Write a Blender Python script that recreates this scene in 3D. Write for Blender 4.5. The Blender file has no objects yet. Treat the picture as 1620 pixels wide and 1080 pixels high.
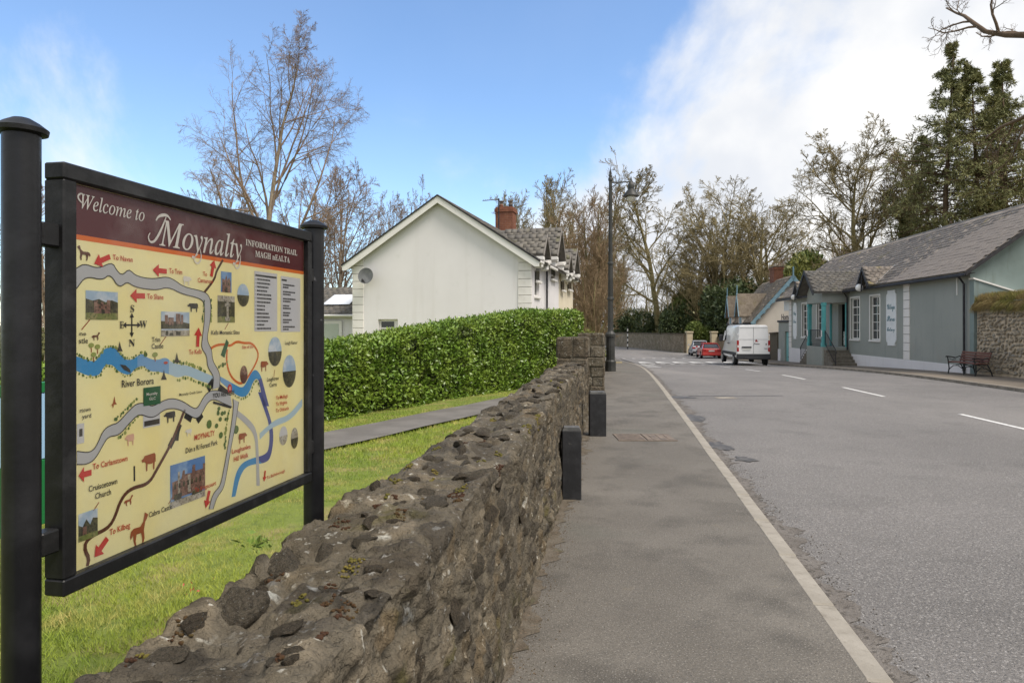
import bpy, bmesh, math, random
import numpy as np
from mathutils import Matrix, Vector

S = bpy.context.scene
COL = S.collection
R = math.radians

# ------------------------------------------------------------------ camera
CAMH = 1.70
cam = bpy.data.cameras.new('camera'); camo = bpy.data.objects.new('camera', cam); COL.objects.link(camo)
camo.location = (0, 0, CAMH); camo.rotation_euler = (R(90), 0, 0)
cam.sensor_width = 36; cam.lens = 24; cam.shift_y = -23 / 1620
cam.clip_start = 0.05; cam.clip_end = 3000
S.camera = camo

# ------------------------------------------------------------------ world, sun, exposure
SUN_EL, SUN_AZ = 57, 132            # azimuth clockwise from +Y (away from the camera)
W = bpy.data.worlds.new('World'); S.world = W; W.use_nodes = True
wn, wl = W.node_tree.nodes, W.node_tree.links
wn.clear()
w_out = wn.new('ShaderNodeOutputWorld'); w_bg = wn.new('ShaderNodeBackground')
w_sky = wn.new('ShaderNodeTexSky'); w_sky.sky_type = 'NISHITA'; w_sky.sun_disc = False
w_sky.sun_elevation = R(SUN_EL); w_sky.sun_rotation = R(SUN_AZ)
w_sky.air_density = 1.0; w_sky.dust_density = 0.3; w_sky.ozone_density = 4.0
w_bg.inputs['Strength'].default_value = 0.15
def wmath(op, a, b=None, c=None):
    n = wn.new('ShaderNodeMath'); n.operation = op
    for i, v in enumerate((a, b, c)):
        if v is None: continue
        if isinstance(v, (int, float)): n.inputs[i].default_value = v
        else: wl.new(v, n.inputs[i])
    return n.outputs[0]
def wnoise(vec, scale, detail, rough, dist=0.0):
    n = wn.new('ShaderNodeTexNoise'); n.inputs['Scale'].default_value = scale
    n.inputs['Detail'].default_value = detail; n.inputs['Roughness'].default_value = rough
    n.inputs['Distortion'].default_value = dist
    wl.new(vec, n.inputs['Vector']); return n.outputs['Fac']
def wstep(v, lo, hi):
    n = wn.new('ShaderNodeMapRange'); n.interpolation_type = 'SMOOTHSTEP'
    n.inputs['From Min'].default_value = lo; n.inputs['From Max'].default_value = hi
    wl.new(v, n.inputs['Value']); return n.outputs['Result']
w_tc = wn.new('ShaderNodeTexCoord')
w_map = wn.new('ShaderNodeMapping'); w_map.inputs['Location'].default_value = (0.35, 0.1, 0.62)
wl.new(w_tc.outputs['Generated'], w_map.inputs['Vector'])
w_dot = wn.new('ShaderNodeVectorMath'); w_dot.operation = 'DOT_PRODUCT'
wl.new(w_tc.outputs['Generated'], w_dot.inputs[0]); w_dot.inputs[1].default_value = (0.657, 0.142, -0.74)
nz = wnoise(w_map.outputs['Vector'], 3.2, 10, 0.55, 0.25)
bank = wstep(wmath('ADD', w_dot.outputs['Value'], wmath('MULTIPLY', wmath('SUBTRACT', nz, 0.5), 0.62)), -0.05, 0.11)
nz2 = wnoise(w_map.outputs['Vector'], 1.7, 8, 0.62, 0.5)
w_bk = wn.new('ShaderNodeVectorMath'); w_bk.operation = 'DOT_PRODUCT'; wl.new(w_tc.outputs['Generated'], w_bk.inputs[0]); w_bk.inputs[1].default_value = (0.1, -0.8, 0.6)  # extra unseen cloud behind and overhead, added to warm and raise ambient light
wisp = wmath('MULTIPLY', wstep(wmath('ADD', nz2, wmath('MULTIPLY', wstep(w_bk.outputs['Value'], -0.40, 0.35), 0.30)), 0.53, 0.80), 0.85)
veil = wmath('MULTIPLY', wnoise(w_map.outputs['Vector'], 0.9, 3, 0.5), 0.12)
cloud = wmath('MINIMUM', wmath('ADD', wmath('MAXIMUM', bank, wisp), veil), 1.0)
nz3 = wnoise(w_map.outputs['Vector'], 4.5, 6, 0.5)
w_cc = wn.new('ShaderNodeMix'); w_cc.data_type = 'RGBA'
w_cc.inputs['A'].default_value = (3.35, 3.48, 3.72, 1); w_cc.inputs['B'].default_value = (4.3, 4.27, 4.22, 1)
wl.new(wstep(nz3, 0.36, 0.60), w_cc.inputs['Factor'])
w_mix = wn.new('ShaderNodeMix'); w_mix.data_type = 'RGBA'
w_hs = wn.new('ShaderNodeHueSaturation'); w_hs.inputs['Saturation'].default_value = 1.08; w_hs.inputs['Value'].default_value = 0.93
wl.new(w_sky.outputs['Color'], w_hs.inputs['Color'])
wl.new(cloud, w_mix.inputs['Factor']); wl.new(w_hs.outputs['Color'], w_mix.inputs['A']); wl.new(w_cc.outputs['Result'], w_mix.inputs['B'])
wl.new(w_mix.outputs['Result'], w_bg.inputs['Color']); wl.new(w_bg.outputs['Background'], w_out.inputs['Surface'])

sl = bpy.data.lights.new('sun', 'SUN'); sl.energy = 2.5; sl.angle = R(24); sl.color = (1.0, 0.92, 0.83)
so = bpy.data.objects.new('sun', sl); COL.objects.link(so)
_sd = Vector((math.sin(R(SUN_AZ)) * math.cos(R(SUN_EL)), math.cos(R(SUN_AZ)) * math.cos(R(SUN_EL)), math.sin(R(SUN_EL))))
so.rotation_euler = _sd.to_track_quat('Z', 'Y').to_euler(); so.location = (-20, -20, 40)

S.view_settings.view_transform = 'Standard'; S.view_settings.look = 'None'
S.view_settings.exposure = 0.74; S.view_settings.gamma = 1.0; S.view_settings.use_curve_mapping = False
S.render.engine = 'CYCLES'
S.cycles.max_bounces = 6; S.cycles.transparent_max_bounces = 6
S.cycles.use_denoising = True

# ------------------------------------------------------------------ helpers: objects
def tag(o, label=None, cat=None, group=None, kind=None):
    if label: o['label'] = label
    if cat: o['category'] = cat
    if group: o['group'] = group
    if kind: o['kind'] = kind
    return o
def thing(name, label, cat, loc=(0, 0, 0), rz=0.0, group=None):
    o = bpy.data.objects.new(name, None); COL.objects.link(o)
    o.empty_display_size = 0.2
    o.location = loc; o.rotation_euler = (0, 0, rz)
    return tag(o, label, cat, group)
def link(name, me, parent=None, kind=None, label=None):
    o = bpy.data.objects.new(name, me); COL.objects.link(o)
    if parent is not None: o.parent = parent
    if kind: o['kind'] = kind
    if label: o['label'] = label
    return o
def np_mesh(name, V, F, mat, smooth=False):
    """V (n,3) array; F (m,3|4) array or list of faces"""
    me = bpy.data.meshes.new(name)
    V = np.asarray(V, dtype=np.float32)
    if isinstance(F, np.ndarray):
        k = F.shape[1]; m = F.shape[0]
        me.vertices.add(len(V)); me.vertices.foreach_set('co', V.ravel())
        me.loops.add(m * k); me.loops.foreach_set('vertex_index', F.astype(np.int32).ravel())
        me.polygons.add(m); me.polygons.foreach_set('loop_start', np.arange(0, m * k, k, dtype=np.int32))
        me.update(calc_edges=True)
    else:
        me.from_pydata(V.tolist(), [], [list(f) for f in F]); me.update()
    if mat is not None: me.materials.append(mat)
    if smooth: me.polygons.foreach_set('use_smooth', [True] * len(me.polygons))
    return me
def copy_tree(o, parent=None):
    c = o.copy(); COL.objects.link(c)
    if parent is not None: c.parent = parent
    for ch in list(o.children): copy_tree(ch, c)
    return c

class MB:
    """collects polygons for one mesh"""
    def __init__(s): s.v = []; s.f = []
    def add(s, vs, fs):
        b = len(s.v); s.v += [tuple(map(float, p)) for p in vs]; s.f += [tuple(b + i for i in f) for f in fs]; return s
    def box(s, a, b, M=None):
        x0, y0, z0 = a; x1, y1, z1 = b
        vs = [(x0,y0,z0),(x1,y0,z0),(x1,y1,z0),(x0,y1,z0),(x0,y0,z1),(x1,y0,z1),(x1,y1,z1),(x0,y1,z1)]
        if M is not None: vs = [M @ Vector(p) for p in vs]
        return s.add(vs, [(3,2,1,0),(4,5,6,7),(0,1,5,4),(1,2,6,5),(2,3,7,6),(3,0,4,7)])
    def cbox(s, a, b, c=0.01, M=None):
        """box with chamfered edges"""
        lo = np.array(a, float); hi = np.array(b, float)
        vs, idx = [], {}
        for sx in (0,1):
            for sy in (0,1):
                for sz in (0,1):
                    cor = np.array([(lo,hi)[sx][0],(lo,hi)[sy][1],(lo,hi)[sz][2]])
                    sg = np.array([1-2*sx,1-2*sy,1-2*sz])
                    for ax in range(3):
                        p = cor.copy()
                        for k in range(3):
                            if k != ax: p[k] += sg[k]*c
                        idx[(sx,sy,sz,ax)] = len(vs); vs.append(p)
        fs = []
        def q(*ks): fs.append(tuple(idx[k] for k in ks))
        for ax in range(3):
            o1, o2 = (ax+1)%3, (ax+2)%3
            for sd in (0,1):
                ring = []
                for (u,w) in ((0,0),(1,0),(1,1),(0,1)):
                    k=[0,0,0]; k[ax]=sd; k[o1]=u; k[o2]=w; ring.append((k[0],k[1],k[2],ax))
                if sd==0: ring=ring[::-1]
                q(*ring)
            for u in (0,1):
                for w in (0,1):
                    k=[0,0,0]; k[o1]=u; k[o2]=w
                    a0=k[:]; a0[ax]=0; a1=k[:]; a1[ax]=1
                    ring=[(*a0,o1),(*a1,o1),(*a1,o2),(*a0,o2)]
                    if (u+w)%2==1: ring=ring[::-1]
                    q(*ring)
        for sx in (0,1):
            for sy in (0,1):
                for sz in (0,1):
                    ring=[(sx,sy,sz,0),(sx,sy,sz,1),(sx,sy,sz,2)]
                    if (sx+sy+sz)%2==0: ring=ring[::-1]
                    q(*ring)
        if M is not None: vs=[M @ Vector(p) for p in vs]
        return s.add(vs, fs)
    def prism(s, poly, y0, y1, plane='xz', M=None):
        """extrude a 2D polygon. plane xz: poly=(x,z) along y; xy: along z; yz: along x"""
        n=len(poly)
        def P(p,d): return {'xz':(p[0],d,p[1]),'xy':(p[0],p[1],d),'yz':(d,p[0],p[1])}[plane]
        vs=[P(p,y0) for p in poly]+[P(p,y1) for p in poly]
        if M is not None: vs=[M @ Vector(p) for p in vs]
        fs=[tuple(range(n))[::-1],tuple(range(n,2*n))]+[(i,(i+1)%n,n+(i+1)%n,n+i) for i in range(n)]
        return s.add(vs,fs)
    def tube(s, pts, rad, k=8, cap=True):
        pts=[Vector(p) for p in pts]; n=len(pts)
        if isinstance(rad,(int,float)): rad=[rad]*n
        vs=[]; 
        for i,p in enumerate(pts):
            t=(pts[min(i+1,n-1)]-pts[max(i-1,0)]).normalized()
            a=Vector((0,0,1)) if abs(t.z)<.9 else Vector((1,0,0))
            u=t.cross(a).normalized(); w=t.cross(u)
            for j in range(k):
                an=2*math.pi*j/k; vs.append(p+(u*math.cos(an)+w*math.sin(an))*rad[i])
        fs=[(i*k+j,i*k+(j+1)%k,(i+1)*k+(j+1)%k,(i+1)*k+j) for i in range(n-1) for j in range(k)]
        if cap: fs+=[tuple(range(k))[::-1],tuple(range((n-1)*k,n*k))]
        return s.add(vs,fs)
    def lathe(s, prof, c=(0,0,0), k=16, M=None):
        vs=[]
        for (r,z) in prof:
            for j in range(k):
                an=2*math.pi*j/k; p=(c[0]+r*math.cos(an),c[1]+r*math.sin(an),c[2]+z)
                vs.append(M@Vector(p) if M is not None else p)
        n=len(prof)
        fs=[(i*k+j,i*k+(j+1)%k,(i+1)*k+(j+1)%k,(i+1)*k+j) for i in range(n-1) for j in range(k)]
        fs+=[tuple(range(k))[::-1],tuple(range((n-1)*k,n*k))]
        return s.add(vs,fs)
    def loft(s, secs, cap=True):
        k=len(secs[0]); vs=[p for sc in secs for p in sc]; n=len(secs)
        fs=[(i*k+j,i*k+(j+1)%k,(i+1)*k+(j+1)%k,(i+1)*k+j) for i in range(n-1) for j in range(k)]
        if cap: fs+=[tuple(range(k))[::-1],tuple(range((n-1)*k,n*k))]
        return s.add(vs,fs)
    def quad(s,*p): return s.add(p,[tuple(range(len(p)))])
    def obj(s, name, mat, parent=None, smooth=False, kind=None, label=None, angle=None):
        me=bpy.data.meshes.new(name); me.from_pydata(s.v,[],s.f); me.update()
        bm=bmesh.new(); bm.from_mesh(me); bmesh.ops.recalc_face_normals(bm,faces=bm.faces); bm.to_mesh(me); bm.free()
        if mat is not None: me.materials.append(mat)
        if smooth:
            me.polygons.foreach_set('use_smooth',[True]*len(me.polygons))
            if angle: me.set_sharp_from_angle(angle=R(angle))
        return link(name,me,parent,kind,label)

# ------------------------------------------------------------------ helpers: numpy noise
def _hash(ix,iy,iz,seed=0):
    h=(ix.astype(np.int64)*374761393+iy.astype(np.int64)*668265263+iz.astype(np.int64)*2147483647+seed*974711)&0xffffffff
    h=((h^(h>>13))*1274126177)&0xffffffff
    h=(h^(h>>16))&0xffffffff
    h=(h*2246822519)&0xffffffff
    h=h^(h>>15)
    return (h&0xffffff)/float(0xffffff)
def vnoise(P,seed=0):
    i=np.floor(P).astype(np.int64); f=P-i; f=f*f*(3-2*f); r=0
    for dx in (0,1):
        wx=f[:,0] if dx else 1-f[:,0]
        for dy in (0,1):
            wy=f[:,1] if dy else 1-f[:,1]
            for dz in (0,1):
                wz=f[:,2] if dz else 1-f[:,2]
                r=r+wx*wy*wz*_hash(i[:,0]+dx,i[:,1]+dy,i[:,2]+dz,seed)
    return r
def fbm(P,oct=4,seed=0,gain=.5):
    a=1;t=0;s=0
    for o in range(oct):
        s=s+a*(vnoise(P*(2**o),seed+o*7)-.5); t+=a; a*=gain
    return s/t*2
def worley(P,seed=0):
    """F1, F2 and id of the nearest cell"""
    i=np.floor(P).astype(np.int64); n=len(P)
    f1=np.full(n,9.);f2=np.full(n,9.);cid=np.zeros(n)
    for dx in (-1,0,1):
        for dy in (-1,0,1):
            for dz in (-1,0,1):
                a,b,c=i[:,0]+dx,i[:,1]+dy,i[:,2]+dz
                q=np.stack([a+_hash(a,b,c,seed),b+_hash(a,b,c,seed+1),c+_hash(a,b,c,seed+2)],1)
                d=np.linalg.norm(q-P,axis=1); h=_hash(a,b,c,seed+3)
                near=d<f1
                f2=np.where(near,f1,np.minimum(f2,d)); cid=np.where(near,h,cid); f1=np.where(near,d,f1)
    return f1,f2,cid

# ------------------------------------------------------------------ helpers: materials
def mat(name, col, rough=.8, layers=(), bump=(), metal=0., spec=.35, coat=0., coat_rough=.1, coords='Object', emit=None):
    """layers: dicts c, s (scale), lo, hi, d (detail), v (stretch), t ('noise'|'voronoi'), a (amount)
       bump: (scale, strength, distance, [stretch], [type])"""
    m=bpy.data.materials.new(name); m.use_nodes=True; nt=m.node_tree; n,l=nt.nodes,nt.links
    b=n['Principled BSDF']; b.inputs['Roughness'].default_value=rough; b.inputs['Metallic'].default_value=metal
    b.inputs['Specular IOR Level'].default_value=spec
    if coat: b.inputs['Coat Weight'].default_value=coat; b.inputs['Coat Roughness'].default_value=coat_rough
    b.inputs['Base Color'].default_value=(*col,1)
    if emit: b.inputs['Emission Color'].default_value=(*col,1); b.inputs['Emission Strength'].default_value=emit
    if not layers and not bump: return m
    tc=n.new('ShaderNodeTexCoord')
    def vec(st):
        if st is None: return tc.outputs[coords]
        mp=n.new('ShaderNodeMapping'); mp.inputs['Scale'].default_value=st; l.new(tc.outputs[coords],mp.inputs['Vector']); return mp.outputs['Vector']
    def tex(t,scale,detail,st,rg=.55):
        if t=='voronoi' or t=='cell':
            x=n.new('ShaderNodeTexVoronoi'); x.inputs['Scale'].default_value=scale; l.new(vec(st),x.inputs['Vector'])
            if t=='cell':
                s=n.new('ShaderNodeSeparateColor'); l.new(x.outputs['Color'],s.inputs['Color']); return s.outputs['Red']
            return x.outputs['Distance']
        if t=='edge':
            x=n.new('ShaderNodeTexVoronoi'); x.feature='DISTANCE_TO_EDGE'; x.inputs['Scale'].default_value=scale; l.new(vec(st),x.inputs['Vector']); return x.outputs['Distance']
        x=n.new('ShaderNodeTexNoise'); x.inputs['Scale'].default_value=scale; x.inputs['Detail'].default_value=detail; x.inputs['Roughness'].default_value=rg
        l.new(vec(st),x.inputs['Vector']); return x.outputs['Fac']
    cur=None
    for L in layers:
        f=tex(L.get('t','noise'),L['s'],L.get('d',5),L.get('v'),L.get('r',.55))
        mr=n.new('ShaderNodeMapRange'); mr.inputs['From Min'].default_value=L.get('lo',.4); mr.inputs['From Max'].default_value=L.get('hi',.6)
        mr.inputs['To Max'].default_value=L.get('a',1.0); l.new(f,mr.inputs['Value'])
        mx=n.new('ShaderNodeMix'); mx.data_type='RGBA'; mx.inputs['B'].default_value=(*L['c'],1)
        if cur is None: mx.inputs['A'].default_value=(*col,1)
        else: l.new(cur,mx.inputs['A'])
        l.new(mr.outputs['Result'],mx.inputs['Factor']); cur=mx.outputs['Result']
    if cur is not None: l.new(cur,b.inputs['Base Color'])
    nrm=None
    for B in bump:
        f=tex(B[4] if len(B)>4 else 'noise',B[0],6,B[3] if len(B)>3 else None)
        bp=n.new('ShaderNodeBump'); bp.inputs['Strength'].default_value=B[1]; bp.inputs['Distance'].default_value=B[2]
        l.new(f,bp.inputs['Height'])
        if nrm is not None: l.new(nrm,bp.inputs['Normal'])
        nrm=bp.outputs['Normal']
    if nrm is not None: l.new(nrm,b.inputs['Normal'])
    return m

def lin(r,g,b):
    f=lambda c:(c/255/12.92 if c/255<=.04045 else ((c/255+.055)/1.055)**2.4)
    return (f(r),f(g),f(b))

# ------------------------------------------------------------------ terrain functions
_gk=np.array([(-60,0),(12,0),(20,-.03),(26,-.09),(32,-.26),(38,-.48),(44,-.70),(52,-.92),(64,-1.2),(76,-1.36),(100,-1.45),(140,-1.5),(900,-1.5)])
def g(y):
    y=np.asarray(y,float); return sum(np.interp(y+d,_gk[:,0],_gk[:,1]) for d in (-4,-2,0,2,4))/5
def wall_x(y): return -.06+.155*(np.asarray(y,float)-3.26)
def smooth_interp(k):
    k=np.array(k,float)
    def f(y):
        y=np.asarray(y,float); return sum(np.interp(y+d,k[:,0],k[:,1]) for d in (-2.,-1.,0,1.,2.))/5
    return f
kerb_l=smooth_interp([(-60,-7.97),(36,6.91),(41,7.6),(46,8.2),(52,8.6),(60,9.3),(75,11.2),(90,12.6),(105,12.6),(120,7),(140,-10)])
kerb_r=smooth_interp([(-60,5.3),(16,13.65),(22,14.35),(28.4,15.2),(44.5,16.95),(60,19.0),(70,20.6),(80,21.6),(90,21.2),(120,18.6),(160,12)])
BX,BY=17.45,26.0                      # near corner of the grey-green shop
bd=np.array([.1157,.9933]); bd/=np.linalg.norm(bd)
def shop_x(y): return BX+.1165*(np.asarray(y,float)-BY)

# ------------------------------------------------------------------ surface materials
M_asph=mat('asphalt_road',(.150,.139,.128),.7,[
    dict(c=(.20,.185,.17),s=.35,lo=.35,hi=.7),dict(c=(.11,.102,.093),s=1.1,lo=.52,hi=.72,a=.7),
    dict(c=(.46,.44,.41),s=80,lo=.56,hi=.68,d=2,a=.6),dict(c=(.10,.095,.088),s=34,lo=.50,hi=.64,d=4,a=.5),dict(c=(.06,.056,.052),s=55,lo=.56,hi=.66,d=2,a=.75),
    dict(c=(.255,.236,.216),s=.16,lo=.5,hi=.66,a=.6,v=(1,.15,1)),
    dict(c=(.085,.08,.075),s=2.0,lo=.66,hi=.72,d=8,a=.5)],
    [(70,1.0,.016),(28,.5,.012),(6,.2,.02)],spec=.4)
M_foot=mat('asphalt_footpath',(.120,.107,.088),.78,[
    dict(c=(.16,.144,.12),s=.8,lo=.4,hi=.65),dict(c=(.066,.059,.048),s=1.7,lo=.50,hi=.68,a=.75),
    dict(c=(.34,.315,.275),s=90,lo=.57,hi=.68,d=2,a=.6),dict(c=(.09,.083,.072),s=34,lo=.52,hi=.66,d=4,a=.5),dict(c=(.045,.043,.04),s=85,lo=.57,hi=.66,d=2,a=.6),
    dict(c=(.165,.14,.10),s=3.2,lo=.66,hi=.74,d=6,a=.6),dict(c=(.10,.105,.085),s=.5,lo=.56,hi=.7,a=.6)],
    [(95,.9,.010),(32,.4,.008),(5,.25,.02)],spec=.4)
M_foot_r=mat('footpath_brown',(.15,.125,.095),.85,[
    dict(c=(.20,.165,.125),s=.7,lo=.4,hi=.6),dict(c=(.10,.085,.065),s=2.5,lo=.5,hi=.7,a=.7),dict(c=(.23,.2,.16),s=40,lo=.55,hi=.7,a=.5)],[(50,.4,.008)])
M_kerb=mat('kerb_concrete',(.25,.226,.187),.88,[
    dict(c=(.31,.283,.238),s=4,lo=.4,hi=.6),dict(c=(.17,.15,.118),s=9,lo=.55,hi=.72,a=.8),dict(c=(.17,.15,.12),s=60,lo=.6,hi=.7,a=.5)],[(45,.5,.006),(8,.2,.01)])
M_kerb2=mat('kerb_brown',(.20,.175,.14),.9,[dict(c=(.30,.27,.22),s=3,lo=.4,hi=.65),dict(c=(.12,.10,.08),s=11,lo=.5,hi=.7,a=.7)],[(45,.5,.006)])
M_paint=mat('road_paint',(.62,.61,.58),.7,[dict(c=(.22,.215,.205),s=14,lo=.54,hi=.68,d=8,a=.7),dict(c=(.35,.34,.33),s=80,lo=.55,hi=.65,a=.5)])
M_ground=mat('earth',(.10,.085,.055),.95,[dict(c=(.06,.075,.03),s=.3,lo=.4,hi=.6),dict(c=(.14,.115,.07),s=2,lo=.5,hi=.7,a=.6)],[(6,.5,.05)])
M_lawn=mat('lawn_turf',(.15,.19,.032),.9,[
    dict(c=(.19,.225,.045),s=.55,lo=.42,hi=.62),dict(c=(.30,.23,.10),s=2.2,lo=.50,hi=.68,a=.85),
    dict(c=(.07,.105,.02),s=7,lo=.5,hi=.7,a=.6),dict(c=(.10,.075,.04),s=3.3,lo=.67,hi=.75,a=.7)],[(35,.9,.03),(9,.5,.04)])
M_blade=mat('grass_blade',(.215,.30,.036),.7,[dict(c=(.34,.38,.055),s=.55,lo=.42,hi=.62),dict(c=(.50,.40,.15),s=2.4,lo=.49,hi=.66,a=.8),dict(c=(.14,.215,.028),s=20,lo=.45,hi=.65,a=.6)],spec=.25)

def sheet(name,ys,xl,xr,z,nx,m,kind='structure'):
    ys=np.asarray(ys,float); n=len(ys); u=np.linspace(0,1,nx+1)
    a=xl(ys) if callable(xl) else np.full(n,float(xl)); b=xr(ys) if callable(xr) else np.full(n,float(xr))
    X=a[:,None]*(1-u)+b[:,None]*u; Y=np.repeat(ys[:,None],nx+1,1); Z=z(X,Y) if callable(z) else np.full_like(X,z)
    V=np.stack([X,Y,Z],-1).reshape(-1,3); i=np.arange((n-1)*(nx+1)).reshape(n-1,nx+1)[:,:-1].ravel()
    F=np.stack([i,i+1,i+nx+2,i+nx+1],1)
    return link(name,np_mesh(name,V,F,m,True),None,kind)

yy=np.concatenate([np.arange(-40,20,2.),np.arange(20,130,1.),np.arange(130,201,10.)])
far=np.concatenate([[-900,-300,-100],yy,[300,500,900]])
gr=sheet('ground',far,-900,900,lambda X,Y:g(Y)-.17,40,M_ground)
rd=sheet('road',yy,lambda y:kerb_l(y)-.06,lambda y:kerb_r(y)+.06,lambda X,Y:g(Y)-.055,24,M_asph)
# a raised crossing table is painted further on; footpaths either side
fy=np.arange(-40,106,1.)
def fp_in(y): return np.where(y<31,wall_x(y)-.2,wall_x(31)-.2+.125*(y-31)-np.clip(y-95,0,99)*.9)
fp=sheet('footpath',fy,fp_in,lambda y:kerb_l(y)-.128,lambda X,Y:g(Y),10,M_foot)
fr=sheet('footpath_opposite',np.arange(-20,96,1.),lambda y:kerb_r(y)+.12,lambda y:np.maximum(shop_x(y)+3.5,kerb_r(y)+2.6),lambda X,Y:g(Y)+.035,8,M_foot_r)
lw=sheet('lawn',np.arange(-40,130,1.),-90,lambda y:np.where(y<29,wall_x(y)-.25,fp_in(y)+.1),lambda X,Y:g(Y)+.012+.03*np.sin(X*.9)*np.sin(Y*.7)*np.clip((wall_x(Y)-.6-X),0,1),60,M_lawn)

# garden path, a strip of dark tarmac over the lawn towards the wall opening
M_path=mat('garden_path_tarmac',(.125,.115,.102),.85,[dict(c=(.17,.157,.14),s=1.5,lo=.4,hi=.65),dict(c=(.19,.18,.17),s=90,lo=.58,hi=.7,a=.5)],[(70,.5,.01)])
pdv=np.array([.447,.894]); pnv=np.array([.894,-.447])
pv=[];pf=[]
for i,t in enumerate(np.linspace(-14,10.2,25)):
    c=np.array([-2.85,9.75])+pdv*t
    for s_ in (-.52,.52):
        p=c+pnv*s_*(1+.05*math.sin(t*2.1)); pv.append((p[0],p[1],float(g(p[1]))+.048))
    if i: pf.append((2*i-2,2*i-1,2*i+1,2*i))
link('garden_path',np_mesh('garden_path',pv,pf,M_path),None,'structure')

# kerbs: every stone its own piece
def kerb_run(name,edge,side,y0,y1,ln,m,zoff,wid,label_kind='structure'):
    root=bpy.data.objects.new(name,None); COL.objects.link(root); root['kind']='structure'
    mb=MB(); mb.cbox((-wid/2,0.010,-.22),(wid/2,ln-.010,0),.012); me=None
    y=y0; rng=random.Random(5)
    while y<y1:
        x=float(edge(y)); x2=float(edge(y+ln)); ang=math.atan2(x2-x,ln); ly=ln*math.cos(ang)
        z=float(g(y))+zoff; z2=float(g(y+ly))+zoff
        if me is None:
            o=mb.obj('kerb_stone',m,root); me=o.data
        else: o=link('kerb_stone',me,root)
        o.rotation_mode='ZXY'
        o.rotation_euler=(math.atan2(z2-z,ly),rng.uniform(-.006,.006),-ang)
        o.location=(x+side*wid/2+rng.uniform(-.004,.004),y,z+rng.uniform(-.003,.003)); y+=ly
    return root
sheet('kerb_bed',np.arange(-4,48,.5),lambda y:kerb_l(y)-.134,lambda y:kerb_l(y)-.004,lambda X,Y:g(Y)-.012,1,mat('kerb_bed_mortar',(.045,.04,.034),.95))
kerb_run('kerb',kerb_l,-1,-4,48,.92,M_kerb,.006,.135)
kerb_run('kerb_opposite',kerb_r,1,8,92,.92,M_kerb2,.045,.13)

# painted markings
M_paint2=mat('road_paint_fresh',(.78,.77,.74),.7,[dict(c=(.5,.49,.47),s=9,lo=.58,hi=.72,a=.5)])
def paint(name,pts,z=.006):
    return MB().quad(*[(x,y,float(g(y))-.055+z) for x,y in pts])
mk=bpy.data.objects.new('road_markings',None); COL.objects.link(mk); mk['kind']='structure'
def cx(y): return 9.07+.1175*(y-13.9)
y=10.95-6.45*2
while y<42:
    for seg in range(1):
        a,b=y,y+2.85; n=4; mb=MB()
        for i in range(n):
            u,v=a+(b-a)*i/n,a+(b-a)*(i+1)/n
            mb.quad(*[(x_,y_,float(g(y_))-.049) for x_,y_ in ((cx(u)-.055,u),(cx(u)+.055,u),(cx(v)+.055,v),(cx(v)-.055,v))])
        mb.obj('centre_dash',M_paint,mk)
    y+=6.45
# raised table: ramp triangles and dots
for i in range(7):
    c=9.3+i*1.22; yb=47.6+.05*i
    paint('t',[(c-.48,yb-.5),(c+.48,yb-.5),(c+.14,yb+2.0),(c-.14,yb+2.0)],.056).obj('ramp_triangle',M_paint2,mk)
for i in range(13):
    c=8.9+i*.62
    paint('d',[(c-.16,46.1-i*.22),(c+.16,46.1-i*.22),(c+.16,46.6-i*.22),(c-.16,46.6-i*.22)]).obj('ramp_dot',M_paint2,mk)
for i in range(9):
    c=8.1+i*.95
    paint('d',[(c-.13,60.5+i*.2),(c+.13,60.5+i*.2),(c+.13,61.2+i*.2),(c-.13,61.2+i*.2)],.05).obj('ramp_dot',M_paint2,mk)
for i in range(5):
    y_=37.5+i*1.7; c=float(kerb_l(y_))+.75
    paint('z',[(c-.42,y_),(c+.42,y_+.25),(c+.42,y_+.6),(c-.42,y_+.35)]).obj('edge_dash',M_paint2,mk)
# the table itself: a low ramp
M_table=mat('asphalt_table',(.165,.158,.15),.7,[dict(c=(.21,.2,.19),s=.6,lo=.4,hi=.65),dict(c=(.28,.27,.26),s=70,lo=.58,hi=.68,a=.6)],[(60,.5,.01)])
ty=np.array([47.0,49.6,50.5,55,59.5,60.4,63.0])
th=dict(zip(ty.tolist(),[.004,.04,.045,.045,.045,.04,.004]))
sheet('crossing_table',ty,lambda y:kerb_l(y)+.3,lambda y:kerb_r(y)-.35,lambda X,Y:g(Y)-.055+np.vectorize(lambda q:th[float(q)])(Y),8,M_table)

# worn trench patch and iron covers in the road and the footpath
M_patch=mat('tarmac_patch',(.075,.072,.069),.7,[dict(c=(.12,.115,.11),s=3,lo=.4,hi=.65),dict(c=(.2,.19,.18),s=70,lo=.58,hi=.7,a=.5)],[(60,.5,.01)])
pp=bpy.data.objects.new('road_patches',None); COL.objects.link(pp); pp['kind']='structure'
paint('p',[(4.55,17.45),(7.0,17.55),(7.0,17.72),(4.55,17.66)],.004).obj('trench_patch',M_patch,pp)
paint('p',[(5.1,16.9),(5.62,16.92),(5.6,17.30),(5.12,17.28)],.004).obj('trench_patch',M_kerb2,pp)
mbp=MB()
rng=np.random.RandomState(4)
for (cx_,cy_,rx,ry) in ((3.05,10.05,.17,.33),(3.08,9.05,.12,.2),(3.5,13.1,.2,.5),(4.2,17.2,.3,.28)):
    a=np.linspace(0,2*np.pi,49)[:-1]; rr=1+.9*fbm(np.stack([np.cos(a)*1.3+cx_*9,np.sin(a)*1.3+cy_*9,0*a],1),5,2,.75)
    mbp.quad(*[(cx_+rx*np.cos(t)*r_,cy_+ry*np.sin(t)*r_,float(g(cy_))-.046) for t,r_ in zip(a,rr)])
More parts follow.
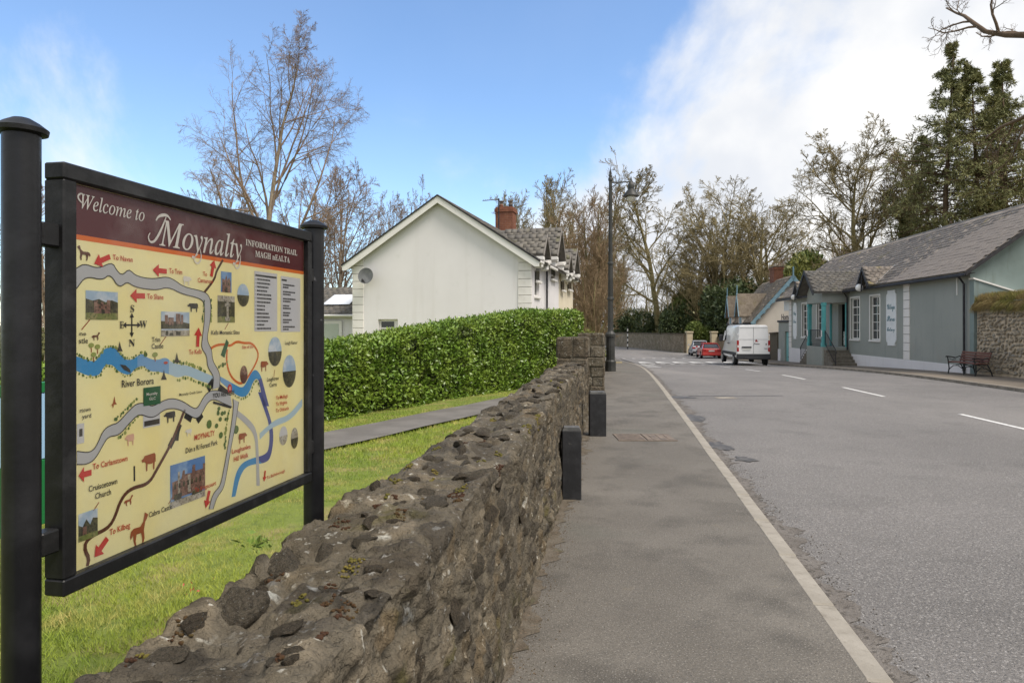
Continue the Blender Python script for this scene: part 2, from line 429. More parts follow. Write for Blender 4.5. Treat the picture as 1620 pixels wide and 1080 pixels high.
mbp.obj('mud_stain',mat('gutter_mud',(.045,.04,.033),.5,[dict(c=(.1,.09,.075),s=12,lo=.45,hi=.6)],[(30,.6,.01)],spec=.6),pp)
M_iron=mat('cover_iron',(.21,.165,.125),.7,[dict(c=(.13,.105,.085),s=9,lo=.4,hi=.6),dict(c=(.3,.25,.2),s=30,lo=.55,hi=.7,a=.6)],[(25,.3,.004)],metal=.2)
for k,(x0,x1,lab) in enumerate(((1.60,2.02,'rusty ribbed iron access cover in footpath, half next to the bollard'),(2.04,2.46,'rusty smooth iron access cover in footpath, half next to the kerb'))):
    t=thing('access_cover',lab,'cover',(0,0,.004),0,'access covers in the footpath')
    mb=MB(); mb.box((x0,10.2,-.05),(x1,10.78,.006)); lid=mb.obj('lid',M_iron,t)
    mb=MB()
    for q in range(11 if k==0 else 3):
        xx=x0+.03+(x1-x0-.06)*(q+.5)/(11 if k==0 else 3); mb.box((xx-.008,10.24,.006),(xx+.008,10.74,.011))
    mb.obj('raised_rib',M_iron,lid)
    MB().box((x0-.012,10.185,-.04),(x1+.012,10.199,.008)).obj('rim',M_iron,t); MB().box((x0-.012,10.781,-.04),(x1+.012,10.795,.008)).obj('rim',M_iron,t)


def ragged(y,amp,seed,f=1.7): y=np.asarray(y,float); return amp*(fbm(np.stack([y*f,0*y+seed,0*y],1),6,seed,.85))
gy=np.arange(1.2,44,.04)
M_gut=mat('gutter_dirt',(.165,.148,.130),.8,[dict(c=(.115,.10,.084),s=5.0,lo=.42,hi=.66,d=8),dict(c=(.05,.043,.034),s=24,lo=.52,hi=.64,d=6,a=.8),dict(c=(.26,.24,.21),s=70,lo=.6,hi=.7,a=.5)],[(60,1.,.015),(18,.5,.02)])
sheet('gutter_dirt',gy,lambda y:kerb_l(y)-.02,lambda y:kerb_l(y)+np.maximum(.02,.15+ragged(y,.30,3)),lambda X,Y:g(Y)-.0505,1,M_gut)
M_wf=mat('footpath_dirt',(.135,.115,.088),.95,[dict(c=(.095,.075,.052),s=6,lo=.42,hi=.6,d=8),dict(c=(.07,.075,.03),s=2.2,lo=.56,hi=.68,d=6,a=.8),dict(c=(.19,.14,.09),s=45,lo=.58,hi=.68,a=.7)],[(60,1.,.015),(18,.5,.02)])
sheet('footpath_dirt',np.arange(1.2,12.4,.04),lambda y:wall_x(y)-.1,lambda y:wall_x(y)+np.maximum(.015,.10+ragged(y,.22,8)),lambda X,Y:g(Y)+.0045,1,M_wf)

# ------------------------------------------------------------------ rubble walls
def stone_mat(name,c0,c1,c2,lich=.6,moss=None):
    Ls=[dict(c=c1,s=2.2,lo=.38,hi=.62,d=6),dict(c=tuple(x*.5 for x in c0),s=3,lo=.52,hi=.66,d=6,a=.7,v=(2.5,2.5,.35)),dict(c=c2,s=7,lo=.5,hi=.68,d=6,a=.85),
        dict(c=tuple(x*.38 for x in c0),s=7,lo=.48,hi=.62,d=8,a=.85),
        dict(c=(.36,.35,.31),s=30,lo=.61,hi=.68,d=3,a=lich),dict(c=(.42,.42,.38),s=5.5,lo=.655,hi=.70,d=9,a=lich)]
    if moss: Ls+=[dict(c=moss,s=3.1,lo=.60,hi=.69,d=8,a=.85)]
    return mat(name,c0,.9,Ls,[(150,.8,.008),(45,1.0,.022),(15,.8,.04)],spec=.2)
M_wall=stone_mat('wall_rubble',(.115,.095,.066),(.165,.14,.102),(.25,.22,.17),1.0,(.075,.068,.02))
def add_stones(m,tones,mortar):
    """each stone of the rubble keeps its own tone, mortar between them"""
    nt=m.node_tree; n,l=nt.nodes,nt.links; b=n['Principled BSDF']; old=b.inputs['Base Color'].links[0].from_socket
    a=n.new('ShaderNodeAttribute'); a.attribute_name='stone_id'; k=n.new('ShaderNodeAttribute'); k.attribute_name='stone_mask'
    rp=n.new('ShaderNodeValToRGB'); rp.color_ramp.interpolation='CONSTANT'
    for i,t in enumerate(tones):
        e=rp.color_ramp.elements[i] if i<2 else rp.color_ramp.elements.new(i/len(tones))
        e.position=i/len(tones); e.color=(*t,1)
    l.new(a.outputs['Fac'],rp.inputs['Fac'])
    m1=n.new('ShaderNodeMix'); m1.data_type='RGBA'; m1.blend_type='MULTIPLY'; m1.inputs['Factor'].default_value=1.0; l.new(old,m1.inputs['A']); l.new(rp.outputs['Color'],m1.inputs['B'])
    ns=n.new('ShaderNodeTexNoise'); ns.inputs['Scale'].default_value=45; ns.inputs['Detail'].default_value=6
    tc=n.new('ShaderNodeTexCoord'); l.new(tc.outputs['Object'],ns.inputs['Vector'])
    m2=n.new('ShaderNodeMix'); m2.data_type='RGBA'; m2.inputs['A'].default_value=(*mortar,1); m2.inputs['B'].default_value=tuple(x*.45 for x in mortar)+(1,); l.new(ns.outputs['Fac'],m2.inputs['Factor'])
    m3=n.new('ShaderNodeMix'); m3.data_type='RGBA'; l.new(k.outputs['Fac'],m3.inputs['Factor']); l.new(m2.outputs['Result'],m3.inputs['A']); l.new(m1.outputs['Result'],m3.inputs['B']); l.new(m3.outputs['Result'],b.inputs['Base Color'])
add_stones(M_wall,[(.85,.84,.82),(.55,.55,.57),(1.12,1.08,1.0),(.7,.69,.69),(.98,.88,.74),(.48,.48,.5),(1.28,1.25,1.2)],(.17,.145,.105))
M_stone=stone_mat('wall_stone',(.125,.103,.073),(.17,.145,.106),(.235,.205,.155),.7)
M_stone2=stone_mat('wall_stone_brown',(.095,.075,.050),(.14,.112,.077),(.195,.16,.115),.5)
M_moss=mat('moss_red_brown',(.05,.022,.010),.95,[dict(c=(.075,.05,.014),s=4,lo=.48,hi=.6),dict(c=(.05,.022,.008),s=40,lo=.5,hi=.65)],[(90,.9,.01)])
M_moss2=mat('moss_green',(.10,.088,.016),.95,[dict(c=(.15,.115,.022),s=9,lo=.45,hi=.6)],[(90,.9,.01)])

def rock_mesh(name,seed,m,sub=3,flat=.6,nc=15):
    bm=bmesh.new(); bmesh.ops.create_icosphere(bm,subdivisions=sub,radius=1.0)
    rs=np.random.RandomState(seed); V=np.array([v.co for v in bm.verts])
    for k in range(nc):
        nv=rs.normal(size=3); nv/=np.linalg.norm(nv); d=rs.uniform(.38,.72); q=V@nv
        V=V-np.maximum(q-d,0)[:,None]*nv
    V[:,2]*=flat
    if sub>=3: V*=(1+.13*fbm(V*2.6+seed,4,seed)+.05*fbm(V*8+seed,3,seed+2))[:,None]
    V/=np.abs(V).max(0)
    for v,p in zip(bm.verts,V): v.co=p
    me=bpy.data.meshes.new(name); bm.to_mesh(me); bm.free(); me.materials.append(m)
    me.polygons.foreach_set('use_smooth',[True]*len(me.polygons)); me.set_sharp_from_angle(angle=R(28))
    return me
ROCKS=[rock_mesh('stone',i,(M_stone,M_stone,M_stone2)[i%3],3) for i in range(9)]
ROCKS_S=[rock_mesh('stone',40+i,(M_stone,M_stone2)[i%2],2,.7,10) for i in range(8)]

WALL_H=1.03; WT=.50; TOPV=[]
def wall_section(ys,h0,t,xf,seed,ns=(34,30,46),rel=1.0,base=-.12):
    """displaced rubble wall: left face, top, right face"""
    nl,nt,nr=ns
    prof=[]                                   # (offset from face x, z, nx, nz)
    for i in range(nl): 
        u=i/nl; prof.append((-t,base+(h0-base)*u,-1,0))
    for i in range(nt):
        u=i/(nt-1); prof.append((-t+t*u,h0,0,1))
    for i in range(1,nr+1):
        u=i/nr; prof.append((0,h0-(h0-base)*u,1,0))
    prof=np.array(prof); k=len(prof)
    # round the shoulders
    pr=prof.copy()
    for it in range(2):
        pr[1:-1,:]=.25*pr[:-2]+.5*pr[1:-1]+.25*pr[2:]
    nr_=pr[:,2:]/np.maximum(np.linalg.norm(pr[:,2:],axis=1),1e-6)[:,None]
    n=len(ys); Y=np.repeat(ys,k); O=np.tile(pr[:,0],n); Z=np.tile(pr[:,1],n); NX=np.tile(nr_[:,0],n); NZ=np.tile(nr_[:,1],n)
    X=xf(Y)+O
    # irregular line of the coping and batter of the face
    topw=np.clip((Z-(h0-.35))/.35,0,1)
    Z=Z+topw*(.055*fbm(np.stack([Y*1.1,O*3,0*Y],1),3,seed)+.03*fbm(np.stack([Y*4.1,O*7,0*Y],1),3,seed+3))
    P=np.stack([X,Y,Z],1)
    Q=P*np.array([5.4,5.2,9.2])+.5*np.stack([fbm(P*4,2,seed+11),fbm(P*4,2,seed+12),fbm(P*4,2,seed+13)],1)
    f1,f2,cid=worley(Q,seed)
    jn=np.clip((f2-f1)/.28,0,1); jn=jn*jn*(3-2*jn)
    sm=np.clip(.62+1.5*fbm(P*1.1,3,seed+21),0,1)           # where render still covers the stones
    d=rel*((.030*jn-.024+(cid-.5)*.042)*(1-.85*sm)+.026*fbm(P*np.array([9,9,7]),5,seed+5)-.034*np.abs(fbm(P*16,3,seed+6))+.014*fbm(P*40,2,seed+9)+.028*fbm(P*2.1,3,seed+8))
    d*=np.where(Z<.05,.6,1)*np.where(NZ>.7,.66,.9)
    P[:,0]+=NX*d; P[:,2]+=NZ*d
    P[:,0]+=.02*NX*np.clip((.5-P[:,2])/.5,0,1)
    i=(np.arange(n-1)[:,None]*k+np.arange(k-1)).ravel()
    F=np.stack([i,i+1,i+k+1,i+k],1)[:, ::-1]
    return P,F,cid,np.clip(jn*1.4,0,1)*(1-.25*sm)
def wall_obj(parent,name,y0,y1,h,t,xf,seed,dy,ns,m,rel=1.0,base=-.12):
    ys=np.arange(y0,y1+dy*.5,dy)
    P,F,cid,jn=wall_section(ys,h,t,xf,seed,ns,rel,base); k=ns[0]+ns[1]+ns[2]
    TOPV.append(P[(P[:,2]>h-.07)&(P[:,0]-xf(P[:,1])>-t+.01)&(P[:,0]-xf(P[:,1])<.0)])
    me=np_mesh(name,P,F,m,True)
    for an_,ar_ in (('stone_id',cid),('stone_mask',jn)):
        me.attributes.new(an_,'FLOAT','POINT').data.foreach_set('value',np.asarray(ar_,np.float32))
    o=link(name,me,parent)
    # end caps
    bm=bmesh.new(); bm.from_mesh(me); bm.verts.ensure_lookup_table()
    bm.faces.new([bm.verts[i] for i in range(k)]); nv=len(bm.verts); bm.faces.new([bm.verts[i] for i in range(nv-k,nv)][::-1])
    bm.to_mesh(me); bm.free(); return o

wall=thing('stone_wall','low mossy rubble stone wall running beside the near footpath','wall',(0,0,0))
wall_obj(wall,'rubble_core',-1.6,3.0,WALL_H,WT,wall_x,3,.0125,(40,44,84),M_wall)
wall_obj(wall,'rubble_core',2.99,6.0,WALL_H,WT,wall_x,3,.018,(30,36,64),M_wall)
wall_obj(wall,'rubble_core',5.99,12.5,WALL_H+.02,WT,wall_x,3,.03,(20,24,44),M_wall)
rs=np.random.RandomState(12)
def put_rock(me,parent,loc,sc,rot,name='stone'):
    o=link(name,me,parent); o.location=loc; o.scale=sc; o.rotation_euler=rot; return o
WTOP=np.concatenate(TOPV)
def top_z(x,y):
    d=(WTOP[:,0]-x)**2+(WTOP[:,1]-y)**2; return float(WTOP[np.argmin(d),2])
# the big stones one sees on the coping near the camera: y, offset from the face, half sizes
BIG=[(1.28,-.20,.17,.13,.075),(1.22,-.42,.10,.10,.06),(1.62,-.09,.15,.09,.075),(1.72,-.40,.16,.09,.085),(1.55,-.25,.07,.08,.045),(1.95,-.24,.09,.06,.045),
     (2.02,-.43,.10,.07,.075),(2.28,-.22,.12,.07,.05),(2.36,-.44,.12,.07,.08),(2.62,-.14,.10,.07,.045),(2.72,-.44,.12,.08,.07),(2.95,-.30,.09,.06,.04),
     (3.1,-.08,.14,.09,.05),(3.35,-.43,.14,.09,.075),(3.5,-.22,.10,.07,.04),(3.85,-.45,.15,.08,.07),(3.9,-.12,.13,.09,.05),(4.3,-.44,.16,.08,.09),(4.5,-.2,.12,.08,.05),
     (4.85,-.42,.15,.09,.08),(5.2,-.12,.15,.1,.05),(5.35,-.43,.17,.09,.1),(5.8,-.3,.13,.09,.05),(6.0,-.45,.16,.1,.1),(6.4,-.15,.15,.1,.05),(6.6,-.43,.2,.1,.11),
     (7.2,-.42,.18,.1,.1),(7.4,-.12,.16,.1,.06),(7.8,-.3,.22,.14,.04),(8.2,-.44,.17,.1,.1),(8.7,-.15,.16,.1,.06),(9.0,-.42,.17,.1,.09),(9.6,-.2,.18,.12,.06),(10.1,-.43,.17,.1,.09),(10.7,-.2,.17,.1,.06),(11.2,-.42,.17,.1,.09),(11.8,-.2,.17,.12,.06)]
for i,(y_,o_,a,b,c) in enumerate(BIG):
    if i%3: continue
    put_rock(ROCKS[i%9],wall,(float(wall_x(y_))+o_,y_,top_z(float(wall_x(y_))+o_,y_)-c*.12),(b*.95,a*.95,c*.62),(rs.uniform(-.25,.25),rs.uniform(-.25,.25),rs.uniform(-.5,.5)))
for i in range(170):                                     # smaller coping stones
    y_=1.1+11.3*rs.rand()**1.35; o_=-rs.uniform(.03,.44); s_=rs.uniform(.014,.045)*(1 if y_<4 else 1.5)
    put_rock(ROCKS_S[i%8],wall,(float(wall_x(y_))+o_,y_,top_z(float(wall_x(y_))+o_,y_)-.004),(s_*rs.uniform(.7,1.1),s_*rs.uniform(.9,1.9),s_*rs.uniform(.45,.8)),(rs.uniform(-.3,.3),rs.uniform(-.3,.3),rs.uniform(-1,1)))
for i in range(80):                                     # stones standing proud of the face
    y_=1.6+10.8*rs.rand()**1.2; z_=rs.uniform(.02,.93); a=rs.uniform(.06,.15); c=rs.uniform(.035,.075)
    put_rock(ROCKS_S[i%8],wall,(float(wall_x(y_))-.018+rs.uniform(-.015,.006),y_,z_),(.035,a,c),(rs.uniform(-.15,.15),rs.uniform(-.1,.1),rs.uniform(-.1,.1)-.154))
# moss cushions and little ferns on the coping
def moss_clumps(name,m,ncl,parent,seed,ymax=5.0,rmax=.06):
    r=np.random.RandomState(seed); base=rock_mesh('tmp',seed,None,1,.8,2); bv=np.array([v.co for v in base.vertices]); bf=np.array([p.vertices[:] for p in base.polygons])
    near=WTOP[(WTOP[:,1]>1.0)&(WTOP[:,1]<ymax)]; V=[];F=[];k=0
    for c in range(ncl):
        y_=1.05+(ymax-1.05)*r.rand()**1.5; cand=near[np.abs(near[:,1]-y_)<.05]; p0=cand[r.randint(len(cand))]; rad=r.uniform(.012,rmax)
        d=np.linalg.norm((near[:,:2]-p0[:2])*np.array([1.6,.8]),axis=1); sel=near[d<rad]; n=int(12+900*rad)
        for q in sel[r.randint(len(sel),size=n)]:
            s_=r.uniform(.0022,.0052)*(.8+.16*y_); V.append(bv*s_*r.uniform(.7,1.3,3)+q+np.array([r.normal(0,.003),r.normal(0,.003),s_*.35])); F.append(bf+k); k+=len(bv)
    return link(name,np_mesh(name,np.concatenate(V),np.concatenate(F),m,True),parent,'stuff')
moss_clumps('moss',M_moss,22,wall,5,4.0,.055); moss_clumps('moss',M_moss2,30,wall,9,8.0,.05)

# gate pillars: each stone its own piece
def pillar(name,label,x0,x1,y0,y1,h,seed,nrow=8):
    t=thing(name,label,'pillar',((x0+x1)/2,(y0+y1)/2,0),-.154)
    hx,hy=(x1-x0)/2,(y1-y0)/2; r=random.Random(seed)
    mb=MB(); mb.box((-hx+.035,-hy+.035,-.1),(hx-.035,hy-.035,h-.05)); mb.obj('core',M_wall,t)
    z=-.05; row=0
    while z<h-.03:
        rh=min(r.uniform(.19,.31),h-z); 
        if h-z-rh<.14: rh=h-z
        for face in range(4):
            ln=hx if face%2==0 else hy; n=r.choice((1,2,2,2)) if z<h-.22 else 3
            cuts=[-ln]+sorted(-ln+2*ln*(i+r.uniform(-.12,.12))/n for i in range(1,n))+[ln]
            for a,b in zip(cuts[:-1],cuts[1:]):
                p=r.uniform(-.022,.022); d0,d1=((hy-.07,hy+p) if face in(0,2) else (hx-.07,hx+p))
                M_=Matrix.Rotation(face*math.pi/2,4,'Z')
                m_=MB(); 
                if face%2==0: m_.cbox((a+.005,-d1,z+.005),(b-.005,-d0,z+rh-.005),.024,M_)
                else: m_.cbox((a+.005,-d1,z+.005),(b-.005,-d0,z+rh-.005),.024,M_)
                m_.v=[(p[0]+r.uniform(-.009,.009),p[1]+r.uniform(-.009,.009),p[2]+r.uniform(-.009,.009)) for p in m_.v]; m_.obj('stone',r.choice((M_stone,M_stone2,M_stone2)),t)
        z+=rh; row+=1
    mb=MB(); mb.box((-hx+.03,-hy+.03,h-.06),(hx-.03,hy-.03,h+.008)); mb.obj('capping',M_stone,t)
    return t
pillar('gate_pillar','square stone gate pillar ending the low wall beyond the bollards',.86,1.44,12.62,13.2,1.50,3)
pillar('gate_pillar','stone gate pillar between the opening and the tall street lamp',1.74,2.42,17.6,18.2,1.53,8)
w2=thing('stone_wall','short rubble garden wall between far gate pillar and lamp post','wall')
wall_obj(w2,'rubble_core',18.3,29.0,1.36,.42,wall_x,31,.06,(14,14,28),M_wall,1.2,-.35)
rs2=np.random.RandomState(77)
for i in range(60):
    y_=18.4+10.3*rs2.rand(); put_rock(ROCKS_S[i%8],w2,(float(wall_x(y_))-.0,y_,float(g(y_))+rs2.uniform(.05,1.25)),(.04,rs2.uniform(.1,.2),rs2.uniform(.05,.1)),(0,0,-.154))
for i in range(26):
    y_=18.4+10.3*i/26; put_rock(ROCKS_S[i%8],w2,(float(wall_x(y_))-.2,y_,1.35),(.2,.2,.09),(0,0,rs2.uniform(-.2,.2)))

# ------------------------------------------------------------------ information sign with the village map
SA=np.array([-1.108,1.650]); SE=np.array([.187,.9823]); SE/=np.linalg.norm(SE); SN=np.array([SE[1],-SE[0]])
M_black=mat('black_paint',(.008,.008,.009),.34,[dict(c=(.03,.03,.032),s=6,lo=.5,hi=.75,a=.6),dict(c=(.16,.16,.165),s=17,lo=.70,hi=.76,d=8,a=.6)],[(18,.25,.006),(3,.15,.02)],spec=.35,coat=.0)
M_blackp=mat('black_paint_worn',(.010,.010,.010),.45,[dict(c=(.04,.04,.04),s=9,lo=.5,hi=.7,a=.6),dict(c=(.22,.215,.2),s=14,lo=.71,hi=.755,d=9,a=.7)],[(24,.35,.006)],spec=.3)
sign=thing('information_sign','large framed village map sign on two black round posts above the lawn','sign',(SA[0],SA[1],0),math.atan2(SE[1],SE[0]))
def loc2(px,py):
    """reference measurement on the flat board -> board coordinates (along, up)"""
    dx,dz=(px-810)/1080,(517-py)/1080
    t=(SA@SN)/(dx*SN[0]+SN[1]); P=np.array([dx*t,t])
    return float((P-SA)@SE),CAMH+dz*t
A3=lambda x,y:loc2(100+x/4.05,380+y/4.05)
A4=lambda x,y:loc2(100+x/3.8575,620+y/3.8575)
A1=lambda x,y:loc2(x/3.0866,170+y/3.0866)
def cap_post(px,r,ztop,lab):
    mb=MB(); mb.lathe([(r,-.02),(r,ztop-.03)],(px,.0,0),28); p=mb.obj('post',M_black,sign,True,angle=40)
    mb=MB(); mb.lathe([(r+.001,ztop-.032),(r+.014,ztop-.028),(r+.016,ztop-.018),(r*.95,ztop-.004),(r*.5,ztop+.006),(.004,ztop+.010)],(px,0,0),28); mb.obj('post_cap',M_blackp,p,True,angle=50)
s0,zb0=loc2(93,940); s1,zt1=loc2(484,362); 
zt0=loc2(93,258)[1]
XL,XR=0.0,loc2(484,520)[0]; ZT,ZB=loc2(93,258)[1],loc2(93,940)[1]
FW=.041; FD=.058
cap_post(loc2(34,500)[0],.0385,CAMH+(517-190)/1080*1.555,'near')
cap_post(loc2(496.5,500)[0],.043,CAMH+(517-352)/1080*2.965,'far')
for nm,a,b in (('frame_bar',(XL,-FD/2,ZT-FW),(XR,FD/2,ZT)),('frame_bar',(XL,-FD/2,ZB),(XR,FD/2,ZB+FW)),
               ('frame_bar',(XL,-FD/2,ZB+FW+.0005),(XL+FW,FD/2,ZT-FW-.0005)),('frame_bar',(XR-FW*.75,-FD/2,ZB+FW+.0005),(XR,FD/2,ZT-FW-.0005))):
    MB().cbox(a,b,.004).obj(nm,M_blackp,sign)
pn,pf_=loc2(38,500)[0],loc2(496.5,500)[0]
for zz in (ZT-.18,ZB+.14):
    MB().cbox((pn+.03,-.02,zz-.028),(XL-.001,.02,zz+.028),.004).obj('bracket',M_blackp,sign)
    MB().cbox((XR+.001,-.02,zz-.028),(pf_-.03,.02,zz+.028),.004).obj('bracket',M_blackp,sign)
def P_(name,c,rough=.33,**k): return mat(name,c,rough,coat=.12,coat_rough=.12,spec=.4,**k)
C_cream=P_('print_cream',lin(250,240,180),layers=[dict(c=lin(248,233,160),s=4,lo=.4,hi=.65),dict(c=lin(216,202,146),s=1.4,lo=.62,hi=.75,a=.5)])
C_maroon=P_('print_maroon',lin(88,22,26),layers=[dict(c=lin(120,70,66),s=16,lo=.62,hi=.74,d=8,a=.35)])
C_orange=P_('print_orange',lin(226,112,30)); C_white=P_('print_white',lin(228,222,210)); C_black=P_('print_black',lin(34,32,30))
C_grey=P_('print_road_grey',lin(186,186,186)); C_blue=P_('print_blue',lin(62,146,200)); C_blue2=P_('print_mid_blue',lin(120,165,205)); C_blue3=P_('print_pale_blue',lin(178,202,214))
C_indigo=P_('print_indigo',lin(78,88,150)); C_red=P_('print_red',lin(205,44,30)); C_brown=P_('print_brown',lin(98,54,34)); C_cow=P_('print_cow_brown',lin(160,84,44)); C_text=P_('print_text_red',lin(196,66,42))
C_green=P_('print_green',lin(28,92,52)); C_leaf=P_('print_leaf',lin(84,112,50)); C_olive=P_('print_olive',lin(150,160,84)); C_pink=P_('print_pink',lin(222,176,150)); NZ=lambda a,b:[dict(c=a,s=45,lo=.42,hi=.6,d=6),dict(c=b,s=130,lo=.5,hi=.62,d=4,a=.85)]
C_sky=P_('print_photo_sky',lin(165,188,208),layers=[dict(c=lin(215,220,224),s=14,lo=.45,hi=.6)]); C_deep=P_('print_photo_blue',lin(88,132,186),layers=[dict(c=lin(150,180,210),s=12,lo=.5,hi=.65)])
C_brick=P_('print_photo_brick',lin(128,92,76),layers=NZ(lin(156,122,104),lin(72,52,46))); C_dark=P_('print_text_dark',lin(52,48,40)); C_wood=P_('print_photo_dark',lin(58,56,38),layers=NZ(lin(96,92,62),lin(34,32,24))); C_lawn=P_('print_photo_lawn',lin(120,128,66),layers=NZ(lin(150,142,92),lin(88,100,48))); C_stone=P_('print_photo_stone',lin(170,160,140),layers=NZ(lin(200,194,180),lin(104,98,86))); C_list=P_('print_list',lin(205,204,204))
MB().box((XL+FW-.004,-.004,ZB+FW-.004),(XR-FW*.75+.004,.012,ZT-FW+.004)).obj('back_board',M_blackp,sign)
mb=MB(); mb.quad((XL+FW,-.0055,ZB+FW),(XR-FW*.75,-.0055,ZB+FW),(XR-FW*.75,-.0055,ZT-FW),(XL+FW,-.0055,ZT-FW)); panel=mb.obj('map_panel',C_cream,sign)
PX0,PX1,PZ0,PZ1=XL+FW,XR-FW*.75,ZB+FW,ZT-FW
def clipx(p): return (min(max(p[0],PX0+.001),PX1-.001),min(max(p[1],PZ0+.001),PZ1-.001))
def flat(name,polys,m,layer,parent=None):
    mb=MB()
    for poly in polys:
        mb.quad(*[(x,-.0055-.0004*layer,z) for x,z in map(clipx,poly)])
    me=bpy.data.meshes.new(name); me.from_pydata(mb.v,[],mb.f); me.update(); me.materials.append(m)
    return link(name,me,panel)
def resample(pts,n,smooth=True):
    p=np.array(pts,float)
    if smooth:
        for _ in range(2):
            q=[p[0]]
            for a,b in zip(p[:-1],p[1:]): q+=[.75*a+.25*b,.25*a+.75*b]
            q.append(p[-1]); p=np.array(q)
    d=np.concatenate([[0],np.cumsum(np.linalg.norm(np.diff(p,axis=0),axis=1))]); t=np.linspace(0,d[-1],n)
    return np.stack([np.interp(t,d,p[:,0]),np.interp(t,d,p[:,1])],1)
def band(name,A,top,bot,m,layer,n=60,outline=None,grad=None):
    T=resample([A(*p) for p in top],n); B=resample([A(*p) for p in bot],n)
    qs=[[T[i],T[i+1],B[i+1],B[i]] for i in range(n-1)]
    if grad:
        for j,(f0,f1,mm) in enumerate(grad): flat(name,qs[int(f0*(n-1)):int(f1*(n-1))],mm,layer)
    else: flat(name,qs,m,layer)
    if outline: line(name+'_outline',T,.0026,outline,layer+1); line(name+'_outline',B,.0026,outline,layer+1)
def line(name,P,w,m,layer):
    P=np.asarray(P); q=[]
    for a,b in zip(P[:-1],P[1:]):
        d=b-a; L=np.linalg.norm(d)
        if L<1e-6: continue
        d/=L; nn=np.array([-d[1],d[0]])*w/2; a_=a-d*w*.15; b_=b+d*w*.15
        q.append([a_+nn,b_+nn,b_-nn,a_-nn])
    return flat(name,q,m,layer)
def track(name,A,pts,w,m,layer,n=50): return line(name,resample([A(*p) for p in pts],n),w,m,layer)
_tc={}
def text(s,A,x0,y0,x1,cap,m,layer=6,bold=False,name='lettering',level=None,slant=0):
    """baseline start (x0,y0), end x1, cap height in px of that measurement"""
    if s not in _tc:
        c=bpy.data.curves.new('t','FONT'); c.body=s; c.resolution_u=2
        c.offset=.020 if bold else (.011 if ord(s[0])<3000 else .004)
        o=bpy.data.objects.new('t',c); COL.objects.link(o); bpy.context.view_layer.update()
        me=bpy.data.meshes.new_from_object(o.evaluated_get(bpy.context.evaluated_depsgraph_get()))
        V=np.array([v.co[:] for v in me.vertices]); F=[p.vertices[:] for p in me.polygons]
        bpy.data.objects.remove(o); bpy.data.curves.remove(c); bpy.data.meshes.remove(me); _tc[s]=(V,F)
    V,F=_tc[s]
    a,z0=A(x0,y0); z1=A(x0,y0-cap)[1]; b=A(x1,y0)[0]
    w=V[:,0].max()-V[:,0].min(); sx=(b-a)/w; sz=(z1-z0)/.70
    X=a+(V[:,0]-V[:,0].min())*sx+V[:,1]*slant*sz; Z=z0+V[:,1]*sz
    ok=np.clip(X,PX0+.0008,PX1-.0008)
    P=np.stack([ok,np.full(len(V),-.0055-.0004*layer),Z],1)
    me=np_mesh(name,P,F,m); return link(name,me,panel)
def rect(name,A,a,b,m,layer):
    x0,z0=A(*a); x1,z1=A(*b); return flat(name,[[(x0,z1),(x1,z1),(x1,z0),(x0,z0)]],m,layer)
def poly_in(A,a,b,pts):
    x0,z0=A(*a); x1,z1=A(*b)
    return [(x0+(x1-x0)*u,z1+(z0-z1)*v) for u,v in pts]
def ell(A,cx_,cy_,rx,ry,n=20):
    c=A(cx_,cy_); ex=abs(A(cx_+rx,cy_)[0]-A(cx_-rx,cy_)[0])/2; ez=abs(A(cx_,cy_-ry)[1]-A(cx_,cy_+ry)[1])/2
    return [(c[0]+ex*math.cos(t),c[1]+ez*math.sin(t)) for t in np.linspace(0,2*math.pi,n,endpoint=False)]
# header
hz0=A1(368,620)[1]
flat('header',[[(PX0,PZ1),(PX1,PZ1),(PX1,hz0),(PX0,hz0)]],C_maroon,1)
flat('header_stripe',[[(PX0,hz0),(PX1,hz0),(PX1,hz0-.013),(PX0,hz0-.013)]],C_orange,1)
text('𝑊𝑒𝑙𝑐𝑜𝑚𝑒 𝑡𝑜',A1,382,492,694,72,C_white,6,name='lettering')
text('𝑀𝑜𝑦𝑛𝑎𝑙𝑡𝑦',A1,766,672,1172,128,C_white,6)
text('𝐈𝐍𝐅𝐎𝐑𝐌𝐀𝐓𝐈𝐎𝐍 𝐓𝐑𝐀𝐈𝐋',A1,1190,672,1443,30,C_white,6)
text('𝐌𝐀𝐆𝐇 𝐧𝐄𝐀𝐋𝐓𝐀',A1,1237,728,1406,30,C_white,6)
def swash(A,pts,w0,w1):
    P=resample([A(*p) for p in pts],26); q=[]
    for i in range(25):
        d=P[i+1]-P[i]; d/=np.linalg.norm(d)+1e-9; nn=np.array([-d[1],d[0]]); u=i/25; w=(w0+(w1-w0)*math.sin(math.pi*u))/2
        u2=(i+1)/25; w2=(w0+(w1-w0)*math.sin(math.pi*u2))/2
        q.append([P[i]+nn*w,P[i+1]+nn*w2,P[i+1]-nn*w2,P[i]-nn*w])
    flat('swash',q,C_white,6)
swash(A1,[(800,535),(775,600),(745,655),(720,660),(710,630),(722,612)],.003,.008)
swash(A1,[(750,552),(765,528),(805,524),(822,550)],.004,.009)
swash(A1,[(392,470),(372,452),(366,430),(385,418),(398,432)],.002,.005)
swash(A1,[(966,690),(975,735),(958,765),(940,755),(938,730),(955,718)],.002,.006)
swash(A1,[(1165,720),(1162,770),(1150,790),(1136,775),(1140,755),(1155,750)],.002,.006)
